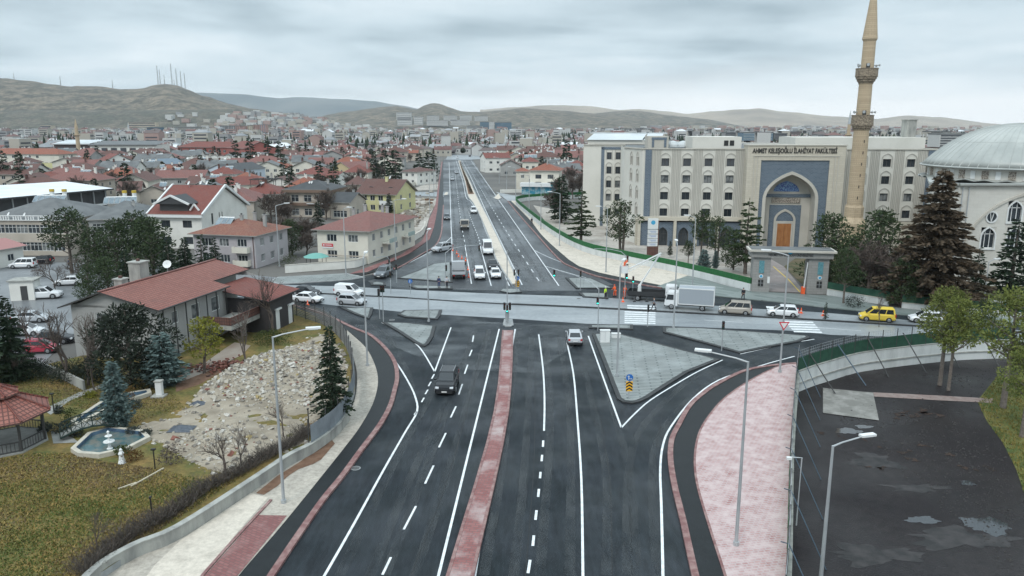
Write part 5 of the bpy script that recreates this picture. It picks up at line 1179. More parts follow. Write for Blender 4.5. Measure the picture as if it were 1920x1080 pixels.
def hall_roof():
 q = [P(-14, 373, 8), P(213, 353, 8), P(123, 340, 8.6), P(-30, 349, 8.6)]; c = (q[0] + q[1]) / 2; c.z = 0
 r = empty("market_hall", c, 0, "dark glazed hall under one huge white sheet-metal roof", "hall"); taken.append((c.x - 5, c.y + 12, 26)); taken.append((c.x - 25, c.y, 15)); taken.append((c.x + 18, c.y + 8, 12))
 s = MB(mat("roof_white_sheet", (.74, .76, .77), .4, (.62, .65, .67), .15)); p = [v - c for v in q]
 s.face(p); s.face([v - Vector((0, 0, .45)) for v in p[::-1]])
 for i in range(4): a_, b_ = p[i], p[(i + 1) % 4]; s.face([a_ - Vector((0, 0, .45)), b_ - Vector((0, 0, .45)), b_, a_], m_roof_k)
 s.build("roof", r)
 s = MB(m_roof_k); k = [p[0].lerp(p[2], .06), p[1].lerp(p[3], .06), p[2].lerp(p[0], .06), p[3].lerp(p[1], .06)]; s.prism([(v.x, v.y) for v in k], 0, 7.4); s.build("wall", r)
 for i in range(9):
  a_ = k[0].lerp(k[1], i / 8); s = MB(m_steel); s.box((a_.x, a_.y - .5, 3.7), (.25, .25, 7.4)); s.build("post", r)
 s = MB(m_frame); s.beam(k[0] + Vector((0, -.6, -4.3)), k[1] + Vector((0, -.6, -4.3)), .2, .5); s.build("rail", r)
hall_roof()
def apt_extra(root, L_, W, z1):
 s = MB(m_frame);
 for i in range(int(L_ / .5)):
  if i % 5 != 4: s.box((-L_ / 2 + .3 + i * .5, -W / 2 - .3, z1 + .5), (.22, .12, .8))
 s.box((0, -W / 2 - .3, z1 + .95), (L_, .2, .14)); s.box((0, -W / 2 - .3, z1 + .1), (L_, .2, .14)); s.build("balustrade", root)
 solar(root, -L_ * .12, 2.0, z1 + 2.2, 6, .1);
 for q in (-.15, .0):
  s = MB(m_frame); s.tube([(q * L_, 4.5, z1 + 2), (q * L_, 4.5, z1 + 4.4)], .45, 10); s.tube([(q * L_, 4.5, z1 + 4.4), (q * L_, 4.5, z1 + 4.9)], .5, 10, mat("tank_yellow", (.50, .34, .04), .6)); s.build("water_tank", root)
house("beige stone-banded apartment block with a terrace balustrade, dishes and rows of solar collectors", (-45, 413), (124, 414), 6.9, 20, m_plast_b, m_roof_g, 'hip', 3.4, .2, (7, 2, 2.3), (2, 2), wh=1.7, bars=2, dishes=((-.62, -.98, .3), (-.57, -.98, .3), (-.25, -1.0, .3), (.1, -1.0, .2)), extra=apt_extra, cat="apartment block", name="apartment_block")
def apt2_extra(root, L_, W, z1):
 solar(root, -L_ * .18, 1.5, z1 + 2.0, 6, .05)
 for q in (-.15, .05):
  s = MB(m_frame); s.tube([(q * L_, 4.5, z1 + 2), (q * L_, 4.5, z1 + 4.2)], .45, 10); s.tube([(q * L_, 4.5, z1 + 4.2), (q * L_, 4.5, z1 + 4.7)], .5, 10, mat("tank_yellow", (.50, .34, .04), .6)); s.build("water_tank", root)
house("grey-roofed apartment block with open white awnings beside the beige stone block", (165, 413), (262, 411), 6.6, 18, m_plast_g, m_roof_g, 'hip', 2.8, .5, (4, 2, 2.2), (2, 2), wh=1.6, bars=2, chim=((.4, -.2, 2.9),), extra=apt2_extra, cat="apartment block", name="apartment_block")
house("low white shop with a pink awning roof at the left edge", (-40, 476), (42, 462), 3.2, 9, m_plast_w, mat("awning_pink", (.34, .17, .16), .8), 'gable', 1.2, .6, (2, 1), (1, 1))
house("cream house with a red hipped roof and wide windows behind the yellow house", (645, 324), (690, 324), 5.5, 13, m_plast_c, m_tile_r, 'hip', 3.0, .6, (3, 1, 2.4), (2, 1), chim=((.7, 0, 4.2),))
house("red hipped house beside the tall dark spruce", (556, 327), (604, 328), 5.0, 14, m_plast_w, m_tile_r, 'hip', 3.2, .6, (3, 1), (2, 1), chim=((-.4, 0, 3.6),))
house("ochre gable-fronted house among the red roofs", (624, 314), (656, 316), 6.0, 14, mat("plaster_ochre", (.50, .40, .24), .85), m_tile_p, 'gablefront', 2.6, .5, (1, 2), (2, 2))
house("white two storey house behind a boundary wall by the boulevard", (754, 322), (782, 323), 5.6, 14, m_plast_w, m_tile_b, 'hip', 1.6, .6, (2, 2, 1.3), (3, 2))
house("brown roofed house just behind the yellow house", (648, 347), (682, 347), 4.6, 13, m_plast_b, m_tile_b, 'hip', 2.6, .6, (3, 1), (2, 1), chim=((.3, 0, 3.6),))
house("white house with a maroon roof and grey gable left of the small pine", (590, 335), (625, 336), 5.0, 13, m_plast_w, m_tile_r, 'gable', 2.4, .5, (2, 1), (2, 1))
m_shopb = mat("shop_blue", (.03, .22, .32), .4, (.30, .42, .45), .8, .45, .6, 3, coord='obj')
def shop_extra(root, L_, W, z1):
 s = MB(m_frame); s.box((-1.5, -W / 2 - 1.6, 3.6), (L_ + 3.6, 3.2, 1.3)); s.build("canopy", root); s = MB(m_shopb); s.box((-1.5, -W / 2 - 1.2, 1.5), (L_ + 2.6, 2.0, 2.9)); s.build("shopfront", root)
 s = MB(mat("sign_teal", (.02, .22, .26), .5)); s.box((3.5, -W / 2 - 3.3, 4.0), (1.6, .1, 1.6)); s.build("sign", root)
house("cream corner house with an orange hip roof above a blue shopfront", (994, 320), (1048, 320.5), 8.6, 12, m_plast_c, m_tile_o, 'hip', 2.4, .8, (2, 2, 2.2), (2, 2), lf=(1, 2), wh=1.5, sill=3.0, fh=2.7, chim=((.1, -.2, 4.6),), extra=shop_extra, mfr=m_frame_d, name="corner_house")
house("low red roofed annex left of the blue shopfront house", (968, 322), (992, 322), 7.0, 9, m_plast_c, m_tile_o, 'hip', 1.2, .5, (1, 2), (1, 2))
house("cream house with rooftop solar tanks behind the corner house", (980, 304), (1009, 304), 8.0, 12, m_plast_c, m_tile_r, 'hip', 2.0, .5, (2, 2), (2, 2), lf=(1, 2), sol=[(-.2, 0, 1.6, 4), (.5, .2, 1.6, 3)])
house("pale grey gable-fronted house right of the boulevard", (938, 311), (976, 311), 5.2, 14, m_plast_g, m_tile_b, 'gablefront', 2.8, .5, (2, 1, 1.6), (2, 1), lf=(2, 1), wh=1.5)
house("tall white house with a red roof at the right edge of the boulevard", (911, 297), (957, 296.5), 7.6, 14, m_plast_w, m_tile_r, 'gable', 2.6, .4, (3, 2, 1.6), (2, 2), lf=(2, 2), dishes=((.2, 0, 2.5), (-.3, 0, 2.5)))
house("brown roofed house half hidden left of the faculty building", (1068, 312), (1100, 312), 6.5, 12, m_plast_b, m_tile_r, 'hip', 2.4, .8, (2, 2), (2, 2), lf=(2, 2))
house("long low house with pale gables left of the faculty building", (1030, 294), (1078, 292), 6.0, 16, m_plast_w, m_tile_p, 'gable', 3.4, .5, (3, 1), (2, 1), lf=(2, 1))
# ------------------------------------------------------------------ the rest of the quarter: individual houses row by row
rc = random.Random(11)
def axis_x(Y):    # centre line of the boulevard
 a, b = P(925, 480), P(861, 301); return a.x + (b.x - a.x) * (Y - a.y) / (b.y - a.y)
walls_m = [m_plast_w, m_plast_w, m_plast_c, m_plast_b, m_plast_g, m_plast_c]
roofs_m = [m_tile_r, m_tile_b, m_tile_p, m_roof_g, m_tile_b, m_tile_o, m_roof_g, m_tile_r, m_tile_b, m_tile_p]
wn = {m_plast_w: "white", m_plast_c: "cream", m_plast_b: "beige", m_plast_g: "grey"}
rn = {m_tile_r: "dull red", m_tile_b: "brown", m_tile_p: "faded red", m_tile_o: "orange", m_roof_g: "grey", m_roof_s: "pale sheet"}
protos = []
def town_house(k, detail, nm="town_house"):
 r_ = random.Random(100 + k); mw = walls_m[k % 6]; mr = roofs_m[(k * 3 + k // 6) % 10]; L_ = r_.uniform(11, 17); W = r_.uniform(9, 13); h = r_.choice((5.2, 5.8, 6.2, 4.4)); kind = ('hip', 'gable', 'gablefront', 'hip', 'gable')[k % 5]; rise = r_.uniform(2.2, 3.2)
 root = empty(nm, (0, 0, 0), 0, None, "house"); x, y = L_ / 2, W / 2; w = MB(mw)
 nf = 2 if h > 5 else 1; f_ops = grid_ops(L_, 3, nf, 1.4, 1.3, .9, h / nf); s_ops = grid_ops(W, 2, nf, 1.2, 1.2, .9, h / nf)
 wins = []
 for i, (p0, p1) in enumerate((((-x, -y), (x, -y)), ((x, -y), (x, y)), ((x, y), (-x, y)), ((-x, y), (-x, -y)))):
  ops = f_ops if i in (0, 2) else s_ops
  if detail: facade(w, p0, p1, 0, h, ops if i in (0, 1) else []); wins += [(p0, p1, o) for o in ops] if i in (0, 1) else []
  else: facade(w, p0, p1, 0, h, []); a_ = Vector((p0[0], p0[1], 0)); d = (Vector((p1[0], p1[1], 0)) - a_).normalized(); n_ = Vector((d.y, -d.x, 0)) * .04; [w.face([a_ + d * u + n_ + Vector((0, 0, z)) for u, z in ((o[0], o[2]), (o[1], o[2]), (o[1], o[3]), (o[0], o[3]))], m_glass) for o in ops if i < 2]
 if kind == 'gable':
  for sx in (-1, 1): q = [(sx * x, -y, h), (sx * x, y, h), (sx * x, 0, h + rise * .94)]; w.face(q if sx > 0 else [q[1], q[0], q[2]])
 if kind == 'gablefront':
  for sy in (-1, 1): q = [(-x, sy * y, h), (x, sy * y, h), (0, sy * y, h + rise * .94)]; w.face(q if sy < 0 else [q[1], q[0], q[2]])
 w.build("wall", root, uv=False)
 for p0, p1, o in wins:
  wv = window(root, p0, p1, o, bars=1, mg=m_glass); ch = wv.children[0]; me = wv.data; bpy.data.objects.remove(ch)
  # one mesh per window at this distance: frame and pane together
  a_ = Vector((p0[0], p0[1], 0)); d = (Vector((p1[0], p1[1], 0)) - a_).normalized(); n_ = Vector((d.y, -d.x, 0)) * .15; wm_ = MB(m_glass)
  wm_.face([a_ + d * u - n_ + Vector((0, 0, z)) for u, z in ((o[0], o[2]), (o[1], o[2]), (o[1], o[3]), (o[0], o[3]))]); cu, hw = (o[0] + o[1]) / 2, .05
  for u0, u1, z0, z1 in ((o[0], o[1], o[2], o[2] + .1), (o[0], o[1], o[3] - .1, o[3]), (o[0], o[0] + .1, o[2], o[3]), (o[1] - .1, o[1], o[2], o[3]), (cu - hw, cu + hw, o[2], o[3])):
   wm_.face([a_ + d * u - n_ * .8 + Vector((0, 0, z)) for u, z in ((u0, z0), (u1, z0), (u1, z1), (u0, z1))], m_frame)
  bpy.data.objects.remove(wv); wm_.build("window", root, uv=False)
 r = MB(mr); roof_mb(r, L_, W, h, kind, rise, .6, m=mr); r.build("roof", root)
 for q in range(1 + k % 2 + (k % 3 == 0)): chimney(root, (-.4 + .5 * q) * x, (.1 if q else -.15) * y, h + rise * .5, h + rise + .9, m_plast_w if k % 2 else m_tile_b, .7)
 if k % 3 == 0: solar(root, .3 * x, -.35 * y, h + rise * .55, 3)
 if k % 4 == 1: dish(root, -.7 * x, 0, h + rise * .6, .5, -1.8)
 root["wn"] = wn[mw]; root["rn"] = rn[mr]; return root
near_p = [town_house(k, True) for k in range(12)]; far_p = [town_house(k + 20, False) for k in range(14)]
used = set()
def zone_free(x, y, r): return all((x - a) ** 2 + (y - b) ** 2 > (r + c) ** 2 for a, b, c in taken)
spots = []
def fill(Y0, Y1, lo, hi, sp):
 Y = Y0
 while Y < Y1:
  x = lo(Y) + rc.uniform(0, sp)
  while x < hi(Y):
   X, YY = x + rc.uniform(-2.5, 2.5), Y + rc.uniform(-3, 3)
   if zone_free(X, YY, 7.5) and abs(X - axis_x(YY)) > 34: spots.append((X, YY));
   x += sp
  Y += sp * 1.05
fill(205, 640, lambda Y: -.68 * Y - 8, lambda Y: axis_x(Y) - 34, 21.5)
fill(330, 640, lambda Y: axis_x(Y) + 34, lambda Y: .105 * Y + 14, 19)
spots.sort(key=lambda s: math.hypot(*s)); spots = spots[:255]
seq = {}
LMK = [(60, 230, "behind the market hall"), (30, 330, "left of the school block"), (60, 450, "behind the school block"), (150, 400, "near the maroon pavilion"), (250, 260, "above the apartment blocks"), (230, 420, "behind the white recessed gable"), (180, 540, "in front of the sports hall"), (320, 380, "near the blue-grey villa"), (330, 520, "beside the brick school"), (420, 400, "near the white modern villa"), (430, 560, "right of the brick school"), (450, 290, "behind the blank white house"), (520, 330, "in the fir row"), (560, 430, "behind the fir row"), (600, 260, "left of the beige villa"), (600, 560, "above the fir row"), (680, 380, "behind the yellow house"), (720, 480, "above the tall spruces"), (790, 560, "near the boulevard's end"), (770, 420, "beside the spruces"), (920, 500, "at the boulevard's far right"), (980, 430, "behind the corner house"), (1050, 470, "left of the faculty roof"), (1010, 590, "far behind the corner house")]
for X, Y in spots:
 near = math.hypot(X, Y) < 390; pl = near_p if near else far_p; pr = pl[rc.randrange(len(pl))]
 rz = rc.choice((0, math.pi / 2, 0, .0, -math.pi / 2)) + rc.uniform(-.12, .12) + .09
 side_ = "left of the boulevard" if X < axis_x(Y) else "right of the boulevard"
 px_ = 960 + F * X / (Y * .978 + 5); lm = min(LMK, key=lambda q: abs(q[0] - px_) + abs(q[1] - Y) * .6)[2]
 base_ = f"{pr['wn']} house, {pr['rn']} roof, {lm}"; seq.setdefault(base_, 0); seq[base_] += 1
 lb = base_ + ("" if seq[base_] == 1 else (", farther one", ", third away", ", fourth away", ", fifth away", ", sixth away", ", farthest away", ", farthest of all")[min(seq[base_] - 2, 6)])
 gr = f"town houses {side_}"
 if pr.name not in used: used.add(pr.name); o = pr; o.location = (X, Y, 0); o.rotation_euler = (0, 0, rz); o["label"] = lb; o["group"] = gr
 else: copy_thing(pr, (X, Y, 0), rz, rc.uniform(.88, 1.12), lb, gr)
for pr in near_p + far_p:
 if pr.name not in used:
  for ch in list(pr.children): bpy.data.objects.remove(ch)
  bpy.data.objects.remove(pr)
for o in scene.objects:
 for k in ("wn", "rn"):
  if k in o: del o[k]
# ------------------------------------------------------------------ distant city as one mass
def boxy(mb, X, Y, L_, W, h, rz, mw, mr, kind, rise):
 ca, sa = math.cos(rz), math.sin(rz); T = lambda a, b, z: (X + a * ca - b * sa, Y + a * sa + b * ca, z); x, y = L_ / 2, W / 2
 c = [(-x, -y), (x, -y), (x, y), (-x, y)]; vs = [T(a, b, 0) for a, b in c] + [T(a, b, h) for a, b in c]
 mb.mesh(vs, [(0, 1, 5, 4), (1, 2, 6, 5), (3, 0, 4, 7)], mw)
 if kind == 0: mb.mesh([T(a * 1.06, b * 1.06, h) for a, b in c] + [T(-x + y * .8, 0, h + rise), T(x - y * .8, 0, h + rise)], [(0, 1, 5, 4), (1, 2, 5), (3, 0, 4), (2, 3, 4, 5)], mr)
 elif kind == 1: mb.mesh([T(a * 1.05, b * 1.05, h) for a, b in c] + [T(-x * 1.05, 0, h + rise), T(x * 1.05, 0, h + rise)], [(0, 1, 5, 4), (2, 3, 4, 5)], mr); mb.mesh([T(x, -y, h), T(x, y, h), T(x, 0, h + rise * .93), T(-x, -y, h), T(-x, y, h), T(-x, 0, h + rise * .93)], [(0, 1, 2), (4, 3, 5)], mw)
 else: mb.face([T(a, b, h) for a, b in c], mr)
rs = random.Random(5); mb = MB(m_tile_r)
f_red = mat("far_roof_red", (.125, .060, .055), .85, (.19, .115, .105), .02); f_brn = mat("far_roof_brown", (.10, .075, .072), .85, (.15, .12, .115), .02); f_gry = mat("far_roof_grey", (.20, .21, .22), .7, (.32, .33, .34), .02); f_wht = mat("far_roof_white", (.62, .64, .66), .7)
f_w = [mat("far_wall_white", (.476, .476, .459), .9), mat("far_wall_cream", (.391, .365, .315), .9), mat("far_wall_grey", (.272, .272, .272), .9), mat("far_wall_pink", (.340, .238, .212), .9)]
f_win = mat("far_window_dark", (.05, .055, .065), .5)
Y = 645.0
while Y < 2500:
 sp = 17.5 if Y < 1300 else 22
 x = -.70 * Y + rs.uniform(0, sp)
 while x < .74 * Y:
  X, YY = x + rs.uniform(-4, 4), Y + rs.uniform(-4, 4); x += sp
  if abs(X - axis_x(YY)) < (30 if YY < 640 else 12) and YY < 650: continue
  if not zone_free(X, YY, 8): continue
  if rs.random() < .10: continue
  k = rs.random(); mr = f_red if k < .34 else f_brn if k < .66 else f_gry if k < .90 else f_wht
  kind = rs.choice((0, 1, 0, 1)) if mr in (f_red, f_brn) else rs.choice((0, 2, 1)); mw = rs.choice((f_w[0], f_w[0], f_w[1], f_w[1], f_w[2], f_w[3]))
  tall = rs.random() < (.05 if Y < 1200 else .16); h = rs.uniform(11, 19) if tall else rs.uniform(4.5, 7.5)
  L_, W = rs.uniform(9, 15), rs.uniform(8, 12); rz = rs.choice((0, 1.57)) + rs.uniform(-.2, .2)
  boxy(mb, X, YY, L_, W, h, rz, mw, mr, 2 if tall and rs.random() < .6 else kind, rs.uniform(2.0, 3.2))
  if Y < 1300:   # windows and chimneys still read as specks
   ca, sa = math.cos(rz), math.sin(rz)
   for q in range(2):
    a_ = rs.uniform(-.4, .4) * L_; b_ = rs.uniform(-.2, .2) * W; mb.box((X + a_ * ca - b_ * sa, YY + a_ * sa + b_ * ca, h + 2.0), (.9, .9, 2.6), rz, f_w[0] if rs.random() < .75 else f_brn, False)
   if not tall:
    for q in (-.3, .0, .3): mb.box((X + q * L_ * ca + (W / 2 + .03) * sa, YY + q * L_ * sa - (W / 2 + .03) * ca, h * .62), (1.3, .06, 1.4), rz, f_win, False)
  if tall:
   for fz in range(int(h / 3)):
    mb.box((X + (W / 2 + .03) * math.sin(rz), YY - (W / 2 + .03) * math.cos(rz), 1.6 + fz * 3), (L_ * .8, .06, 1.3), rz, f_win, False)
 Y += sp * 1.1
o = mb.build("far_houses", uv=False); tag(o, "mass of small red, brown and grey roofed houses filling the plain to the hills", "houses", kind="stuff")
# far trees between the roofs
mt_ = MB(m_fir); m_far_b = mat("far_bare_trees", (.13, .115, .115), .95, (.09, .085, .085), .05)
def farcone(X, Y, h, r, m):
 n = 5; a0 = rs.random() * 6; z0 = h * .08; vs = [(X, Y, h)]
 for lv, (f, q) in enumerate(((.72, .38), (.42, .72), (.08, 1.0))):
  for i in range(n): a = a0 + lv + 6.2832 * i / n; k = r * q * rs.uniform(.65, 1.25); vs.append((X + k * math.cos(a), Y + k * math.sin(a), h * f))
 fs = [(0, 1 + i, 1 + (i + 1) % n) for i in range(n)]
 for lv in range(2):
  for i in range(n): a, b = 1 + lv * n + i, 1 + lv * n + (i + 1) % n; fs.append((a, a + n, b + n, b))
 mt_.mesh(vs, fs, m)
def farblob(X, Y, h, r, m):
 n = 6; vs = []; fs = []
 for lv, (f, q) in enumerate(((.25, .5), (.5, 1.0), (.8, .8), (1.0, .25))):
  for i in range(n): a = lv * .5 + 6.2832 * i / n; k = r * q * rs.uniform(.6, 1.3); vs.append((X + k * math.cos(a), Y + k * math.sin(a), h * f * rs.uniform(.9, 1.1)))
 for lv in range(3):
  for i in range(n): a, b = lv * n + i, lv * n + (i + 1) % n; fs.append((a, b, b + n, a + n))
 fs.append(tuple(range(3 * n, 4 * n))); mt_.mesh(vs, fs, m)
for i in range(9000):
 Y = 640 + 1800 * rs.random() ** .8; X = rs.uniform(-.70, .72) * Y
 if not zone_free(X, Y, 4) or (abs(X - axis_x(Y)) < 22 and Y < 650): continue
 if rs.random() < .5: farcone(X, Y, rs.uniform(8, 16), rs.uniform(1.8, 3.6), m_fir if rs.random() < .8 else m_pine)
 else: farblob(X, Y, rs.uniform(5, 9), rs.uniform(2.2, 4.5), m_far_b if rs.random() < .72 else m_yew)
tag(mt_.build("far_trees", uv=False), "dark conifers and bare trees scattered between the distant roofs", "trees", kind="stuff")

# ------------------------------------------------------------------ hills
from mathutils import noise
m_hill = mat("hill_scrub", (.171, .139, .101), .95, (.054, .052, .039), .022, .40, .60, 10, grain=(.07, .55))
m_hill2 = mat("hill_scrub_green", (.067, .066, .049), .95, (.127, .107, .081), .014, .46, .62, 10, grain=(.08, .55))
m_hill3 = mat("hill_tan", (.332, .275, .217), .95, (.217, .180, .145), .0025, .42, .66, 8)
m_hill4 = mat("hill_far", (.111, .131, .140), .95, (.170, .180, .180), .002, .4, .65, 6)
hills_fn = []
def ridge(name, sky, D, wf, wb, m, amp=6.0, fs=.006, bow=0.0, foot=-2.0, prof=1.3):
 sky = sorted(sky); xs = [p[0] for p in sky]
 def skyz(px):
  if px <= xs[0]: y = sky[0][1]
  elif px >= xs[-1]: y = sky[-1][1]
  else:
   i = max(k for k in range(len(xs)) if xs[k] <= px); i = min(i, len(xs) - 2); t = (px - xs[i]) / (xs[i + 1] - xs[i]); t = t * t * (3 - 2 * t) * .5 + t * .5; y = sky[i][1] * (1 - t) + sky[i + 1][1] * t
  return y
 cols = int((xs[-1] - xs[0]) / 7) + 1; rowsn = 22; vs = []; fs_ = []
 for c in range(cols + 1):
  px = xs[0] + (xs[-1] - xs[0]) * c / cols; py = skyz(px); top = PD(px, py, D)
  for r in range(rowsn + 1):
   t = r / rowsn; Yv = D - wf + (wf + wb) * t; k = (1 - (D - Yv) / wf) if Yv <= D else (1 - (Yv - D) / wb); k = max(k, 0);
   k2 = (k * k * (3 - 2 * k)) ** (1 / prof) if k > 0 else 0
   Xv = top.x * Yv / D; q = Vector((Xv * fs, Yv * fs, D)); nz = noise.fractal(q, 1.0, 2.0, 5) * amp * (1 - k2 * .75) * (1 if k > 0 else 0)
   nz2 = noise.fractal(q * 6, 1.0, 2.0, 3) * amp * .15
   vs.append((Xv, Yv, foot + (max(top.z, 2) - foot) * k2 + (nz * min(1, k * 3)) + nz2))
 R_ = rowsn + 1
 for c in range(cols):
  for r in range(rowsn): fs_.append((c * R_ + r, (c + 1) * R_ + r, (c + 1) * R_ + r + 1, c * R_ + r + 1))
 s = MB(m); s.smooth = True; s.mesh(vs, fs_); o = s.build(name, uv=False); tag(o, kind="structure")
 def zat(px, Yv):
  py = skyz(px); top = PD(px, py, D); k = (1 - (D - Yv) / wf) if Yv <= D else (1 - (Yv - D) / wb); k = max(0, min(1, k)); k2 = (k * k * (3 - 2 * k)) ** (1 / prof); return foot + (top.z - foot) * k2
 return zat
zA = ridge("hills", [(-260, 138), (-100, 141), (0, 147), (60, 152), (95, 158), (130, 162), (180, 162), (230, 167), (268, 166), (290, 160), (312, 158), (335, 161), (352, 168), (380, 180), (430, 195), (470, 203), (540, 213), (600, 223), (680, 236), (760, 246)], 3300, 900, 900, m_hill, 14)
zB = ridge("hills", [(-260, 206), (0, 207), (200, 207), (430, 205), (470, 209), (520, 212), (560, 218), (600, 225), (650, 232), (700, 241), (740, 247)], 2650, 420, 500, m_hill2, 6, .008)
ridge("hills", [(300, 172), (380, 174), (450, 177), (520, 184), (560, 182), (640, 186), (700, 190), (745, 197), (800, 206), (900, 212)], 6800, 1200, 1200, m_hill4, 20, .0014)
zC = ridge("hills", [(580, 226), (620, 214), (650, 210), (700, 203), (725, 200), (745, 199), (765, 203), (780, 206), (797, 197), (812, 193), (826, 195), (845, 202), (865, 209), (900, 210), (940, 207), (985, 203), (1010, 204), (1060, 208), (1100, 213), (1150, 217), (1200, 221), (1260, 228), (1330, 238), (1420, 247)], 4300, 1300, 900, m_hill, 16, .004)
zE_ = ridge("hills", [(1050, 216), (1100, 214), (1160, 208), (1200, 208), (1260, 217), (1320, 223), (1400, 238), (1450, 247)], 5200, 900, 900, m_hill, 16, .004)
ridge("hills", [(900, 206), (960, 201), (1040, 197), (1110, 199), (1160, 206), (1200, 204), (1260, 210), (1290, 214), (1330, 210), (1400, 205), (1425, 203), (1470, 209), (1560, 219), (1640, 223), (1700, 216), (1760, 220), (1860, 232), (2000, 241)], 6800, 1500, 1200, m_hill3, 22, .002)
# radio masts on the hilltop
for k, (px, top, w_) in enumerate(((297, 123, 3), (301, 130, 2), (309, 140, 1.6), (323, 119, 3), (327, 150, 1.5), (332, 128, 3), (340, 133, 2.2), (347, 137, 2.0), (28, 137, 1.2), (114, 143, 1.5), (211, 150, 1.4))):
 D = 3300; base = zA(px, D) - 1; b = PD(px, 160, D); t = PD(px, top, D)
 r = empty("radio_mast", (b.x, D, base), 0, None, "mast", "radio masts on the hill"); h = t.z - base
 s = MB(mat("mast_paint", (.30, .31, .32), .6));
 for a in range(3):
  c1 = Vector((math.cos(a * 2.094), math.sin(a * 2.094), 0)); s.beam(c1 * w_, c1 * w_ * .3 + Vector((0, 0, h)), .7)
 n = 9
 for q in range(n):
  f = q / n; g_ = (q + 1) / n
  for a in range(3):
   c1 = Vector((math.cos(a * 2.094), math.sin(a * 2.094), 0)); c2 = Vector((math.cos((a + 1) * 2.094), math.sin((a + 1) * 2.094), 0)); s.beam(c1 * w_ * (1 - .7 * f) + Vector((0, 0, h * f)), c2 * w_ * (1 - .7 * g_) + Vector((0, 0, h * g_)), .35)
 s.build("lattice", r, uv=False); s = MB(m_dish); s.tube([(0, -w_ * .7, h * .6), (0, -w_ * .7 - 1, h * .6)], 1.6, 8); s.build("dish_antenna", r)
 nm_ = ("leftmost of the cluster, tall", "second from left", "short one, third", "tallest, in the middle of the cluster", "low one beside the tallest", "thick one right of the tallest", "slender, second from right", "rightmost of the cluster", "lone one at the far left of the ridge", "lone one on the left crest", "lone one left of the cluster")[k]
 r["label"] = f"lattice radio mast on the hilltop, {nm_}"
# ------------------------------------------------------------------ distant large buildings
def slab(label, x0, x1, y0, y1, D, mw, mg, floors, dep=18, name="apartment_block", cat="building", vert=0, base=None, group=None, strip=.5):
 a = PD(x0, y0, D); b = PD(x1, y0, D); h1 = a.z; z0 = PD(x0, y1, D).z if base is None else base
 r = empty(name, ((a.x + b.x) / 2, D, z0), 0, label, cat, group); L_ = b.x - a.x; h = h1 - z0; taken.append(((a.x + b.x) / 2, D, L_ / 2))
 s = MB(mw); s.box((0, dep / 2, h / 2), (L_, dep, h)); s.build("wall", r, uv=False)
 g_ = MB(mg); fh = h / floors
 for f in range(floors):
  if vert:
   for i in range(vert): g_.box((-L_ / 2 + L_ * (i + .5) / vert, -.2, fh * (f + .55)), (L_ / vert * .55, .4, fh * strip))
  else: g_.box((0, -.2, fh * (f + .55)), (L_ * .96, .4, fh * strip))
 g_.build("windows", r, uv=False); s = MB(m_roof_g); s.box((0, dep / 2, h + .4), (L_ + .6, dep + .6, .8)); s.build("roof", r, uv=False); return r
gb_ = mat("glass_blue", (.06, .13, .19), .15, (.12, .20, .26), .02); pk = mat("far_wall_salmon", (.40, .24, .20), .9); bg_ = mat("far_wall_sand", (.50, .43, .33), .9)
fw = f_w[0]
slab("left glass wing of the blue and white hospital tower", 900, 923, 229, 246, 2300, gb_, f_win, 7, strip=.15); slab("tall white stair slab of the hospital", 917, 926, 228.5, 247, 2290, fw, f_w[2], 7, 20, strip=.2)
slab("right dark blue glass wing of the hospital tower", 928, 959, 230, 245, 2310, gb_, f_win, 7, strip=.15); slab("low white podium in front of the hospital", 875, 905, 237, 246, 2280, fw, f_win, 3)
for k, (x0, x1, y0, y1) in enumerate(((743, 770, 211, 222), (745, 772, 220, 232), (776, 792, 219, 231), (832, 856, 217, 224), (862, 884, 216, 223), (890, 914, 218, 224), (800, 822, 217, 223), (800, 840, 226, 233), (845, 880, 225, 232))):
 slab(f"grey university block on the hillside, {('top left', 'left', 'second from left', 'centre', 'right of centre', 'rightmost', 'small one left of centre', 'lower left long', 'lower right long')[k]}", x0, x1, y0, y1 + 3, 3200, fw, f_w[2], 4, 30, strip=.4)
for k, (x0, x1) in enumerate(((412, 424), (425, 437), (438, 452))): slab(f"pale grey apartment tower left of the salmon towers, number {k+1} from the left" if 0 else ("leftmost pale grey apartment tower beside the salmon towers", "middle pale grey apartment tower beside the salmon towers", "pale grey apartment tower touching the salmon towers")[k], x0, x1, 236, 250, 1800, f_w[2], f_win, 8, vert=4)
for k, (x0, x1, y0) in enumerate(((441, 452, 236), (453, 462, 236), (464, 474, 235), (475, 485, 234), (486, 498, 234))): slab(("leftmost salmon apartment tower", "second salmon apartment tower", "sand coloured apartment tower among salmon ones", "tall salmon tower", "salmon tower with a blue glass stripe")[k] + " below the left hill", x0, x1, y0, 252, 1750, bg_ if k == 2 else pk, f_win if k < 4 else gb_, 8, vert=3)
slab("white tower block left of the dry hill", 684, 692, 240.5, 251, 2000, fw, f_win, 8, vert=3); slab("second white tower block left of the dry hill", 693, 701, 240.5, 251, 2010, fw, f_win, 8, vert=3)
for k in range(9): x0 = 1128 + k * 11.4; slab(f"apartment tower in the long row above the faculty roof, {('first', 'second', 'third', 'fourth', 'fifth', 'sixth', 'seventh', 'eighth', 'ninth')[k]} from the left", x0, x0 + 9.6, 241 + (k % 3) * .6, 256, 1500, fw if k % 2 else f_w[2], f_win, 9, vert=3, group=None)
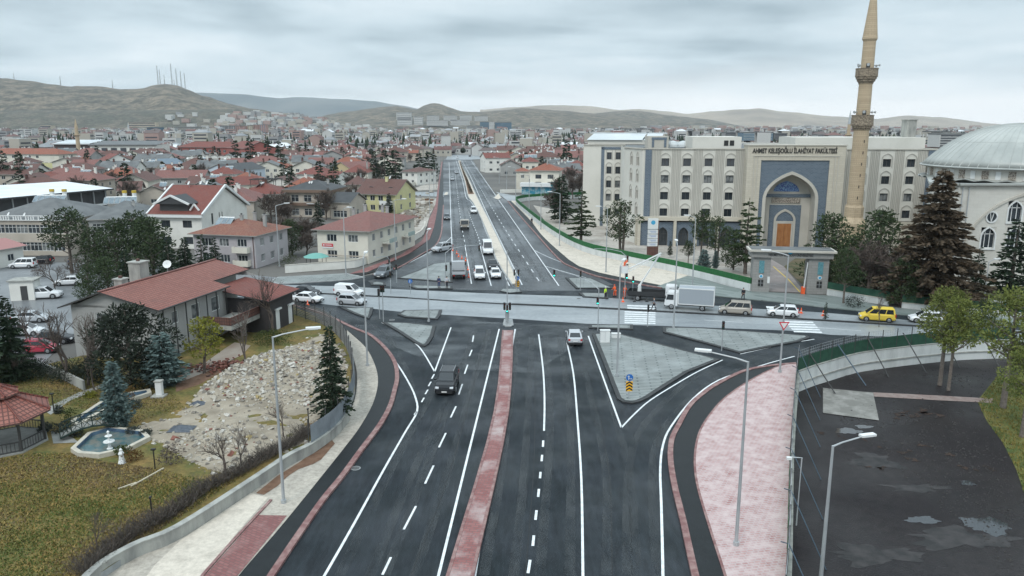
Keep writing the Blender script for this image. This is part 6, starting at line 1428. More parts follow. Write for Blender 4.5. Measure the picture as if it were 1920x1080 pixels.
for k, (x0, x1, y0, y1, D, mw) in enumerate(((1268, 1282, 247, 259, 1300, fw), (1288, 1300, 246, 258, 1350, fw), (1324, 1332, 244, 256, 1500, fw), (1335, 1344, 244, 256, 1500, f_w[1]), (1360, 1390, 249, 262, 1000, f_w[2]), (1393, 1450, 249, 264, 800, gb_), (1452, 1476, 251, 264, 800, f_w[2]), (1690, 1740, 246, 258, 1300, f_w[2]), (1763, 1842, 252, 276, 620, fw), (1745, 1785, 247, 258, 900, f_w[1]), (1480, 1530, 247, 255, 1400, f_w[3]), (1560, 1600, 248, 256, 1400, f_w[1]), (1640, 1690, 248, 257, 1300, f_w[2]))):
 slab("distant block above the faculty roof, " + ("white, left end", "white, second", "slim white", "slim cream", "long grey", "wide blue glass", "grey beside the glass one", "grey right of the minaret", "white with long balconies beside the dome", "cream behind the balconied one", "pink, low", "cream, low, by the thin minaret", "grey between minaret and tower")[k], x0, x1, y0, y1, D, mw, f_win if mw is not gb_ else fw, 5, vert=0, strip=.45 if mw is not gb_ else .18)
for k, (x0, x1, y0, y1, D, mw) in enumerate(((786, 845, 251.5, 259, 1300, pk), (646, 706, 271, 279, 700, fw), (719, 742, 274, 285, 640, f_w[0]), (390, 437, 252, 256, 1350, fw), (240, 291, 229, 237, 2300, bg_), (325, 380, 238, 246, 1900, f_w[1]), (275, 300, 239, 247, 1800, gb_), (545, 595, 258, 266, 1000, gb_), (75, 95, 235, 246, 2000, bg_), (1010, 1040, 246, 253, 1700, fw))):
 slab(("long pink school with a white roof in the distance", "long white-roofed factory hall in the middle distance", "pale blue apartment house near the white hall", "low white warehouse roof", "long sand coloured block under the left hill", "long cream block in front of the left hill", "dark glass block on the left plain", "dark blue hall in the middle distance", "small sand coloured block at the far left", "low white block right of the hospital")[k], x0, x1, y0, y1, D, mw, f_win, 2, 20)
def hall(label, x0, x1, y0, y1, D, mw, mr, dep=22):
 a = PD(x0, y0, D); b = PD(x1, y0, D); r = empty("sports_hall", ((a.x + b.x) / 2, D, 0), 0, label, "hall"); L_ = b.x - a.x; h = a.z - 2; taken.append(((a.x + b.x) / 2, D + 8, L_ / 2))
 s = MB(mw); s.box((0, dep / 2, h / 2), (L_, dep, h)); s.build("wall", r); s = MB(mr); s.face([(-L_ / 2 - 1, -1, h), (L_ / 2 + 1, -1, h), (L_ / 2 + 1, dep, h + 2.4), (-L_ / 2 - 1, dep, h + 2.4)]); s.box((0, -1, h - .3), (L_ + 2, .3, .7)); s.build("roof", r)
 for i in range(7): s = MB(f_win); s.box((-L_ / 2 + L_ * (i + .5) / 7, -.06, h * .55), (L_ / 11, .1, h * .5)); s.build("window", r, uv=False)
hall("long grey-roofed sports hall in the left middle distance", 168, 292, 266, 283, 560, m_plast_w, m_roof_g); hall("dark banded hall left of the grey-roofed one", 100, 166, 264, 283, 575, mat("wall_umber", (.08, .06, .055), .8), m_roof_s)
# thin far minarets
for k, (px, yb, yt, D, r_, mm_) in enumerate(((147, 276, 222, 560, 1.5, m_min), (243, 262, 230, 1050, 1.5, f_w[0]), (1590, 262, 207, 420, 1.15, m_min), (948, 280, 250, 640, 1.2, f_w[0]), (1392, 258, 244, 1100, 1.0, f_w[0]))):
 b = PD(px, yb, D); t = PD(px, yt, D); r = empty("far_minaret", (b.x, D, 0), 0, ("sandy minaret beside the dark banded hall at left", "thin white minaret far behind the sports hall", "slender pointed minaret behind the faculty roof", "pale minaret rising right of the boulevard's end", "tiny white minaret among the blocks on the right")[k], "minaret")
 s = MB(mm_); s.lathe([(r_, 0), (r_ * .85, t.z * .60)], 10); s.lathe([(r_ * .8, t.z * .62), (r_ * .72, t.z * .78)], 10); s.build("shaft", r); s = MB(mm_); s.lathe([(r_ * .85, t.z * .585), (r_ * 1.5, t.z * .605), (r_ * 1.5, t.z * .625)], 10); s.build("balcony", r)
 s = MB(m_steel if k else mm_); s.lathe([(r_ * .8, t.z * .78), (.05, t.z)], 10); s.build("spire", r)
# hillside blocks climbing the foot of the green hill
hb = MB(fw)
for i in range(420):
 px = rs.uniform(330, 700); Yv = rs.uniform(2250, 2620);
 if rs.random() > (1 - abs(px - 540) / 260): continue
 z = zB(px, Yv); X = (px - 960) / F * Yv; h = rs.uniform(8, 16)
 if z < 60: hb.box((X, Yv, z + h / 2 - 1), (rs.uniform(12, 26), 14, h), rs.uniform(-.3, .3), rs.choice((fw, fw, f_w[1], f_w[2], f_w[3])), False)
for i in range(300):
 px = rs.uniform(1200, 1900); Yv = rs.uniform(2300, 3200); X = (px - 960) / F * Yv; h = rs.uniform(8, 26); hb.box((X, Yv, h / 2 - 1), (rs.uniform(12, 26), 14, h), rs.uniform(-.3, .3), rs.choice((fw, f_w[1], f_w[2], f_w[3])), False)
tag(hb.build("hillside_blocks", uv=False), "pale apartment blocks crowding the foot of the distant hills", "houses", kind="stuff")
# ------------------------------------------------------------------ vehicles
m_tyre = mat("tyre", (.018, .018, .019), .8); m_rim = mat("rim", (.32, .33, .34), .35, metal=.6); m_cglass = mat("car_glass", (.018, .022, .026), .05, spec=.8)
m_hl = mat("headlight", (.72, .75, .78), .15); m_tl = mat("taillight", (.40, .02, .02), .25); m_trim_k = mat("car_trim", (.025, .026, .028), .5); m_plate = mat("number_plate", (.70, .70, .68), .5)
def paint(name, c): return mat("paint_" + name, c, .22, spec=.35 if max(c) < .2 else .6)
PW_, PS_, PK_, PG_, PY_, PR_, PB_ = paint("white", (.70, .71, .72)), paint("silver", (.42, .44, .46)), paint("black", (.016, .017, .020)), paint("grey", (.15, .165, .18)), paint("yellow", (.72, .60, .02)), paint("red", (.42, .03, .06)), paint("champagne", (.33, .30, .26))
def wheel(root, x, y, r, w=.22):
 s = MB(m_tyre); s.smooth = False; s.tube([(x, y - w / 2, r), (x, y - w / 2 + .03, r), (x, y + w / 2 - .03, r), (x, y + w / 2, r)], [r * .93, r, r, r * .93], 18); o = s.build("wheel", root, uv=False)
 sg = 1 if y > 0 else -1; t = MB(m_rim); yy = y + sg * (w / 2 + .012); t.tube([(x, yy, r), (x, yy + sg * .02, r)], [r * .62, r * .5], 12)
 for k in range(5): a = k * 1.2566; t.beam((x, yy + sg * .025, r), (x + .58 * r * math.cos(a), yy + sg * .02, r + .58 * r * math.sin(a)), .06, .05)
 t.build("rim", o, uv=False)
# kind: (length, width, height, stations of the lower body [(x, ztop)], cabin [x rear base, x rear top, x front top, x front base], belt z, wheel r, wheelbase)
KIND = {
 'sedan': (4.4, 1.74, 1.44, [(-2.2, .62), (-2.14, .90), (-1.5, .98), (-.2, .95), (.95, .93), (1.85, .78), (2.12, .62), (2.2, .48)], (-1.75, -1.05, .35, 1.15), .93, .31, 2.6),
 'hatch': (4.0, 1.72, 1.50, [(-2.0, .60), (-1.96, .95), (-1.2, 1.0), (.0, .96), (.95, .94), (1.65, .80), (1.92, .62), (2.0, .45)], (-1.93, -1.55, .30, 1.20), .95, .31, 2.55),
 'suv': (4.75, 1.90, 1.76, [(-2.37, .70), (-2.32, 1.08), (-1.5, 1.14), (.2, 1.10), (1.05, 1.10), (2.0, 1.00), (2.30, .80), (2.37, .55)], (-2.22, -1.80, .35, 1.20), 1.10, .37, 2.85),
 'mpv': (4.3, 1.80, 1.80, [(-2.15, .65), (-2.12, 1.05), (-1.5, 1.08), (.3, 1.05), (1.15, 1.03), (1.80, .88), (2.08, .70), (2.15, .48)], (-2.10, -1.95, .55, 1.40), 1.05, .32, 2.7),
 'van': (5.6, 2.05, 2.45, [(-2.8, .75), (-2.78, 1.25), (-1.0, 1.28), (1.2, 1.25), (1.85, 1.22), (2.45, 1.05), (2.72, .85), (2.8, .55)], (-2.76, -2.66, 1.15, 2.05), 1.25, .36, 3.4)}
def car(kind, col, label, loc, ang, cat="car", name=None, tail=False):
 L_, W, H, st, cab, belt, wr, wb = KIND[kind]; root = empty(name or {'van': 'minibus', 'mpv': 'family_van', 'suv': 'suv', 'hatch': 'hatchback_car', 'sedan': 'sedan_car'}[kind], loc, ang, label, cat); hw = W / 2; b = MB(col); b.smooth = False
 rings = []
 for x, zt in st:
  f = 1 - .13 * max(0, (abs(x) / (L_ / 2)) - .72) / .28; w = hw * f; zb = .24 if abs(x) < L_ / 2 - .1 else .34
  rings.append([(x, -w * .93, zb), (x, -w, zb + .16), (x, -w, zt - .16), (x, -w * .93, zt - .04), (x, -w * .70, zt), (x, w * .70, zt), (x, w * .93, zt - .04), (x, w, zt - .16), (x, w, zb + .16), (x, w * .93, zb)])
 n = 10; vs = [p for r in rings for p in r]; fs = []
 for i in range(len(rings) - 1):
  for k in range(n): k2 = (k + 1) % n; fs.append((i * n + k, (i + 1) * n + k, (i + 1) * n + k2, i * n + k2))
 fs.append(tuple(range(n))); fs.append(tuple((len(rings) - 1) * n + k for k in range(n - 1, -1, -1))); b.mesh(vs, fs)
 a0, a1, a2, a3 = cab; wb0, wt = hw * .93, hw * (.76 if kind != 'van' else .86); zt = H; zb_ = belt - .03
 lo = [(a0, -wb0, zb_), (a3, -wb0 * .94, zb_), (a3, wb0 * .94, zb_), (a0, wb0, zb_)]; up = [(a1, -wt, zt - .05), (a2, -wt * .96, zt - .04), (a2, wt * .96, zt - .04), (a1, wt, zt - .05)]; tp = [(a1 + .15, -wt * .86, zt), (a2 - .12, -wt * .82, zt), (a2 - .12, wt * .82, zt), (a1 + .15, wt * .86, zt)]
 b.mesh(lo + up + tp, [(0, 1, 5, 4), (1, 2, 6, 5), (2, 3, 7, 6), (3, 0, 4, 7), (4, 5, 9, 8), (5, 6, 10, 9), (6, 7, 11, 10), (7, 4, 8, 11), (8, 9, 10, 11)]); b.build("body", root, uv=False)
 V = [Vector(p) for p in lo + up]
 def glass(nm, q, u0, u1, v0, v1):
  A_, B_, C_, D_ = (V[i] for i in q); nn = (B_ - A_).cross(D_ - A_).normalized() * .012
  pt = lambda u, v: A_.lerp(B_, u).lerp(D_.lerp(C_, u), v) + nn
  g = MB(m_cglass); g.face([pt(u0, v0), pt(u1, v0), pt(u1, v1), pt(u0, v1)]); g.build(nm, root, uv=False)
 glass("windscreen", (1, 2, 6, 5), .05, .95, .06, .93); glass("rear_window", (3, 0, 4, 7), .10, .90, .25 if kind != 'sedan' else .1, .90)
 ns = 3 if kind in ('van', 'suv', 'mpv') else 2; panel = kind == 'mpv' and tail
 for k in range(ns):
  if panel and k < ns - 1: continue
  u0 = .05 + .9 * k / ns + .015; u1 = .05 + .9 * (k + 1) / ns - .015; glass("side_window", (0, 1, 5, 4), u0, u1, .12, .88); glass("side_window", (2, 3, 7, 6), 1 - u1, 1 - u0, .12, .88)
 for sx in (-wb / 2, wb / 2):
  for sy in (-1, 1):
   s = MB(m_trim_k); s.tube([(sx, sy * (hw - .05), wr), (sx, sy * (hw + .006), wr)], wr * 1.18, 14); s.build("wheel_arch", root, uv=False); wheel(root, sx, sy * (hw - .08), wr)
 s = MB(m_trim_k); s.box((L_ / 2 - .02, 0, .36), (.12, W * .80, .22)); s.box((L_ / 2 - .06, 0, .56), (.10, W * .36, .12)); s.build("grille", root, uv=False)
 s = MB(m_trim_k); s.box((-L_ / 2 + .02, 0, .36), (.10, W * .82, .20)); s.build("bumper", root, uv=False)
 s = MB(m_trim_k); s.box((0, 0, .2), (L_ * .88, W * .84, .16)); s.build('underbody_shade', root, uv=False)  # dark box added beneath the car to deepen its contact shadow
 for sy in (-1, 1):
  s = MB(m_hl); z = st[-2][1] + .02; s.box((L_ / 2 - .13, sy * W * .36, z - .04), (.20, W * .17, .15)); s.build("headlight", root, uv=False)
  s = MB(m_tl); z = st[1][1] - .12; s.box((-L_ / 2 + .05, sy * W * .40, z), (.12, W * .13, .2 if kind == 'sedan' else .38)); s.build("taillight", root, uv=False)
  s = MB(col); s.box((a3 - .30, sy * (hw + .09), belt + .06), (.12, .20, .13)); s.build("mirror", root, uv=False)
 for sx in (1, -1): s = MB(m_plate); s.box((sx * (L_ / 2 + .045), 0, .42 if sx > 0 else .62), (.02, .50, .11)); s.build("number_plate", root, uv=False)
 if kind == 'suv':
  for sy in (-1, 1): s = MB(m_rim); s.beam((a1 + .15, sy * wt * .9, zt + .05), (a2, sy * wt * .88, zt + .05), .04, .05); s.build("roof_rail", root, uv=False)
 return root
def hd(p1, p2): a, b = P(*p1), P(*p2); return math.atan2(b.y - a.y, b.x - a.x)
TO = hd((861, 301), (925, 480)); AW = TO + math.pi; CR = hd((602, 556), (1100, 590)); CL = CR + math.pi; NEAR = hd((887, 640), (850, 772))
def at(kind, col, px, py, ang, label, z=.012, **k): return car(kind, col, label, P(px, py, z), ang, **k)
at('suv', PK_, 839, 727, NEAR - .02, "black SUV driving towards the camera alone on the near left lanes")
at('sedan', PS_, 1077, 640, hd((1083, 790), (1063, 643)), "silver sedan seen from behind right of the brick median")
at('van', PW_, 914, 474, TO, "white minibus heading towards the crossing beside the sandy median", cat="minibus")
at('mpv', PW_, 899, 521, TO, "white family van waiting first at the stop line, left of the white sedan", cat="van")
at('sedan', PW_, 929, 519, TO, "white sedan waiting at the stop line next to the median"); at('sedan', PK_, 924, 502, TO, "dark sedan queued directly behind the white sedan at the median")
at('suv', PS_, 829, 471, TO - .75, "silver SUV entering the slip lane left of the red cones"); at('suv', PG_, 720, 518, hd((790, 480), (700, 522)), "dark grey SUV turning left out of the slip lane by the red pavement")
at('mpv', PW_, 888, 399, TO, "white van with dark windows, second vehicle up the median lane", cat="van"); at('hatch', PG_, 838, 411, TO, "dark hatchback hugging the red kerb on the far left lane")
at('hatch', PS_, 848, 338, TO, "small silver car far up the left carriageway, nearer one"); at('sedan', PS_, 856, 325, TO, "small pale car far up the left carriageway beside the planted median")
at('sedan', PK_, 881, 293.5, AW, "tiny dark car at the far end of the right carriageway"); at('sedan', PW_, 858, 296.5, TO, "tiny white car at the far end of the left carriageway")
at('sedan', PK_, 574, 553, CR, "black sedan on the crossing street behind the white sedan at left"); at('sedan', PW_, 578, 566, CR, "white sedan leading the queue on the crossing street by the slatted fence")
at('mpv', PW_, 655, 554, CR, "white panel van on the crossing street behind the rounded silver car", cat="van", tail=True); at('hatch', PS_, 660, 570.5, CR, "rounded silver car on the crossing street in front of the white panel van")
at('mpv', PB_, 1378, 588, CL, "champagne family van waiting behind the white box truck", cat="van"); at('hatch', PW_, 1467, 592, CL, "white hatchback waiting behind the champagne van"); at('mpv', PY_, 1643, 601, CL, "bright yellow van on the crossing street near the right edge", cat="van")
at('suv', PW_, 1862, 589, CL, "white SUV half hidden by the pines at the right edge"); at('hatch', PW_, 1735, 604, CL, "white hatchback hidden behind the pines right of the yellow van")
at('mpv', PW_, 44, 502, math.pi + .12, "white estate van parked at the far left beside the low white shop", z=0, cat="van"); at('hatch', PK_, 78, 494, math.pi + .1, "dark car parked just behind the white estate van at left", z=0)
at('sedan', PW_, 131, 534, math.pi + .2, "white sedan parked under the bare round-headed trees", z=0); at('suv', PW_, 83, 559, .25, "white SUV parked beside the pale kiosk", z=0)
at('sedan', PS_, 60, 603, .15, "silver car parked left of the long house", z=0); at('hatch', PW_, 48, 628, .15, "white hatchback parked between the silver and the red car", z=0); at('hatch', PR_, 74, 660, .12, "red car parked by the garden hedge", z=0); at('sedan', PK_, 104, 642, .12, "black sedan parked beside the red car", z=0)
at('suv', PW_, 226, 515, .3, "white SUV parked among the dark pines left of the long house", z=0); at('mpv', PW_, 248, 508, .3, "white van parked among the dark pines behind the white SUV", z=0, cat="van")

def truck(label, loc, ang, box, name, cabc=PW_, bed=None, L_=6.4, parts=None):
 r = empty(name, loc, ang, label, "truck"); s = MB(cabc); W = 2.1; xf = L_ / 2
 pr = [(xf - 1.75, .55), (xf, .55), (xf, 1.25), (xf - .25, 2.25), (xf - .5, 2.4), (xf - 1.75, 2.4)]
 s.mesh([(x, -W / 2, z) for x, z in pr] + [(x, W / 2, z) for x, z in pr], [(0, 1, 2, 3, 4, 5), (11, 10, 9, 8, 7, 6)] + [(i, i + 6, (i + 1) % 6 + 6, (i + 1) % 6) for i in range(6)]); s.build("cab", r, uv=False)
 s = MB(m_cglass); s.face([(xf + .012, -W * .44, 1.28), (xf + .012, W * .44, 1.28), (xf - .238 + .012, W * .42, 2.22), (xf - .238 + .012, -W * .42, 2.22)]); s.build("windscreen", r, uv=False)
 for sy in (-1, 1):
  s = MB(m_cglass); q = [(xf - 1.2, sy * (W / 2 + .01), 1.35), (xf - .2, sy * (W / 2 + .01), 1.35), (xf - .35, sy * (W / 2 + .01), 2.1), (xf - 1.2, sy * (W / 2 + .01), 2.1)]; s.face(q if sy < 0 else q[::-1]); s.build("side_window", r, uv=False)
  s = MB(m_hl); s.box((xf + .01, sy * .8, .80), (.06, .3, .18)); s.build("headlight", r, uv=False); s = MB(m_tl); s.box((-xf - .02, sy * .8, .75), (.06, .3, .14)); s.build("taillight", r, uv=False)
  s = MB(m_trim_k); s.box((xf - .1, sy * (W / 2 + .2), 1.75), (.10, .22, .42)); s.build("mirror", r, uv=False); wheel(r, xf - .95, sy * .92, .40, .26); wheel(r, -xf + 1.5, sy * .90, .40, .40)
 s = MB(m_trim_k); s.box((-.4, 0, .62), (L_ - .9, .8, .24)); s.box((xf - .02, 0, .52), (.14, W * .95, .28)); s.build("chassis", r, uv=False)
 x0, x1 = -xf, xf - 1.85
 if box: s = MB(mat("box_grey", (.30, .33, .36), .45)); s.box(((x0 + x1) / 2, 0, 1.95), (x1 - x0, 2.25, 2.25)); s.build("cargo_box", r); s = MB(m_frame); [s.box(((x0 + x1) / 2, sy * 1.1, z), (x1 - x0 + .06, .12, .12)) for sy in (-1, 1) for z in (.86, 3.06)]; [s.box((x, sy * 1.1, 1.96), (.12, .12, 2.08)) for sy in (-1, 1) for x in (x0, x1)]; s.build("box_frame", r, uv=False)
 else:
  s = MB(bed or m_trim_k); s.box(((x0 + x1) / 2, 0, .86), (x1 - x0, 2.2, .14)); s.build("bed_floor", r, uv=False); h = .5
  s = MB(parts or bed or m_trim_k); [s.box(((x0 + x1) / 2, sy * 1.08, .93 + h / 2), (x1 - x0, .05, h)) for sy in (-1, 1)]; s.box((x0, 0, .93 + h / 2), (.05, 2.1, h)); s.build("side_boards", r, uv=False)
 return r
truck("white truck with a grey cargo box waiting before the zebra crossing", P(1292, 579, .012), CL, True, "box_truck", L_=6.6)
truck("flatbed truck seen from behind beside the row of red cones", P(860, 519, .012), AW, False, "flatbed_truck", PS_, mat("bed_dark", (.03, .03, .03), .7), 5.6, PS_)
truck("small beige open truck driving towards the camera, third up the middle lane", P(871, 428, .012), TO, False, "open_truck", PB_, None, 5.4, mat("board_beige", (.42, .40, .36), .6))
ct = truck("white crane truck whose folded boom lifts a worker to the signal", P(1224, 563, .012), CR, False, "crane_truck", L_=7.2)
base = P(1199, 563, 0) + Vector((0, .3, .95)); dist = base.y; el = PD(1239, 474, dist + 1.0); bk = PD(1171, 508, dist - 1.5)
iv = ct.matrix_world.inverted() if False else (Matrix.Translation(ct.location) @ Matrix.Rotation(ct.rotation_euler.z, 4, 'Z')).inverted()
s = MB(m_frame); s.T = iv; s.tube([base, base + Vector((0, 0, 1.3))], [.32, .22], 10); s.build("turret", ct, uv=False)
s = MB(m_frame); s.T = iv; s.beam(base + Vector((0, 0, 1.2)), el, .15, .18); s.beam(base + Vector((-.25, 0, 1.0)), el + Vector((-.6, 0, -1.2)), .08, .09); s.build("lower_boom", ct, uv=False)
s = MB(m_frame); s.T = iv; s.beam(el + Vector((0, -.3, 0)), bk + Vector((.6, 0, .3)), .13, .17); s.beam(el + Vector((0, -.3, -.3)), bk + Vector((.6, 0, -.1)), .05, .07); s.build("upper_boom", ct, uv=False)
s = MB(m_frame); s.T = iv; s.box((bk.x, bk.y, bk.z - .25), (.9, .8, .08)); [s.box((bk.x + a, bk.y + b, bk.z + .25), c) for a, b, c in ((.43, 0, (.05, .8, 1.0)), (-.43, 0, (.05, .8, 1.0)), (0, .38, (.8, .05, 1.0)), (0, -.38, (.8, .05, 1.0)))]; s.build("bucket", ct, uv=False)
s = MB(m_trim_k); s.T = iv;
for dx in (-.9, .9): s.beam(base + Vector((dx, -.9, -.4)), base + Vector((dx, -1.3, -.9)), .14); s.box((base.x + dx, base.y - 1.3, .05), (.4, .4, .08))
s.build("outrigger", ct, uv=False)
# ------------------------------------------------------------------ people
m_skin = mat("skin", (.42, .26, .19), .6); m_hair = mat("hair", (.02, .016, .014), .7)
def skin_mesh(name, pts, edges, rad, m, parent, sub=1):
 me = bpy.data.meshes.new(name); me.from_pydata([tuple(p) for p in pts], edges, []); o = bpy.data.objects.new(name, me); scene.collection.objects.link(o)
 md = o.modifiers.new("s", 'SKIN'); sv = me.skin_vertices[0].data if me.skin_vertices else None
 if sv is None: me.attributes; bpy.context.view_layer.update()
 if not me.skin_vertices:
  bm_ = __import__("bmesh").new(); bm_.from_mesh(me); bm_.verts.layers.skin.verify(); bm_.to_mesh(me); bm_.free()
 sv = me.skin_vertices[0].data
 for i, r in enumerate(rad): sv[i].radius = (r, r) if not isinstance(r, tuple) else r; sv[i].use_root = (i == 0)
 sd = o.modifiers.new("u", 'SUBSURF'); sd.levels = sub; sd.render_levels = sub
 dg = bpy.context.evaluated_depsgraph_get(); m2 = bpy.data.meshes.new_from_object(o.evaluated_get(dg)); bpy.data.objects.remove(o)
 o = bpy.data.objects.new(name, m2); scene.collection.objects.link(o); m2.materials.clear(); m2.materials.append(m); o.parent = parent
 for p in m2.polygons: p.use_smooth = True
 return o
def person(label, loc, rz, jacket, trousers, pose='stand', hat=None, vest=None):
 root = empty("person", loc, rz, label, "person"); v = Vector
 sw = {'stand': (.06, -.06, .05, -.05), 'walk': (.30, -.28, -.25, .28), 'work': (.12, -.10, .35, .30), 'reach': (.05, -.05, .45, .40)}[pose]   # feet and hands fore-aft (x forward)
 hz = {'stand': .82, 'walk': .86, 'work': 1.05, 'reach': 1.75}[pose]; ez = 1.12 if hz < 1.3 else 1.45; bend = .10 if pose == 'work' else 0
 pel, sp, ch, nk, hd_ = v((0, 0, .95)), v((bend * .4, 0, 1.15)), v((bend, 0, 1.38)), v((bend * 1.3, 0, 1.52)), v((bend * 1.5 + .02, 0, 1.66))
 P_ = [pel, sp, ch, nk, hd_, hd_ + v((0, 0, .07))]; E = [(0, 1), (1, 2), (2, 3), (3, 4), (4, 5)]; Rr = [.13, .12, .14, .055, .095, .075]; legs = []; arms = []
 for sg, fx, hx in ((1, sw[0], sw[2]), (-1, sw[1], sw[3])):
  i = len(P_); P_ += [v((0, sg * .10, .90)), v((fx * .6 + .03, sg * .11, .50)), v((fx, sg * .11, .09)), v((fx + .16, sg * .12, .05))]; E += [(0, i), (i, i + 1), (i + 1, i + 2), (i + 2, i + 3)]; Rr += [.095, .065, .045, .04]; legs.append(i)
  j = len(P_); sh = v((bend, sg * .19, 1.42)); elb = v((bend + hx * .35, sg * .25, ez)); hn = v((bend + hx, sg * .24, hz)); P_ += [sh, elb, hn, hn + (hn - elb).normalized() * .08]; E += [(2, j), (j, j + 1), (j + 1, j + 2), (j + 2, j + 3)]; Rr += [.065, .048, .033, .030]; arms.append(j)
  d = (hn - elb).normalized(); b = len(P_) - 1
  for q in range(4): P_.append(P_[b] + d * (.07 + .012 * (q in (1, 2))) + v((.012, (q - 1.5) * .018, -.01))); E.append((b, len(P_) - 1)); Rr.append(.009)
  P_.append(P_[b - 1] + d * .05 + v((.04, 0, 0))); E.append((b - 1, len(P_) - 1)); Rr.append(.010)
 # nose and ears give the head its face
 P_.append(hd_ + v((.115, 0, -.01))); E.append((4, len(P_) - 1)); Rr.append(.014)
 skin_mesh("body", P_, E, Rr, m_skin, root)
 jp = [pel + v((0, 0, .0)), sp, ch, nk - v((0, 0, .03))]; je = [(0, 1), (1, 2), (2, 3)]; jr = [.165, .155, .175, .085]
 for j in arms: i = len(jp); jp += [P_[j], P_[j + 1], P_[j + 1].lerp(P_[j + 2], .9)]; je += [(2, i), (i, i + 1), (i + 1, i + 2)]; jr += [.09, .068, .052]
 skin_mesh("jacket", jp, je, jr, jacket, root)
 tp = [v((0, 0, .95))]; te = []; tr = [.155]
 for i_ in legs: i = len(tp); tp += [P_[i_] - v((0, 0, .05)), P_[i_ + 1], P_[i_ + 2] + v((0, 0, .03))]; te += [(0, i), (i, i + 1), (i + 1, i + 2)]; tr += [.115, .085, .068]
 skin_mesh("trousers", tp, te, tr, trousers, root)
 for i_ in legs: s = MB(m_trim_k); a, b = P_[i_ + 2], P_[i_ + 3]; s.box(((a.x + b.x) / 2, a.y, .055), (.29, .11, .11)); s.build("shoe", root, uv=False)
 s = MB(hat or m_hair); s.smooth = True; s.lathe([(.112, 0), (.118, .04), (.10, .09), (.05, .125), (.001, .135)], 12, (hd_.x - .015, 0, hd_.z + .02)); s.build("helmet" if hat else "hair", root, uv=False)
 for sg in (-1, 1): s = MB(m_trim_k); s.box((hd_.x + .095, sg * .035, hd_.z + .015), (.012, .02, .012)); s.build("eye", root, uv=False)
 return root
m_or = mat("workwear_orange", (.85, .12, .03), .7); m_hv = mat("workwear_yellow", (.55, .85, .04), .7); m_dk = mat("cloth_dark", (.02, .022, .03), .9); m_gr = mat("cloth_grey", (.14, .15, .17), .9); m_nv = mat("cloth_navy", (.03, .05, .12), .9); m_lt = mat("cloth_pale", (.45, .46, .50), .9)
person("worker in orange overalls, left of the two under the signal pole", P(1153, 556, .01), 2.2, m_or, m_or, 'work', m_or); person("worker in orange overalls bending beside the signal pole", P(1171, 558, .01), 1.0, m_or, m_or, 'work', m_or)
person("worker in a yellow-green jacket on the small island", P(1135, 560, .16), -.6, m_hv, m_dk, 'stand', m_frame)
person("worker in orange raised in the crane bucket", bk + Vector((0, 0, -.2)), 0.2, m_or, m_or, 'reach', m_or)
person("man in dark clothes walking along the grey pavement before the gate", P(1393, 562, .14), 1.5, m_dk, m_dk, 'walk'); person("man in grey clothes walking over the zebra crossing by the box truck", P(1226, 581, .02), 2.9, m_gr, m_dk, 'walk')
person("person in a navy coat waiting on the narrow island by the flatbed truck", P(823, 539, .16), -1.2, m_nv, m_nv, 'stand'); person("person in a pale jacket and dark trousers at the island kerb", P(838, 539, .16), -1.6, m_lt, m_dk, 'walk')
person("person in dark clothes walking on the black lane beside the green fence", P(997, 421, .12), -1.2, m_dk, m_dk, 'walk'); person("person in a dark coat among the parked cars at left", P(130, 503, 0), .3, m_nv, m_dk, 'walk')

# ------------------------------------------------------------------ street lamps, signals, signs
def lamp(px, py, ang, label, h=11.6, arm=2.2, z=.13, r=.11, rise=.35):
 root = empty("street_lamp", P(px, py, z), ang, label, "street lamp", "street lamps"); s = MB(m_steel); s.tube([(0, 0, 0), (0, 0, h)], [r, r * .55], 10); s.tube([(0, 0, 0), (0, 0, .25)], r * 1.6, 10); s.build("pole", root, uv=False)
 s = MB(m_steel); s.tube([(0, 0, h - .05), (arm * .3, 0, h + rise * .35), (arm, 0, h + rise)], [.06, .05, .045], 6); s.build("arm", root, uv=False)
 s = MB(m_dish); s.box((arm + .35, 0, h + rise + .06), (.95, .34, .12)); s.box((arm + .35, 0, h + rise - .02), (.6, .24, .05), 0, m_hl); s.build("lamp_head", root, uv=False); return root
lamp(532, 943, .25, "tall lamp on the sandy verge beside the concrete wall, arm to the right"); lamp(1380, 1022, math.pi - .35, "tall lamp on the dusty red pavement, arm to the left")
lamp(1537, 1105, .25, "lamp standing in the dark sports field", 9.1, 1.9, FIELD_Z, .13); lamp(689, 686, math.pi / 2, "lamp on the pale verge at the end of the slatted fence", 11.5, 1.2)
lamp(1157, 705, 1.2, "lamp on the large triangular island, behind the blue arrow sign", 11.3, 1.2, .16); lamp(1462, 698, math.pi - .35, "lamp with a give-way triangle at the tip of the dusty pavement", 12.2, 1.8)
lamp(1263, 614, 1.5, "lamp on the corner of the long right island", 10.5, .8, .16); lamp(1298, 540, math.pi, "lamp on the grey pavement beside the sand strip", 11, 1); lamp(1136, 510, math.pi, "lamp on the white sand pavement below the pylon", 11.0, 1.2)
lamp(804, 603, 1.4, "lamp by the small rounded island left of the crossing", 11.5, .8, .16); lamp(649, 516, -.5, "lamp in front of the cream corner house", 11.2, 1); lamp(742, 487, -.5, "lamp beside the red pavement near the cream house", 11.2, 2.0)
for k, (x, y) in enumerate(((992, 402), (1014, 430), (1049, 461), (967, 377), (950, 358), (936, 344))): lamp(x, y, math.pi, f"{('second', 'third', 'nearest', 'fourth', 'fifth', 'farthest')[k] if 0 else ('lamp by the corner of the green fence', 'lamp halfway along the green fence', 'nearest lamp along the green fence', 'lamp at the side street right of the boulevard', 'lamp below the cream corner house', 'lamp beside the pale gabled house')[k]}", 11, 1.8)
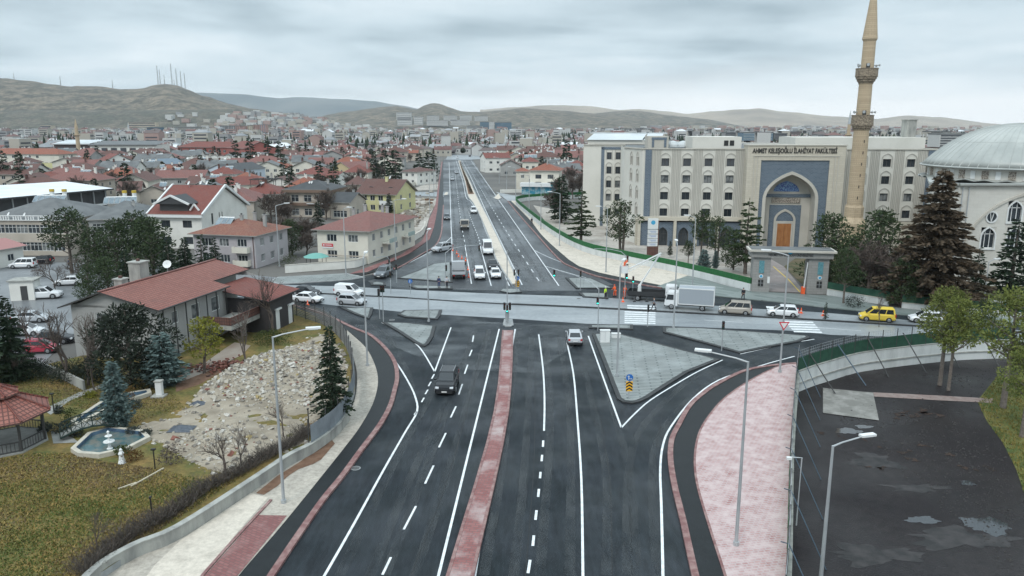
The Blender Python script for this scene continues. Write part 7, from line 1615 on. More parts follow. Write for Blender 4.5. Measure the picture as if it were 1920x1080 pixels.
for k, (x, y) in enumerate(((806, 402), (814, 375), (818, 352), (822, 335), (824, 322))): lamp(x, y, math.pi if k else 0, ("lamp by the yellow house", "second lamp up the left pavement", "third lamp up the left pavement", "fourth lamp up the left pavement, by the spruces", "farthest lamp up the left pavement")[k], 11, 1.6)
lamp(1843, 577, .2, "short lamp among the firs at the right edge", 6.5, .9, 0, .09); lamp(335, 452, .2, "lamp in front of the white villa", 9, 1.0, 0)
lamp(524, 500, .4, "lamp left of the lilac house wall", 11, 1.6, 0)
m_green_l = mat("lamp_green", (.02, .5, .35), .4, emit=(.05, 1, .75), es=2.5); m_red_l = mat("lamp_red_off", (.10, .01, .01), .3); m_amb = mat("lamp_amber_off", (.12, .06, .01), .3); m_grn_o = mat("lamp_green_off", (.01, .08, .05), .3)
def signal(px, py, label, heads, h=3.4, z=.14, arm=None, r=.06):
 "heads: (side offset, z, facing angle, lit)"
 root = empty("traffic_light", P(px, py, z), 0, label, "traffic light", "traffic lights"); s = MB(m_steel); s.tube([(0, 0, 0), (0, 0, h)], r, 8)
 if arm: s.tube([(0, 0, h - .1), (arm[0] * .15, arm[1] * .15, h + .5), (arm[0] * .5, arm[1] * .5, h + .8), (arm[0], arm[1], h + .8)], [r, r * .8, r * .7, r * .6], 7)
 s.build("pole", root, uv=False)
 for ox, oy, z_, a, lit in heads:
  q = MB(m_black_s); q.T = Matrix.Translation((ox, oy, z_)) @ Matrix.Rotation(a, 4, 'Z'); q.box((0, 0, 0), (.26, .22, .95)); [q.box((0, -.18, .27 - .3 * k), (.24, .16, .03)) for k in (-.4, .6, 1.6)]; hb_ = q.build("signal_head", root, uv=False)
  for k, m_ in enumerate((m_red_l, m_amb, m_green_l if lit else m_grn_o)): l = MB(m_); l.T = Matrix.Translation((ox, oy, z_)) @ Matrix.Rotation(a, 4, 'Z'); l.tube([(0, -.112, .29 - .29 * k), (0, -.125, .29 - .29 * k)], .10, 12); l.build("lens", hb_, uv=False)
 return root
signal(951, 607, "signal cluster on the grey pedestal at the median end", [(-.35, 0, 2.3, .2, 0), (.35, 0, 2.3, -.2, 0), (0, -.12, 2.0, 0, 1)], 9.5, .2); signal(968, 547, "signal with small heads on the far median tip", [(-.3, 0, 3.0, 0, 0), (.3, 0, 3.0, 0, 0)], 3.4)
s = MB(m_steel); s.box((0, 0, .75), (.5, .4, 1.3)); tag(s.build("control_box", loc=P(951, 603, .2)), "grey metal control box on the median pedestal", "cabinet")
signal(836, 537, "curved-arm signal hanging a head over the middle lanes", [(.12, -.1, 3.0, 0, 0), (5.2, 2.6, 5.7, 0, 0)], 5.4, arm=(5.2, 2.6)); signal(1121, 620, "curved-arm signal showing green at the small near island", [(-.12, 0, 3.8, 0, 1), (-5.0, 8.6, 5.6, 0, 1)], 5.3, .16, arm=(-5.0, 8.6))
signal(1171, 559, "tall signal being mounted by the orange workers", [(.25, 0, 5.9, 0, 0), (.2, -.1, 3.4, .2, 1), (.25, 0, 4.6, 1.3, 0)], 6.4, arm=(-4.5, 1.0)); signal(1088, 545, "low signal on the tiny far right island", [(0, -.1, 2.7, 0, 0)], 3.0)
signal(1186, 556, "slim signal beside the crane truck", [(0, -.1, 2.6, 0, 1)], 3.0); signal(733, 551, "curved-arm signal near the turning dark SUV", [(0, -.1, 3.0, 0, 0), (-.1, 0, 5.3, 0, 0)], 5.2, arm=(-1.5, -3)); signal(719, 603, "signal pole at the left triangular island", [(-.15, -.1, 4.4, 0, 0), (.15, -.1, 4.4, 0, 0)], 5.0)
signal(744, 530, "signal with a red backplate beside the slip lane", [(0, -.1, 2.6, 0, 0)], 2.9); signal(1353, 658, "low signal on the long right island", [(0, -.1, 3.0, 0, 0)], 3.2, .16); signal(1214, 612, "slim signal by the zebra crossing", [(0, -.1, 2.4, 1.5, 0)], 2.8, .16); signal(712, 598, "thin signal left of the signal pole", [(0, -.1, 3.6, 1.2, 0)], 3.8)
m_yel = mat("sign_yellow", (.80, .42, .02), .5)
def arrow_sign(px, py, label, z=.16, chev=True, h=1.7):
 root = empty("road_sign", P(px, py, z), 0, label, "road sign"); s = MB(m_steel); s.tube([(0, 0, 0), (0, 0, h + .55)], .04, 6); s.build("post", root, uv=False)
 s = MB(m_blue); s.tube([(0, -.05, h + .35), (0, -.08, h + .35)], .33, 20); d = s.build("disc", root, uv=False); s = MB(m_frame); s.beam((-.08, -.09, h + .15), (-.08, -.09, h + .50), .06, .02); s.beam((-.19, -.09, h + .42), (-.08, -.09, h + .55), .05, .02); s.beam((.03, -.09, h + .42), (-.08, -.09, h + .55), .05, .02); s.beam((-.08, -.09, h + .25), (.18, -.09, h + .25), .06, .02); s.beam((.10, -.09, h + .34), (.2, -.09, h + .25), .05, .02); s.beam((.10, -.09, h + .16), (.2, -.09, h + .25), .05, .02); s.build("arrow", d, uv=False)
 if chev:
  s = MB(m_yel); s.box((0, -.05, h - .50), (.62, .03, .95)); p = s.build("chevron_panel", root, uv=False); s = MB(m_black_s)
  for k in range(3): zz = h - .88 + k * .3; s.face([(-.30, -.07, zz - .08), (0, -.07, zz + .12), (0, -.07, zz + .28), (-.30, -.07, zz + .08)]); s.face([(0, -.07, zz + .12), (.30, -.07, zz - .08), (.30, -.07, zz + .08), (0, -.07, zz + .28)])
  s.build("chevron", p, uv=False)
arrow_sign(1179, 747, "blue arrow disc over a black and yellow chevron board on the big triangular island"); arrow_sign(970, 546, "blue arrow disc over a chevron board at the far median tip"); arrow_sign(770, 551, "small blue arrow sign on the thin divider of the crossing street", .12, False, 1.6)
r = empty("give_way_sign", P(1462, 698, .13) + Vector((0, -.22, 4.5)), 0, "red-edged white give-way triangle on the lamp post", "road sign"); s = MB(m_red_s); s.face([(-.55, 0, .9), (0, 0, 0), (.55, 0, .9)]); s.face([(.55, .03, .9), (0, .03, 0), (-.55, .03, .9)]); s.build("border", r, uv=False); s = MB(m_frame); s.face([(-.36, -.01, .79), (0, -.01, .2), (.36, -.01, .79)]); s.build("panel", r, uv=False)
def cone(px, py, label, sc=1.0):
 o = empty("traffic_cone", P(px, py, .012), 0, label, "traffic cone", "traffic cones"); s = MB(m_or); s.box((0, 0, .02), (.42, .42, .04)); s.lathe([(.16, .04), (.035, .75)], 10); s.build("cone", o, uv=False); s = MB(m_frame); s.lathe([(.122, .27), (.085, .45)], 10); s.build("stripe", o, uv=False); o.scale = (sc,) * 3
for k, (x, y) in enumerate(((849, 470), (856.5, 476), (860, 481), (866, 484.5), (873, 489), (877.6, 506), (879, 520))): cone(x, y, "red cone in the line behind the flatbed truck, " + ("farthest", "second farthest", "third farthest", "fourth farthest", "fifth farthest", "second nearest", "nearest to the camera")[k], .9)
cone(577, 572, "red cone in front of the slatted fence by the white sedan"); cone(1502, 587, "red cone beside the white hatchback"); cone(1543, 592, "red cone under the small clipped tree"); cone(1168, 566, "red cone at the workers' feet")
s = MB(m_frame); s.box((0, 0, .7), (1.1, .5, 1.4)); s.box((0, 0, 1.43), (1.2, .6, .06)); s.box((0, -.26, .7), (.03, .02, 1.2), 0, m_steel); tag(s.build("electric_cabinet", loc=P(1134, 641, .16)), "large white electric cabinet on the triangular island", "cabinet")
s = MB(m_frame); s.box((0, 0, .25), (1.0, .45, .5)); s.box((0, 0, .53), (1.1, .55, .06)); tag(s.build("electric_cabinet", loc=P(1155, 633, .16)), "low white cabinet right of the large electric cabinet", "cabinet")
# information pylon with its panels
r = empty("sign_pylon", P(1223, 479, .3), 0, "tall white information pylon with a round blue emblem beside the arcade", "sign"); s = MB(m_tile_b); s.box((0, 0, .9), (2.1, .5, 1.8)); s.box((.95, .02, 4), (.22, .45, 5.6)); s.build("base", r)
for z0, z1 in ((5.2, 7.2), (4.3, 5.05), (3.4, 4.15), (2.6, 3.3), (1.85, 2.5)): s = MB(m_frame); s.box((-.1, -.1, (z0 + z1) / 2), (1.95, .42, z1 - z0)); s.build("panel", r)
s = MB(m_cyan); s.tube([(-.1, -.31, 6.45), (-.1, -.33, 6.45)], .42, 16); s.build("emblem", r)
for k in range(4): s = MB(m_blue); z_ = (4.68, 3.78, 2.95, 2.18)[k]; [s.box((-.1 + (q % 2) * .1, -.315, z_ + .12 - q * .2), (1.3 - .3 * (q % 2), .01, .07)) for q in range(2)]; s.build("lettering", r, uv=False)
# gate barrier
r = empty("barrier", P(1505, 551, .02), 0, "orange barrier post with its raised white arm in the gate passage", "barrier"); s = MB(m_or); s.box((0, 0, .55), (.5, .4, 1.1)); s.build("post", r); s = MB(m_frame); s.beam((0, -.25, 1.0), (.3, -.25, 4.9), .12); s.build("arm", r)
# ------------------------------------------------------------------ walls and fences
m_net = mat("net_green", (.010, .050, .030), .8, (.018, .075, .045), 1.5); m_turf = mat("turf_green", (.012, .085, .025), .9, (.02, .13, .04), 3); m_wallw = mat("wall_white", (.58, .60, .59), .85, (.42, .44, .43), .8, .45, .75, 8, stretch=(1, 1, .3))
m_sheetm = mat("corrugated_sheet", (.24, .27, .29), .5, (.16, .18, .20), .8); m_blues = mat("strut_blue", (.07, .11, .15), .6)
def wall(name, line, z0, z1, w, m, label, cat="wall", cap=None, root=None):
 s = MB(m); s.strip([Vector((p[0], p[1], 0)) for p in line], w, z0, z2=z1)
 if root is None: root = empty(name, (0, 0, 0), 0, label, cat)
 s.build("wall", root)
 if cap: c = MB(cap); c.strip([Vector((p[0], p[1], 0)) for p in line], w + .12, z1 + .002, z2=z1 + .08); c.build("coping", root)
 return root
def walk(line, step, off=0.0):
 d = [0]
 for i in range(1, len(line)): d.append(d[-1] + (line[i] - line[i - 1]).length)
 t = off; out = []
 while t <= d[-1]:
  i = 0
  while i < len(d) - 2 and d[i + 1] < t: i += 1
  a, b = line[i], line[i + 1]; out.append((a.lerp(b, (t - d[i]) / max(d[i + 1] - d[i], 1e-6)), (b - a).normalized())); t += step
 return out
flat = lambda L_: [Vector((p.x, p.y, 0)) for p in L_]
gwl = flat(PL([(60, 1230), (167, 1088), (250, 1033), (333, 998), (467, 912), (540, 863), (583, 841), (628, 808), (652, 780)], GZ, 4))
wall("garden_wall", gwl, 0, GZ + .38, .32, m_conc, "weathered concrete retaining wall between the garden and the sandy verge", cap=m_conc)
sl = flat(PL([(583, 841), (628, 808), (652, 775), (664, 735), (664, 705)], GZ, 4)); r = empty("sheet_fence", (0, 0, 0), 0, "curved corrugated metal sheet fence around the rubble lot", "fence"); s = MB(m_sheetm)
pts = walk(sl, .14)
for i in range(len(pts) - 1):
 o1 = .05 if i % 2 else -.05; o2 = -o1; a, d = pts[i]; b, e = pts[i + 1]; n1 = Vector((-d.y, d.x, 0)) * o1; n2 = Vector((-e.y, e.x, 0)) * o2; s.face([a + n1 + Vector((0, 0, GZ + .4)), b + n2 + Vector((0, 0, GZ + .4)), b + n2 + Vector((0, 0, GZ + 1.9)), a + n1 + Vector((0, 0, GZ + 1.9))])
s.build("sheet", r)
for a, d in walk(sl, 2.5): s = MB(m_frame_d); s.box((a.x - d.y * .15, a.y + d.x * .15, GZ + 1.2), (.07, .07, 2.4)); s.build("post", r)
fl = flat(PL([(541, 586), (575, 599), (610, 612), (640, 638), (655, 668), (664, 705)], GZ, 4)); r = empty("slatted_fence", (0, 0, 0), 0, "dark fence of horizontal slats curving along the street corner", "fence")
s = MB(mat("slat_grey", (.10, .10, .10), .7, (.17, .17, .165), 1)); [s.strip(fl, .04, GZ + .1 + k * .22, z2=GZ + .24 + k * .22) for k in range(9)]; s.build("slats", r)
for a, d in walk(fl, 2.4): s = MB(m_frame_d); s.box((a.x, a.y, GZ + 1.2), (.09, .09, 2.5)); s.build("post", r)
# far left boundary walls
wall("boundary_wall", flat(PL([(535, 512), (600, 507), (655, 503), (681, 497), (735, 473), (790, 443), (797, 425)], 0, 3)), 0, 1.35, .25, m_plast_w, "pale boundary wall between the cream house and the red pavement", cap=m_stone)
wall("boundary_wall", flat(PL([(760, 352), (790, 345), (820, 336)], 0, 2)), 0, 1.6, .3, m_plast_c, "long pale wall below the white house left of the boulevard")
wall("boundary_wall", flat(PL([(938, 362), (975, 361), (1000, 361)], 0, 2)), 0, 1.3, .3, m_plast_w, "pale low wall left of the blue shopfront")
wall("boundary_wall", flat(PL([(160, 742), (60, 700), (-60, 720)], 0, 2)), 0, 1.5, .2, m_conc, "low concrete wall under the hedge at the parking area")
# retaining wall with green artificial hedge
gl2 = flat(PL([(1100, 371), (1010, 375), (975, 379), (968, 384), (987, 402), (1033, 439), (1093, 472), (1170, 491), (1260, 510), (1330, 527), (1407, 547)], 0, 4))
r = wall("green_topped_wall", gl2, 0, 1.25, .3, m_wallw, "long white retaining wall topped by a band of artificial green hedge", "wall"); s = MB(m_turf); s.strip(gl2, .22, 1.255, z2=2.15); s.build("green_band", r)
wr = flat(PL([(1551, 553), (1600, 562), (1660, 572), (1664, 573)], 0, 3)); r = wall("low_wall", wr, 0, .9, .35, m_wallw, "low white wall right of the gate under the pines", cap=m_stone); s = MB(m_net); s.strip(wr, .06, .99, z2=2.0); s.build("net", r)
wr = flat(PL([(1690, 578), (1800, 588), (1940, 600)], 0, 3)); r = wall("low_wall", wr, 0, .8, .35, m_wallw, "low wall with dark netting behind the pines at the right edge", cap=m_stone); s = MB(m_net); s.strip(wr, .06, .89, z2=1.9); s.build("net", r)
# curved wall of the sunken field with its mesh fence
r = empty("field_fence", (0, 0, 0), 0, "curved white wall with green netting and tall mesh fence above the sunken field", "fence")
s = MB(m_wallw); s.strip(wl0, .30, FIELD_Z, z2=.32); s.build("wall", r); s = MB(m_conc); s.strip([p + Vector((.0, -.12, 0)) for p in wl0], .30, FIELD_Z + .9, z2=FIELD_Z + 1.02); s.strip(wl0, .38, .323, z2=.40); s.build("ledge", r)
s = MB(m_net); s.strip(wl0, .03, .42, z2=1.75); s.build("net", r)
def mesh_fence(root, line, z0, z1, dz=.28, post=2.1, v=.0):
 s = MB(m_steel)
 for k in range(int((z1 - z0) / dz) + 1): s.strip(line, .018, z0 + k * dz, z2=z0 + k * dz + .02)
 if v:
  for a, d in walk(line, v): s.box((a.x, a.y, (z0 + z1) / 2), (.012, .012, z1 - z0))
 s.build("wire_mesh", root, uv=False)
 for a, d in walk(line, post): s = MB(m_frame_d); s.box((a.x, a.y, (z0 + z1) / 2), (.07, .07, z1 - z0 + .1)); s.build("post", root, uv=False)
mesh_fence(r, wl0, .42, 2.55, .3, 2.1, .35)
for k, (a, d) in enumerate(walk(wl0, 5.2, 2.0)[:7]): n = Vector((d.y, -d.x, 0)); s = MB(m_blues if k == 1 else m_frame_d); s.tube([a + Vector((0, 0, 2.0)), a + n * (2.4 + .4 * (k % 2)) + Vector((.8, 0, FIELD_Z))], .06, 6); s.build("strut", r, uv=False)
sf = flat(PL(fence_px, .1, 4))[::-1]; r = empty("side_fence", (0, 0, 0), 0, "tall green wire fence with blue struts between the dusty pavement and the dark field", "fence")
s = MB(m_conc); s.strip([p + Vector((.16, 0, 0)) for p in sf], .3, FIELD_Z, z2=.2); s.build("wall", r); s = MB(m_turf); s.strip([p + Vector((.0, 0, 0)) for p in sf], .05, .2, z2=1.0); s.build("net", r); mesh_fence(r, sf, .2, 3.0, .35, 2.6, .45)
for k, (a, d) in enumerate(walk(sf, 6.6, 1.0)): s = MB(m_blues); s.tube([a + Vector((-.55, -.3, 3.1)), a + Vector((0, 0, 2.8)), a + Vector((2.1, -1.2, FIELD_Z))], .035, 5); s.build("strut", r, uv=False)
r = empty("camera_mast", P(1493, 985, .15), 0, "small camera mast standing in the side fence", "camera mast"); s = MB(m_steel); s.tube([(0, 0, 0), (0, 0, 4.6), (-.7, 0, 4.65)], .045, 6); s.build("mast", r); s = MB(m_dish); s.box((-.8, -.02, 4.58), (.3, .2, .16)); s.build("camera", r)
# things lying in the field
sheet("concrete_slab", PL([(1543, 728), (1637, 737), (1648, 789), (1543, 775)], FIELD_Z), FIELD_Z + .05, mat("slab_concrete", (.17, .165, .15), .9, (.30, .29, .27), .8, .45, .7, 8, bump=.5, bscale=5))
sheet("brick_path", PL([(1637, 736), (1760, 742), (1862, 748), (1862, 756), (1760, 751), (1639, 744)], FIELD_Z), FIELD_Z + .03, mat("path_dusty", (.20, .14, .125), .9, (.26, .21, .19), 1.5))
rf_ = random.Random(9)
def blotch(name, cx, cy, rx, ry, z, m, n=22, j=.35, kind="structure"):
 c = P(cx, cy, z); e = P(cx + rx, cy, z); rx_ = (e - c).length; f = P(cx, cy - ry, z); ry_ = (f - c).length; s = MB(m); q = []; ph = [rf_.uniform(0, 6) for _ in range(4)]
 for i in range(n * 2): a = math.pi * i / n; k = 1 + j * .8 * (.5 * math.sin(3 * a + ph[0]) + .35 * math.sin(5 * a + ph[1]) + .3 * math.sin(9 * a + ph[2]) + .2 * math.sin(14 * a + ph[3])); q.append((c.x + rx_ * math.cos(a) * k, c.y + ry_ * math.sin(a) * k, z + .004))
 s.face(q); return tag(s.build(name), kind=kind)
m_pud = mat("puddle", (.030, .033, .038), .05, spec=.6); m_leafl = mat("leaf_litter", (.045, .022, .012), .9, (.015, .010, .008), 3, bump=1, bscale=9); m_dust = mat("dust_patch", (.038, .033, .033), .7, (.013, .012, .012), 1.2, .38, .62, 8)
for x, y, a, b in ((1590, 808, 24, 5), (1850, 985, 40, 14), (1815, 906, 12, 4), (1730, 975, 30, 6), (1620, 800, 16, 3)): blotch("puddle", x, y, a, b, FIELD_Z + .01, m_pud)
for x, y, a, b in ((1640, 865, 40, 13), (1720, 915, 55, 6), (1800, 1010, 90, 16), (1640, 1040, 80, 16)): blotch("dusty_patch", x, y, a, b, FIELD_Z + .004, m_dust, j=.6)
for k in range(34): cx, cy, q = rf_.choice(((1700, 770, 1), (1730, 778, 1), (1640, 838, .8), (1730, 838, 1), (1645, 876, .8), (1715, 855, 1.2), (1840, 880, .8), (1600, 822, .6))); blotch("leaf_heap", cx + rf_.gauss(0, 26), cy + rf_.gauss(0, 7), rf_.uniform(3, 10) * q, rf_.uniform(1, 3), FIELD_Z + .02, m_leafl, 10, .7)
sheet("field_grass", PL([(1832, 752), (1850, 790), (1880, 830), (1905, 880), (1922, 930), (2150, 1000), (2200, 760), (1960, 700), (1870, 705)], FIELD_Z), FIELD_Z + .02, mat("grass_bright", (.05, .075, .012), .95, (.13, .12, .03), .5, .4, .6, 9, bump=1, bscale=7))

s = MB(mat("clod", (.022, .019, .018), .9, (.045, .042, .040), 9))
for k in range(5200):
 p = P(rf_.uniform(1500, 1900), 690 + 420 * rf_.random() ** 1.2, FIELD_Z)
 if p.x < f_top.x + 1.5: continue
 q = abs(rf_.gauss(0, .035)) + .012; s.T = Matrix.Translation((p.x, p.y, FIELD_Z + .006)) @ Matrix.Rotation(rf_.uniform(0, 3), 4, 'Z'); s.mesh([(-q, -q, 0), (q, -q * .7, 0), (q * .8, q, 0), (-q, q * .8, 0), (0, 0, q * .9)], [(0, 1, 4), (1, 2, 4), (2, 3, 4), (3, 0, 4)])
s.T = None; tag(s.build("field_clods", uv=False), "small stones and clods strewn over the dark field", "gravel", kind="stuff")
# ------------------------------------------------------------------ garden of the long house
m_rub = mat("rubble_dust", (.333, .286, .224), .95, (.208, .175, .132), .50, .38, .66, 12, bump=1, bscale=3)
rp = [(246, 800), (300, 783), (345, 765), (372, 728), (420, 700), (470, 676), (520, 655), (565, 640), (600, 618), (635, 640), (655, 690), (655, 740), (640, 790), (590, 826), (520, 858), (470, 880), (430, 905), (350, 868), (300, 838), (265, 825)]
rpoly = [(p.x, p.y) for p in PL(rp, GZ)]
def inside(x, y, poly):
 c = False; j = len(poly) - 1
 for i in range(len(poly)):
  (xi, yi), (xj, yj) = poly[i], poly[j]
  if (yi > y) != (yj > y) and x < (xj - xi) * (y - yi) / (yj - yi) + xi: c = not c
  j = i
 return c
def edge(x, y, poly): return min(math.hypot(x - (a[0] + (b[0] - a[0]) * t), y - (a[1] + (b[1] - a[1]) * t)) for a, b in zip(poly, poly[1:] + poly[:1]) for t in (max(0, min(1, ((x - a[0]) * (b[0] - a[0]) + (y - a[1]) * (b[1] - a[1])) / ((b[0] - a[0]) ** 2 + (b[1] - a[1]) ** 2 + 1e-9))),))
heap = [(P(430, 712, GZ), 3.2, .8), (P(500, 690, GZ), 3.4, .9), (P(570, 680, GZ), 4.2, 1.0), (P(600, 735, GZ), 3.5, .6), (P(470, 740, GZ), 3, .4), (P(410, 830, GZ), 3, .35)]
def rz_(x, y):
 e = edge(x, y, rpoly); k = min(1, e / 1.3); z = .07
 for c, r_, h in heap: d = math.hypot(x - c.x, y - c.y) / r_; z += h * math.exp(-d * d * 1.3)
 return GZ - .03 + k * (z + noise.fractal(Vector((x * .7, y * .7, 0)), 1, 2, 4) * .14)
xs = [p[0] for p in rpoly]; ys = [p[1] for p in rpoly]; st_ = .35; nx, ny = int((max(xs) - min(xs)) / st_) + 2, int((max(ys) - min(ys)) / st_) + 2; idx = {}; vs = []; fs = []
for i in range(nx):
 for j in range(ny):
  x, y = min(xs) + i * st_, min(ys) + j * st_
  if inside(x, y, rpoly): idx[i, j] = len(vs); vs.append((x, y, rz_(x, y)))
for (i, j) in list(idx):
 q = [(i, j), (i + 1, j), (i + 1, j + 1), (i, j + 1)]
 if all(k in idx for k in q): fs.append([idx[k] for k in q])
s = MB(m_rub); s.mesh(vs, fs); tag(s.build("rubble_ground", uv=False), kind="structure")
rr = random.Random(3); s = MB(m_rub); cols = [mat("chunk_pale", (.36, .325, .27), .9), mat("chunk_grey", (.19, .17, .145), .9), mat("chunk_white", (.47, .445, .40), .9), mat("chunk_red", (.20, .08, .06), .9), mat("chunk_ochre", (.32, .25, .12), .9)]
k = 0
while k < 3600:
 x, y = rr.uniform(min(xs), max(xs)), rr.uniform(min(ys), max(ys))
 if not inside(x, y, rpoly): continue
 dn = sum(h * math.exp(-((x - c.x) ** 2 + (y - c.y) ** 2) / r_ ** 2) for c, r_, h in heap)
 if rr.random() > .07 + dn * 1.0: continue
 q = abs(rr.gauss(0, .10)) + .035; a = rr.uniform(0, 3); T0 = Matrix.Translation((x, y, rz_(x, y) + q * .2)) @ Matrix.Rotation(a, 4, 'Z') @ Matrix.Rotation(rr.uniform(-.8, .8), 4, 'X') @ Matrix.Rotation(rr.uniform(-.6, .6), 4, 'Y'); s.T = T0
 m_ = cols[rr.choice((0, 0, 1, 1, 2, 2, 0, 3 if rr.random() < .3 else 1, 4 if rr.random() < .25 else 0))]; jx, jy = rr.uniform(.4, 1), rr.uniform(.5, 1.2); s.mesh([(-q, -q * jx, -q * .4), (q * jy, -q * .8, -q * .4), (q, q * jx, -q * .3), (-q * .8, q * .8, -q * .4), (-q * .7, -q * .6, q * .4), (q * .7, -q * .5, q * .5), (q * .6, q * .6, q * .3), (-q * .6, q * .5, q * .5)], [(0, 1, 5, 4), (1, 2, 6, 5), (2, 3, 7, 6), (3, 0, 4, 7), (4, 5, 6, 7)], m_); k += 1
s.T = None; tag(s.build("rubble", uv=False), "pale demolition rubble of broken concrete, plaster and brick", "rubble", kind="stuff")
s = MB(cols[3])
c0_ = P(440, 690, GZ)
for k in range(420): x, y = rr.gauss(c0_.x, 2.2), rr.gauss(c0_.y, 1.0); q = rr.uniform(.08, .24); s.T = Matrix.Translation((x, y, GZ + max(0, .7 - .14 * abs(x - c0_.x)) * rr.random() + .08)) @ Matrix.Rotation(rr.uniform(0, 3), 4, 'Z') @ Matrix.Rotation(rr.uniform(-.7, .7), 4, 'X'); s.box((0, 0, 0), (q * 1.6, q, q * .5), 0, cols[3] if rr.random() < .75 else m_tile_b)
s.T = None; tag(s.build("brick_debris", uv=False), "heap of broken red bricks and roof tiles above the pale rubble", "rubble", kind="stuff")
tarp = mat("tarp_dark", (.035, .045, .06), .4, (.09, .10, .12), 4);
for k, (x, y, a) in enumerate(((341, 806, 1.5), (372, 757, 1.1))):
 c = P(x, y, GZ); s = MB(tarp); s.smooth = True; n = 9; g_ = [(c.x + (i / 8 - .5) * a * 1.3, c.y + (j / 8 - .5) * a, rz_(c.x, c.y) + .02 + .28 * math.sin(math.pi * i / 8) * math.sin(math.pi * j / 8) * rr.uniform(.5, 1.3)) for i in range(n) for j in range(n)]; s.mesh(g_, [(i * n + j, (i + 1) * n + j, (i + 1) * n + j + 1, i * n + j + 1) for i in range(8) for j in range(8)]); tag(s.build("tarpaulin"), ("crumpled dark sheet lying at the lower edge of the rubble", "crumpled dark sheet on the upper rubble slope")[k], "tarpaulin")
for k, (a, b) in enumerate((((246, 913), (307, 879)), ((222, 918), (256, 906)))): a, b = P(*a, GZ), P(*b, GZ); s = MB(mat("timber_pale", (.45, .40, .30), .8)); s.beam(a + Vector((0, 0, .05)), b + Vector((0, 0, .05)), .12, .08); tag(s.build("timber_plank"), ("long pale timber plank on the lawn", "short pale timber plank on the lawn")[k], "plank")
m_path = mat("path_stone", (.30, .30, .28), .8, (.22, .22, .205), 1.5); sheet("garden_path", PL([(80, 768), (150, 735), (205, 716), (195, 726), (130, 752), (95, 778)], GZ), GZ + .02, m_path); sheet("garden_path", PL([(95, 808), (135, 820), (148, 830), (100, 832)], GZ), GZ + .025, m_path)
sheet("terrace_paving", PL([(340, 702), (385, 680), (420, 655), (440, 642), (470, 648), (455, 665), (400, 692), (350, 712)], GZ), GZ + .02, mat("terrace_wet", (.26, .20, .16), .4, (.32, .28, .24), .5))
sheet("bare_soil", PL([(330, 705), (400, 690), (420, 695), (372, 722), (330, 735)], GZ), GZ + .015, m_soil)
# gazebo
gc = P(4, 832, GZ); r = empty("gazebo", gc, R(12), "wooden gazebo with a two-tier red tiled octagonal roof", "gazebo"); N_ = 8; RO = 3.75
s = MB(m_tile_pr)
def oct_roof(s, r0, z0, r1, z1):
 for i in range(N_):
  a, b = 6.2832 * i / N_, 6.2832 * (i + 1) / N_; q = [(r0 * math.cos(a), r0 * math.sin(a), z0), (r0 * math.cos(b), r0 * math.sin(b), z0), (r1 * math.cos(b), r1 * math.sin(b), z1), (r1 * math.cos(a), r1 * math.sin(a), z1)]; s.face(q); s.face([(x * .99, y * .99, z - .12) for x, y, z in q[::-1]], m_tile_b); s.face([q[0], (q[0][0], q[0][1], z0 - .14), (q[1][0], q[1][1], z0 - .14), q[1]], m_tile_b); s.beam(Vector(q[0]) + Vector((0, 0, .05)), Vector(q[3]) + Vector((0, 0, .05)), .18, .14, m_tile_r)
oct_roof(s, RO, 2.6, 1.2, 3.95); s.build("roof", r); s = MB(m_frame_d); s.lathe([(1.15, 3.8), (1.15, 4.25)], 8); s.build("lantern", r); s = MB(m_tile_pr); oct_roof(s, 1.65, 4.15, .02, 4.95); s.build("upper_roof", r)
for i in range(N_):
 a, b = 6.2832 * i / N_, 6.2832 * (i + 1) / N_; q = Vector((3.1 * math.cos(a), 3.1 * math.sin(a), 0)); e = Vector((3.1 * math.cos(b), 3.1 * math.sin(b), 0)); s = MB(m_frame_d); s.box((q.x, q.y, 1.35), (.15, .15, 2.7)); s.build("post", r)
 s = MB(m_frame_d); s.beam(q + Vector((0, 0, .9)), e + Vector((0, 0, .9)), .08); s.beam(q + Vector((0, 0, .2)), e + Vector((0, 0, .2)), .06); [s.beam(q.lerp(e, (t + .5) / 9) + Vector((0, 0, .2)), q.lerp(e, (t + .5) / 9) + Vector((0, 0, .9)), .035) for t in range(9)]; s.build("railing", r)
s = MB(m_path); s.prism([(3.3 * math.cos(6.2832 * i / 8), 3.3 * math.sin(6.2832 * i / 8)) for i in range(8)], -.02, .12); s.build("floor", r)
# pools
m_poolb = mat("pool_tile_blue", (.045, .075, .13), .4, (.10, .17, .24), 2); m_water = mat("pool_water", (.07, .13, .14), .12, (.17, .175, .155), 1.2, .42, .6, 6); m_cope = mat("coping_stone", (.50, .46, .38), .8, (.40, .37, .31), 2)
def pool(px, label):
 p = flat(PL(px, GZ)); r = empty("garden_pool", (0, 0, 0), 0, label, "pool"); A = sum(p[i].x * p[(i + 1) % len(p)].y - p[(i + 1) % len(p)].x * p[i].y for i in range(len(p)))
 if A < 0: p = p[::-1]
 i_ = shrink(p, .35); s = MB(m_cope); n = len(p); h = GZ + .35
 for k in range(n):
  a, b, c, d = p[k], p[(k + 1) % n], i_[(k + 1) % n], i_[k]; s.face([(q.x, q.y, h) for q in (a, b, c, d)]); s.face([(a.x, a.y, GZ - .05), (b.x, b.y, GZ - .05), (b.x, b.y, h), (a.x, a.y, h)], m_cope); s.face([(c.x, c.y, GZ), (d.x, d.y, GZ), (d.x, d.y, h), (c.x, c.y, h)], m_poolb)
 s.build("coping", r); s = MB(m_water); s.face([(q.x, q.y, GZ + .06) for q in i_]); s.build("water", r)
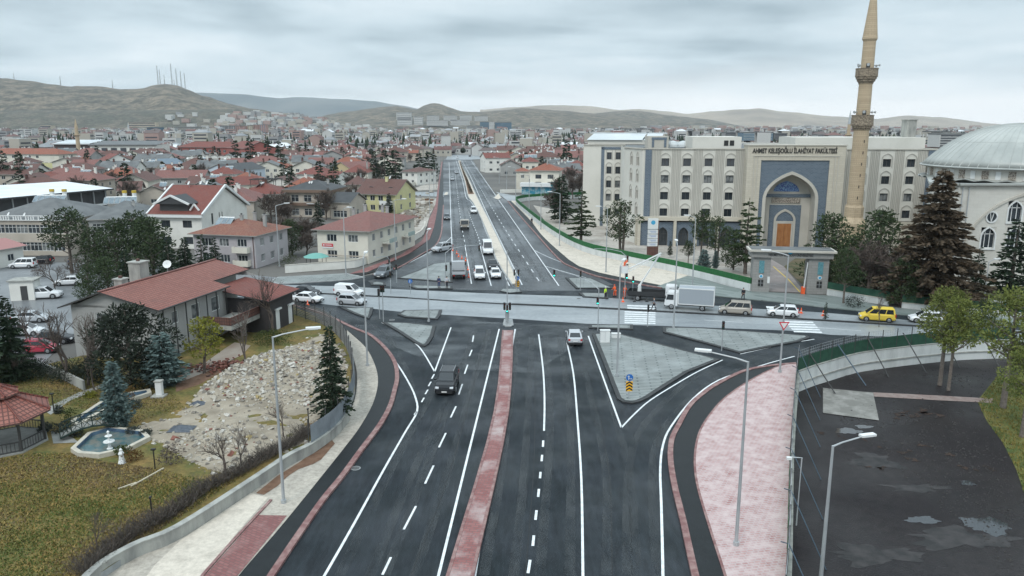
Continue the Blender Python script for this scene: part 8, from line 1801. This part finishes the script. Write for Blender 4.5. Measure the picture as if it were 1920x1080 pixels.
pool([(133, 848), (165, 818), (205, 806), (270, 813), (283, 826), (240, 848), (186, 860), (146, 857)], "hexagonal blue tiled garden pool with a small white fountain"); pool([(133, 796), (205, 748), (282, 735), (285, 742), (225, 762), (170, 790), (150, 806)], "long narrow blue tiled garden pool behind the little bridge")
c = P(206, 842, GZ); s = MB(m_frame); s.lathe([(.30, 0), (.12, .15), (.08, .5), (.42, .62), (.40, .68), (.08, .66), (.06, 1.0), (.27, 1.08), (.25, 1.12), (.05, 1.12), (.07, 1.3), (.11, 1.42), (.0, 1.55)], 12); tag(s.build("fountain", loc=c), "small two-tier white fountain standing in the hexagonal pool", "fountain")
s = MB(m_frame); s.lathe([(.30, 0), (.20, .3), (.16, .6), (.22, .75), (.10, .95), (.12, 1.05), (0, 1.2)], 8); tag(s.build("garden_ornament", loc=P(229, 868, GZ)), "small white stone ornament beside the rusty clipped bush", "ornament")
r = empty("footbridge", P(175, 812, GZ), .55, "small dark green arched footbridge over the garden pools", "bridge"); s = MB(mat("bridge_green", (.012, .03, .026), .6));
for sy in (-.6, .6):
 pts = [Vector((x, sy, .25 + .55 * (1 - (x / 2.3) ** 2))) for x in (-2.3, -1.5, -.75, 0, .75, 1.5, 2.3)]
 for a, b in zip(pts, pts[1:]): s.beam(a, b, .08, .12); s.beam(a + Vector((0, 0, .8)), b + Vector((0, 0, .8)), .07); s.beam(a, b + Vector((0, 0, .8)), .035); s.beam(a + Vector((0, 0, .8)), b, .035)
 for a in pts: s.beam(a, a + Vector((0, 0, .85)), .07)
s.build("railing", r); s = MB(m_path)
for k in range(16): x = -2.2 + k * .293; s.box((x, 0, .27 + .55 * (1 - (x / 2.3) ** 2)), (.26, 1.15, .05))
s.build("deck", r)
r = empty("garden_pillar", P(300, 742, GZ), 0, "white square pillar at the foot of the dark yew", "pillar"); s = MB(m_frame); s.box((0, 0, .7), (.55, .45, 1.4)); s.build("shaft", r); s = MB(m_conc); s.box((0, 0, 1.44), (.7, .6, .1)); s.box((0, -.2, .06), (1.2, 1.0, .14)); s.build("base", r)
for k, (x, y, t) in enumerate(((101, 770, "beside the garden path by the gazebo"), (291, 880, "on the lawn right of the hexagonal pool"), (286, 975, "on the lower lawn by the dead hedge"), (579, 800, "on the rubble by the sheet fence"))):
 r = empty("garden_lamp", P(x, y, GZ), 0, "slim dark garden post " + t, "garden lamp"); s = MB(m_black_s); s.tube([(0, 0, 0), (0, 0, 1.5)], .05, 6); s.build("post", r); s = MB(m_black_s); s.box((0, 0, 1.55), (.30 if k < 2 else .12, .2, .12)); s.build("head", r)
r = empty("garden_parasol", P(594, 503, 0), 0, "pale teal pavilion tent beside the cream house", "parasol"); s = MB(mat("canvas_teal", (.14, .34, .30), .7)); s.lathe([(2.3, 2.1), (1.2, 2.6), (.02, 2.8)], 8); s.build("canopy", r); [(lambda q: q.build("post", r))((lambda q: (q.tube([(a, b, 0), (a, b, 2.1)], .05, 5), q)[1])(MB(m_frame_d))) for a in (-1.4, 1.4) for b in (-1.4, 1.4)]
r = empty("kiosk", P(50, 560, 0), .2, "plain pale cabin beside the parked white SUV", "kiosk"); s = MB(m_plast_w); s.box((0, 0, 1.4), (3.2, 2.6, 2.8)); s.build("wall", r); s = MB(m_conc); s.box((0, 0, 2.9), (3.6, 3, .18)); s.build("roof", r); s = MB(m_frame_d); s.box((.3, -1.31, 1.1), (.9, .06, 2.1)); s.build("door", r)
# dead hedge along the wall
s = MB(m_twig); hl = flat(PL([(170, 1085), (250, 1020), (330, 975), (400, 925), (467, 890), (520, 860), (560, 838), (600, 812)], GZ, 6)); hr = random.Random(8); mh2 = mat("hedge_dead", (.060, .052, .045), .95, (.11, .095, .08), 3)
pts = walk(hl, .06)
for a, d in pts:
 n = Vector((-d.y, d.x, 0)); f = hr.random(); hh = 1.0 + .55 * noise.noise(a * .35) + (.4 if f > .97 else 0)
 for k in range(9):
  o = a + n * (.25 + abs(hr.gauss(0, .55))) + Vector((0, 0, GZ)); dd = Vector((hr.gauss(0, .45), hr.gauss(0, .45), 1)).normalized(); L_ = max(hh, .4) * hr.uniform(.45, 1.1)
  leaf(s, hr, o, dd, L_, .035, m_twig if k % 2 else mh2)
  for q in range(3): leaf(s, hr, o + dd * L_ * hr.uniform(.3, .9), dd + Vector((hr.gauss(0, .7), hr.gauss(0, .7), 0)), .35, .022, mh2 if q else m_twig)
tag(s.build("dead_hedge", uv=False), "tangled leafless hedge growing behind the concrete retaining wall", "hedge")
# grass blades so the lawn has a nap
def blades(name, poly_px, z, n, ms, h, seed, label, skip=None):
 poly = [(p.x, p.y) for p in PL(poly_px, z)]; rr_ = random.Random(seed); xs, ys = [p[0] for p in poly], [p[1] for p in poly]; s = MB(ms[0]); k = 0
 while k < n:
  x, y = rr_.uniform(min(xs), max(xs)), rr_.uniform(min(ys), max(ys))
  if not inside(x, y, poly) or inside(x, y, rpoly): continue
  k += 1
  if rr_.random() > .8 + .5 * noise.noise(Vector((x * .4, y * .4, 3))): continue
  i = min(len(ms) - 1, max(0, int(len(ms) * (.62 + .75 * noise.noise(Vector((x * .16, y * .16, 0))) + rr_.uniform(-.45, .45)))))
  a = rr_.uniform(0, 3.14); w = .05; hh = h * rr_.uniform(.5, 1.5); d = (math.cos(a) * w, math.sin(a) * w); t = (rr_.gauss(0, .06), rr_.gauss(0, .06)); s.face([(x - d[0], y - d[1], z), (x + d[0], y + d[1], z), (x + t[0], y + t[1], z + hh)], ms[i])
 tag(s.build(name, uv=False), label, "grass", kind="stuff")
mg_ = [mat("blade_green", (.075, .103, .019), .9), mat("blade_olive", (.114, .115, .026), .9), mat("blade_ochre", (.202, .150, .036), .9), mat("blade_straw", (.286, .200, .066), .9), mat("blade_brown", (.137, .098, .054), .9)]
blades("lawn_grass", [(-60, 870), (60, 850), (130, 850), (200, 866), (300, 880), (400, 905), (460, 890), (330, 975), (240, 1030), (160, 1090), (-60, 1140)], GZ, 42000, mg_, .09, 1, "yellow-green winter grass on the garden lawn")
blades("lawn_grass", [(10, 715), (160, 680), (330, 740), (345, 765), (250, 795), (130, 760), (60, 770), (-20, 790)], GZ, 12000, mg_[:3] + [mg_[4]], .10, 2, "darker grass between the trees and the gazebo")
# ------------------------------------------------------------------ trees, each where it stands
protos_t = {}
def TP(kind):
 if kind not in protos_t:
  protos_t[kind] = {
   'fir': lambda: conifer("fir_tree", 10, 2.3, 1, m_fir), 'fir2': lambda: conifer("fir_tree", 10, 1.9, 2, m_fir, step=.5, nb=8, gaps=.22), 'spruce': lambda: conifer("spruce_tree", 10, 2.5, 3, m_fir, base=.04, step=.36, nb=11, ll=.42, lw=.15, dens=4, droop=.28),
   'blue': lambda: conifer("blue_spruce", 10, 2.3, 4, m_bluef, base=.02, step=.42, nb=12, ll=.75, lw=.26, droop=-.45, power=.75, gaps=.05, dens=4), 'cedar': lambda: conifer("cedar_tree", 10, 2.9, 5, m_pine, base=.18, step=.62, nb=7, ll=.5, lw=.18, droop=.02, gaps=.15, dens=5, power=.9),
   'brown': lambda: conifer("brown_cedar", 19, 7.4, 6, m_cedar, base=.05, step=.36, nb=15, ll=.8, lw=.36, droop=.10, gaps=.06, dens=7, power=.92),
   'pine': lambda: pine("pine_tree", 10, 3.6, 7, m_pine, .42, 20, 1.25), 'pineb': lambda: pine("pine_tree", 10, 3.0, 8, m_pine, .30, 22, 1.15, trunks=2), 'pinel': lambda: pine("pine_tree", 10, 3.4, 9, m_pine_l, .50, 24, 1.05, 150, .34, .13, mt=m_bark_pale), 'bushy': lambda: pine("pine_tree", 10, 3.6, 10, m_pine, .12, 38, 1.15, 72),
   'yew': lambda: pine("yew_tree", 7.6, 3.9, 11, m_yew, .06, 46, 1.25, 95, .45, .16), 'lime': lambda: pine("yellow_green_tree", 6, 2.0, 12, m_lime, .38, 18, .75, 190, .30, .15, lean=(-.6, .3)), 'bare': lambda: bare("bare_tree", 7, 13), 'bare2': lambda: bare("bare_tree", 7, 14, m_twig_p, .5), 'round': lambda: bare("bare_tree", 6, 15, m_twig, .62, 6, trunk=.26, minr=.010),
   'far': lambda: conifer("fir_tree", 10, 2.4, 16, m_fir, step=.8, nb=7, ll=.9, lw=.45, dens=3), 'farbare': lambda: bare("bare_tree", 8, 17, m_twig, .62, 5, minr=.035, kids=4)}[kind]()
  protos_t[kind]["fresh"] = 1
 return protos_t[kind]
H0 = {'brown': 19, 'yew': 7.6, 'lime': 6, 'bare': 7, 'bare2': 7, 'round': 6, 'farbare': 8}
def T(kind, px, yb, yt, label, z=0.0, wx=1.0, rz=None, group=None):
 b = P(px, yb, z); h = PD(px, yt, b.y).z - z; k = h / H0.get(kind, 10); pr = TP(kind); rz = rz if rz is not None else (px * 1.7) % 6.28; sc = (k * wx, k * wx, k)
 if pr.get("fresh"): del pr["fresh"]; pr.location = b; pr.rotation_euler = (0, 0, rz); pr.scale = sc; o = pr
 else: o = copy_thing(pr, b, rz, sc)
 o["label"] = label; o["category"] = "tree"
 if group: o["group"] = group
 elif "group" in o: del o["group"]
 return o
T('spruce', 625, 784, 611, "lone dark spruce inside the corrugated fence by the road", GZ, .95); T('blue', 222, 802, 679, "narrow blue spruce beside the little bridge", GZ, .95); T('blue', 310, 722, 626, "broad rounded blue spruce in front of the yew", GZ, 1.75)
T('yew', 248, 718, 572, "huge dark yew hiding the gable of the long house", GZ, 1.0); T('lime', 383, 700, 597, "leaning tree with yellow-green leaves beside the terrace", GZ, 1.0); T('bare2', 462, 684, 566, "pale bare tree in front of the boarded wing", GZ, .8)
T('bare', 514, 628, 500, "dark bare tree at the right corner of the long house", GZ, .95); T('bare', 532, 820, 742, "tiny bare sapling on the rubble by the lamp", GZ, .8); T('bare', 183, 1040, 950, "small bare shrub tree at the lower hedge", GZ, .7); T('bare', 425, 895, 800, "bare shrub tree in the hedge below the rubble", GZ, 1.0); T('bare2', 455, 880, 790, "second bare shrub tree in the hedge below the rubble", GZ, .9)
T('fir', -12, 720, 500, "big dark fir cut by the left edge", GZ, 1.25); T('spruce', 30, 715, 560, "dark spruce second from the left edge", GZ, 1.0); T('round', 40, 712, 630, "small rusty-twigged tree under the left spruces", GZ, .9); T('bare', 130, 715, 560, "wiry bare tree left of the long house, front one", GZ, 1.0); T('bare', 165, 722, 575, "wiry bare tree left of the long house, beside the yew", GZ, .9); T('bare2', 178, 735, 600, "thin pale bare tree touching the yew", GZ, .6); T('bare', 60, 660, 560, "bare tree over the parked red car", 0, 1.0)
T('pine', 135, 512, 393, "broad flat-topped pine in front of the beige apartment block", 0, 1.05); T('round', 106, 546, 472, "bare round-headed tree beside the parked white sedan", 0, 1.0); T('round', 158, 536, 470, "bare round-headed tree right of the white sedan", 0, 1.1); T('fir2', 75, 478, 432, "small fir by the beige apartment door", 0, 1)
for k, (x, yb, yt, kd, w) in enumerate(((185, 515, 425, 'bushy', 1.1), (222, 520, 415, 'bushy', 1.1), (258, 515, 400, 'pine', 1.1), (290, 530, 405, 'bushy', 1.1), (205, 560, 480, 'bushy', 1.0), (170, 568, 495, 'bushy', .9), (320, 540, 448, 'fir', 1.2), (352, 535, 445, 'spruce', 1.2), (382, 520, 438, 'fir2', 1.2), (405, 508, 445, 'fir', 1.1), (285, 500, 425, 'bushy', 1.1), (240, 545, 470, 'fir', 1.3))):
 T(kd, x, yb, yt, ("leftmost", "second", "tall flat-topped", "dense central", "lower left", "lowest left", "dark pointed", "second dark pointed", "third dark pointed", "rightmost pointed", "rear dense", "lower dark") [k] + " evergreen in the clump behind the long house", 0, w)
for k, (x, yb, yt, kd, w) in enumerate(((515, 470, 395, 'farbare', 1.3), (540, 465, 392, 'farbare', 1.3), (565, 462, 395, 'farbare', 1.3), (548, 478, 410, 'bushy', .9), (585, 452, 402, 'farbare', 1.3), (598, 440, 378, 'fir', 1.0), (500, 452, 400, 'farbare', 1.2), (575, 478, 425, 'farbare', 1.3))):
 T(kd, x, yb, yt, ("first bare", "second bare", "third bare", "green", "fourth bare", "dark fir", "bare left", "bare lower right")[k] + " tree in the thicket right of the lilac house", 0, w)
mid = [(632, 348, 308), (703, 345, 282), (742, 344, 280), (722, 335, 280), (787, 340, 286), (805, 338, 284), (815, 332, 288), (444, 318, 262), (472, 322, 258), (505, 324, 262), (527, 324, 264), (562, 309, 270), (605, 304, 262), (576, 306, 270), (685, 300, 268), (341, 350, 306), (367, 352, 308), (292, 352, 324), (446, 332, 300), (462, 332, 298), (10, 352, 280), (42, 352, 286), (-5, 345, 290), (83, 333, 306), (110, 328, 312), (206, 336, 298), (685, 402, 374), (730, 402, 362), (716, 398, 376), (1062, 322, 262), (1048, 318, 286), (898, 288, 258), (912, 292, 262), (245, 290, 268), (258, 291, 270), (126, 290, 268), (272, 296, 268), (300, 300, 276), (700, 292, 266), (655, 298, 272), (545, 300, 272), (830, 290, 270), (845, 286, 262), (1040, 300, 270)]
ORD = ["first", "second", "third", "fourth", "fifth", "sixth", "seventh", "eighth", "ninth", "tenth", "eleventh", "twelfth", "thirteenth"] + [f"{a}{b}" for a in ("twenty-", "thirty-") for b in ("first", "second", "third", "fourth", "fifth", "sixth")]; cn = {}
for k, (x, yb, yt) in enumerate(sorted(mid)):
 w_ = "at the far left edge" if x < 150 else "above the long maroon roof" if x < 310 else "above the white villa" if x < 400 else "behind the blue-white house" if x < 540 else "above the beige villa" if x < 660 else "around the yellow house" if x < 840 else "near the end of the boulevard" if x < 930 else "left of the faculty building"
 cn[w_] = cn.get(w_, -1) + 1; T('far' if yb < 345 or x < 400 else 'fir', x, yb, yt, f"dark pointed fir {w_}, {ORD[cn[w_]]} from the left", 0, (1.25 if x in (742, 787, 805) else 1.0), group="dark firs among the town roofs")
sp_ = []
while len(sp_) < 130:
 k = len(sp_); Y = rc.uniform(190, 560); X = rc.uniform(-.64 * Y, axis_x(Y) - 28) if k < 108 else axis_x(Y) + rc.uniform(28, 60)
 if Y > 250 and all((X - p) ** 2 + (Y - q) ** 2 > 72 for p, q in spots) and zone_free(X, Y, .5): sp_.append((X, Y, k))
 elif Y <= 250 and k < 108 and zone_free(X, Y, 1): sp_.append((X, Y, k))
sp_.sort()
for X, Y, k in sp_:
 px_ = 960 + F * X / (Y * .978 + 5); lm = min(LMK, key=lambda q: abs(q[0] - px_) + abs(q[1] - Y) * .6)[2]; kd = "leafless tree" if k % 3 else "slim dark fir"; cn[kd, lm] = cn.get((kd, lm), -1) + 1
 c = copy_thing(TP('farbare' if k % 3 else 'far'), (X, Y, 0), rc.uniform(0, 6), rc.uniform(.85, 1.35), f"{kd} {lm}, {ORD[min(cn[kd, lm], 24)]} from the left", "trees between the town houses"); c["category"] = "tree"
# right side
T('cedar', 1089, 458, 352, "light green layered conifer left of the arcade", .4, 1.15); T('pineb', 1165, 478, 374, "dark two-stemmed pine in front of the canted bay", .4, 1.0); T('fir', 1052, 418, 330, "dark conifer beside the faculty's left corner", 0, 1.3); T('farbare', 1040, 410, 340, "bare tree behind the green-topped wall corner", 0, 1.1)
T('pine', 1314, 484, 396, "pine in front of the arcade, left of a pair", .4, .8); T('pineb', 1343, 490, 405, "pine in front of the arcade, right of a pair", .4, .9); T('cedar', 1397, 512, 372, "tall dark layered cedar left of the gate", .4, 1.05); T('bushy', 1375, 505, 430, "dense pine left of the tall layered cedar", .4, .9); T('pine', 1290, 498, 452, "small leaning pine behind the white wall", .4, .8)
T('blue', 1319, 508, 468, "round grey-blue spruce left of the gate", .4, 1.5); T('blue', 1341, 503, 470, "narrow grey-blue spruce left of the gate", .4, .9); T('fir', 1256, 480, 452, "little fir by the information pylon", .4, 1.0)
T('bushy', 1553, 530, 398, "broad green pine directly right of the gate", 0, 1.1); T('bushy', 1592, 545, 440, "pine between the gate and the brown cedar", 0, 1.0); T('pine', 1581, 570, 470, "pine with a visible trunk at the pavement right of the gate", 0, .75); T('bushy', 1640, 550, 392, "pine left of the huge brown cedar", 0, 1.0); T('farbare', 1625, 560, 430, "bare dark tree left of the huge brown cedar", 0, 1.2); T('farbare', 1605, 545, 445, "bare dark tree near the minaret foot", 0, 1.2); T('farbare', 1665, 565, 440, "bare brown tree against the cedar's left flank", 0, 1.3)
T('brown', 1742, 572, 320, "huge brownish cedar in front of the mosque", 0, 1.12); T('fir', 1892, 562, 412, "dark fir in front of the mosque's arched windows", 0, 1.35); T('fir2', 1826, 562, 462, "smaller fir between the brown cedar and the dark fir", 0, 1.2); T('bushy', 1690, 575, 480, "low pine at the foot of the brown cedar", 0, 1.0)
T('pinel', 1762, 722, 543, "light green pine at the field wall, left stem", FIELD_Z, .85); T('pinel', 1778, 732, 560, "light green pine at the field wall, right stem", FIELD_Z, .7); T('pinel', 1880, 765, 545, "light green pine at the right edge of the field", FIELD_Z, .95); T('pinel', 1915, 820, 650, "pine branches entering from the right frame edge", FIELD_Z, .8); T('bushy', 1835, 650, 560, "dull green pine between the two light pines", FIELD_Z, .9)
T('fir2', 1547, 600, 566, "tiny clipped conifer on the street divider", .1, .9); T('bare', 1648, 612, 545, "thin bare street tree in front of the yellow van", .1, .5)
def B(px, py, r_, h, m, label, z=GZ, seed=1, n=170, name="shrub"): o = bush(name, r_, h, seed, m, n); o.location = P(px, py, z); tag(o, label, "shrub")
B(136, 790, 1.0, 1.1, m_bush, "round bright green clipped bush beside the narrow pool"); B(249, 865, .75, .85, m_rust, "rusty orange clipped bush in front of the hexagonal pool", seed=2); B(232, 852, .7, .7, m_bush, "olive bush behind the rusty clipped bush", seed=3); B(88, 808, .6, .6, m_topi, "leftmost grey-green ball bush by the gazebo", seed=4); B(115, 808, .75, .65, m_topi, "middle grey-green ball bush by the gazebo", seed=5); B(140, 818, .7, .6, m_topi, "right grey-green ball bush at the bridge foot", seed=6)
B(243, 755, .6, 1.6, m_rust, "tall amber shrub behind the narrow blue spruce", seed=7); B(257, 765, .7, .7, m_topi, "grey-green ball bush right of the narrow blue spruce", seed=8); B(252, 812, .6, .5, m_topi, "first low ball bush at the pool's upper edge", seed=9); B(272, 816, .5, .45, m_topi, "second low ball bush at the pool's upper edge", seed=10); B(320, 872, .9, 1.5, m_twig, "bare brown twiggy bush at the lower rubble edge", seed=11, n=230); B(518, 645, 2.6, 1.6, m_bush, "wide dark green hedge bush at the boarded wing", seed=12, n=900); B(170, 745, .5, .5, m_lime, "small yellow-green bush by the garden path", seed=13); B(112, 775, .45, .6, m_topi, "small grey bush beside the garden lamp", seed=14)
for k, x in enumerate((20, 70, 120, 165)): B(x, 700 + k * 4, 2.6, 1.5, m_yew, ("first", "second", "third", "fourth")[k] + " section of dark hedge from the left, above the lawn", seed=20 + k, n=1000)
B(540, 498, 2.0, 2.0, m_bush, "green shrub right of the lilac house", z=0, seed=30, n=300); B(1605, 575, 1.8, 1.6, m_yew, "dark shrub under the pines by the low white wall", z=.1, seed=31, n=300); B(1330, 512, 1.2, 1.0, m_bush, "low shrub behind the white wall", z=.3, seed=32)
# young plants in the boulevard's planting bed
pr = None
for k in range(34):
 t = k / 33; y = 304 + 58 * t; xl = 861.5 + (878 - 861.5) * t * 1.0 + (1 if t > .5 else 0); xr = 863.5 + (888 - 863.5) * t
 p = P((xl + xr) / 2 - .5, y, .2)
 if pr is None: pr = bush("young_shrub", .7, .9, 40, m_yew, 90); tag(pr, "dark young shrub in the boulevard planting bed", "shrub", "young shrubs in the median bed"); pr.location = p
 else: c = pr.copy(); scene.collection.objects.link(c); c.location = p
# rubble and spoil on the plot left of the boulevard
blades("field_weeds", [(1834, 756), (1850, 790), (1880, 830), (1905, 880), (1922, 930), (1990, 960), (1990, 720), (1870, 705)], FIELD_Z + .02, 9000, mg_[:3], .14, 5, "rough grass growing at the right side of the dark field")
sheet("spoil_ground", PL([(700, 492), (735, 470), (795, 440), (806, 404), (815, 386), (825, 372), (762, 372), (755, 400), (760, 450), (700, 480)]), .02, m_yard)
sheet("spoil_ground", PL([(765, 358), (822, 356), (826, 340), (790, 348)]), .02, m_yard)
s = MB(m_rub)
for k in range(700):
 p = P(rr.uniform(752, 812), rr.gauss(400, 16)); x_lim = P(806, 404).x
 if p.x > x_lim - 1 or p.y < 150: continue
 q = abs(rr.gauss(0, .4)) + .15; s.T = Matrix.Translation((p.x, p.y, q * .3)) @ Matrix.Rotation(rr.uniform(0, 3), 4, 'Z') @ Matrix.Rotation(rr.uniform(-.5, .5), 4, 'X'); s.box((0, 0, 0), (q * 1.5, q, q * .7), 0, rr.choice(cols[:3] + [m_soil, m_yard, m_yard]))
s.T = None; tag(s.build("spoil_rubble", uv=False), "broken concrete and earth piled on the cleared plot left of the boulevard", "rubble", kind="stuff")
for o in scene.objects:
 if "fresh" in o: del o["fresh"]
# ------------------------------------------------------------------ the moist air over the plain
hm = bpy.data.materials.new("haze"); hm.use_nodes = True; nt = hm.node_tree; nt.nodes.clear(); vo = nt.nodes.new("ShaderNodeVolumePrincipled"); ou = nt.nodes.new("ShaderNodeOutputMaterial")
vo.inputs['Color'].default_value = (.84, .93, 1.0, 1); vo.inputs['Density'].default_value = .00005; nt.links.new(vo.outputs[0], ou.inputs['Volume'])
s = MB(hm); s.box((0, 4200, 280), (12000, 9000, 570)); hz = s.build("haze", uv=False); tag(hz, "thin bluish haze softening the distant hills", "haze", kind="stuff")
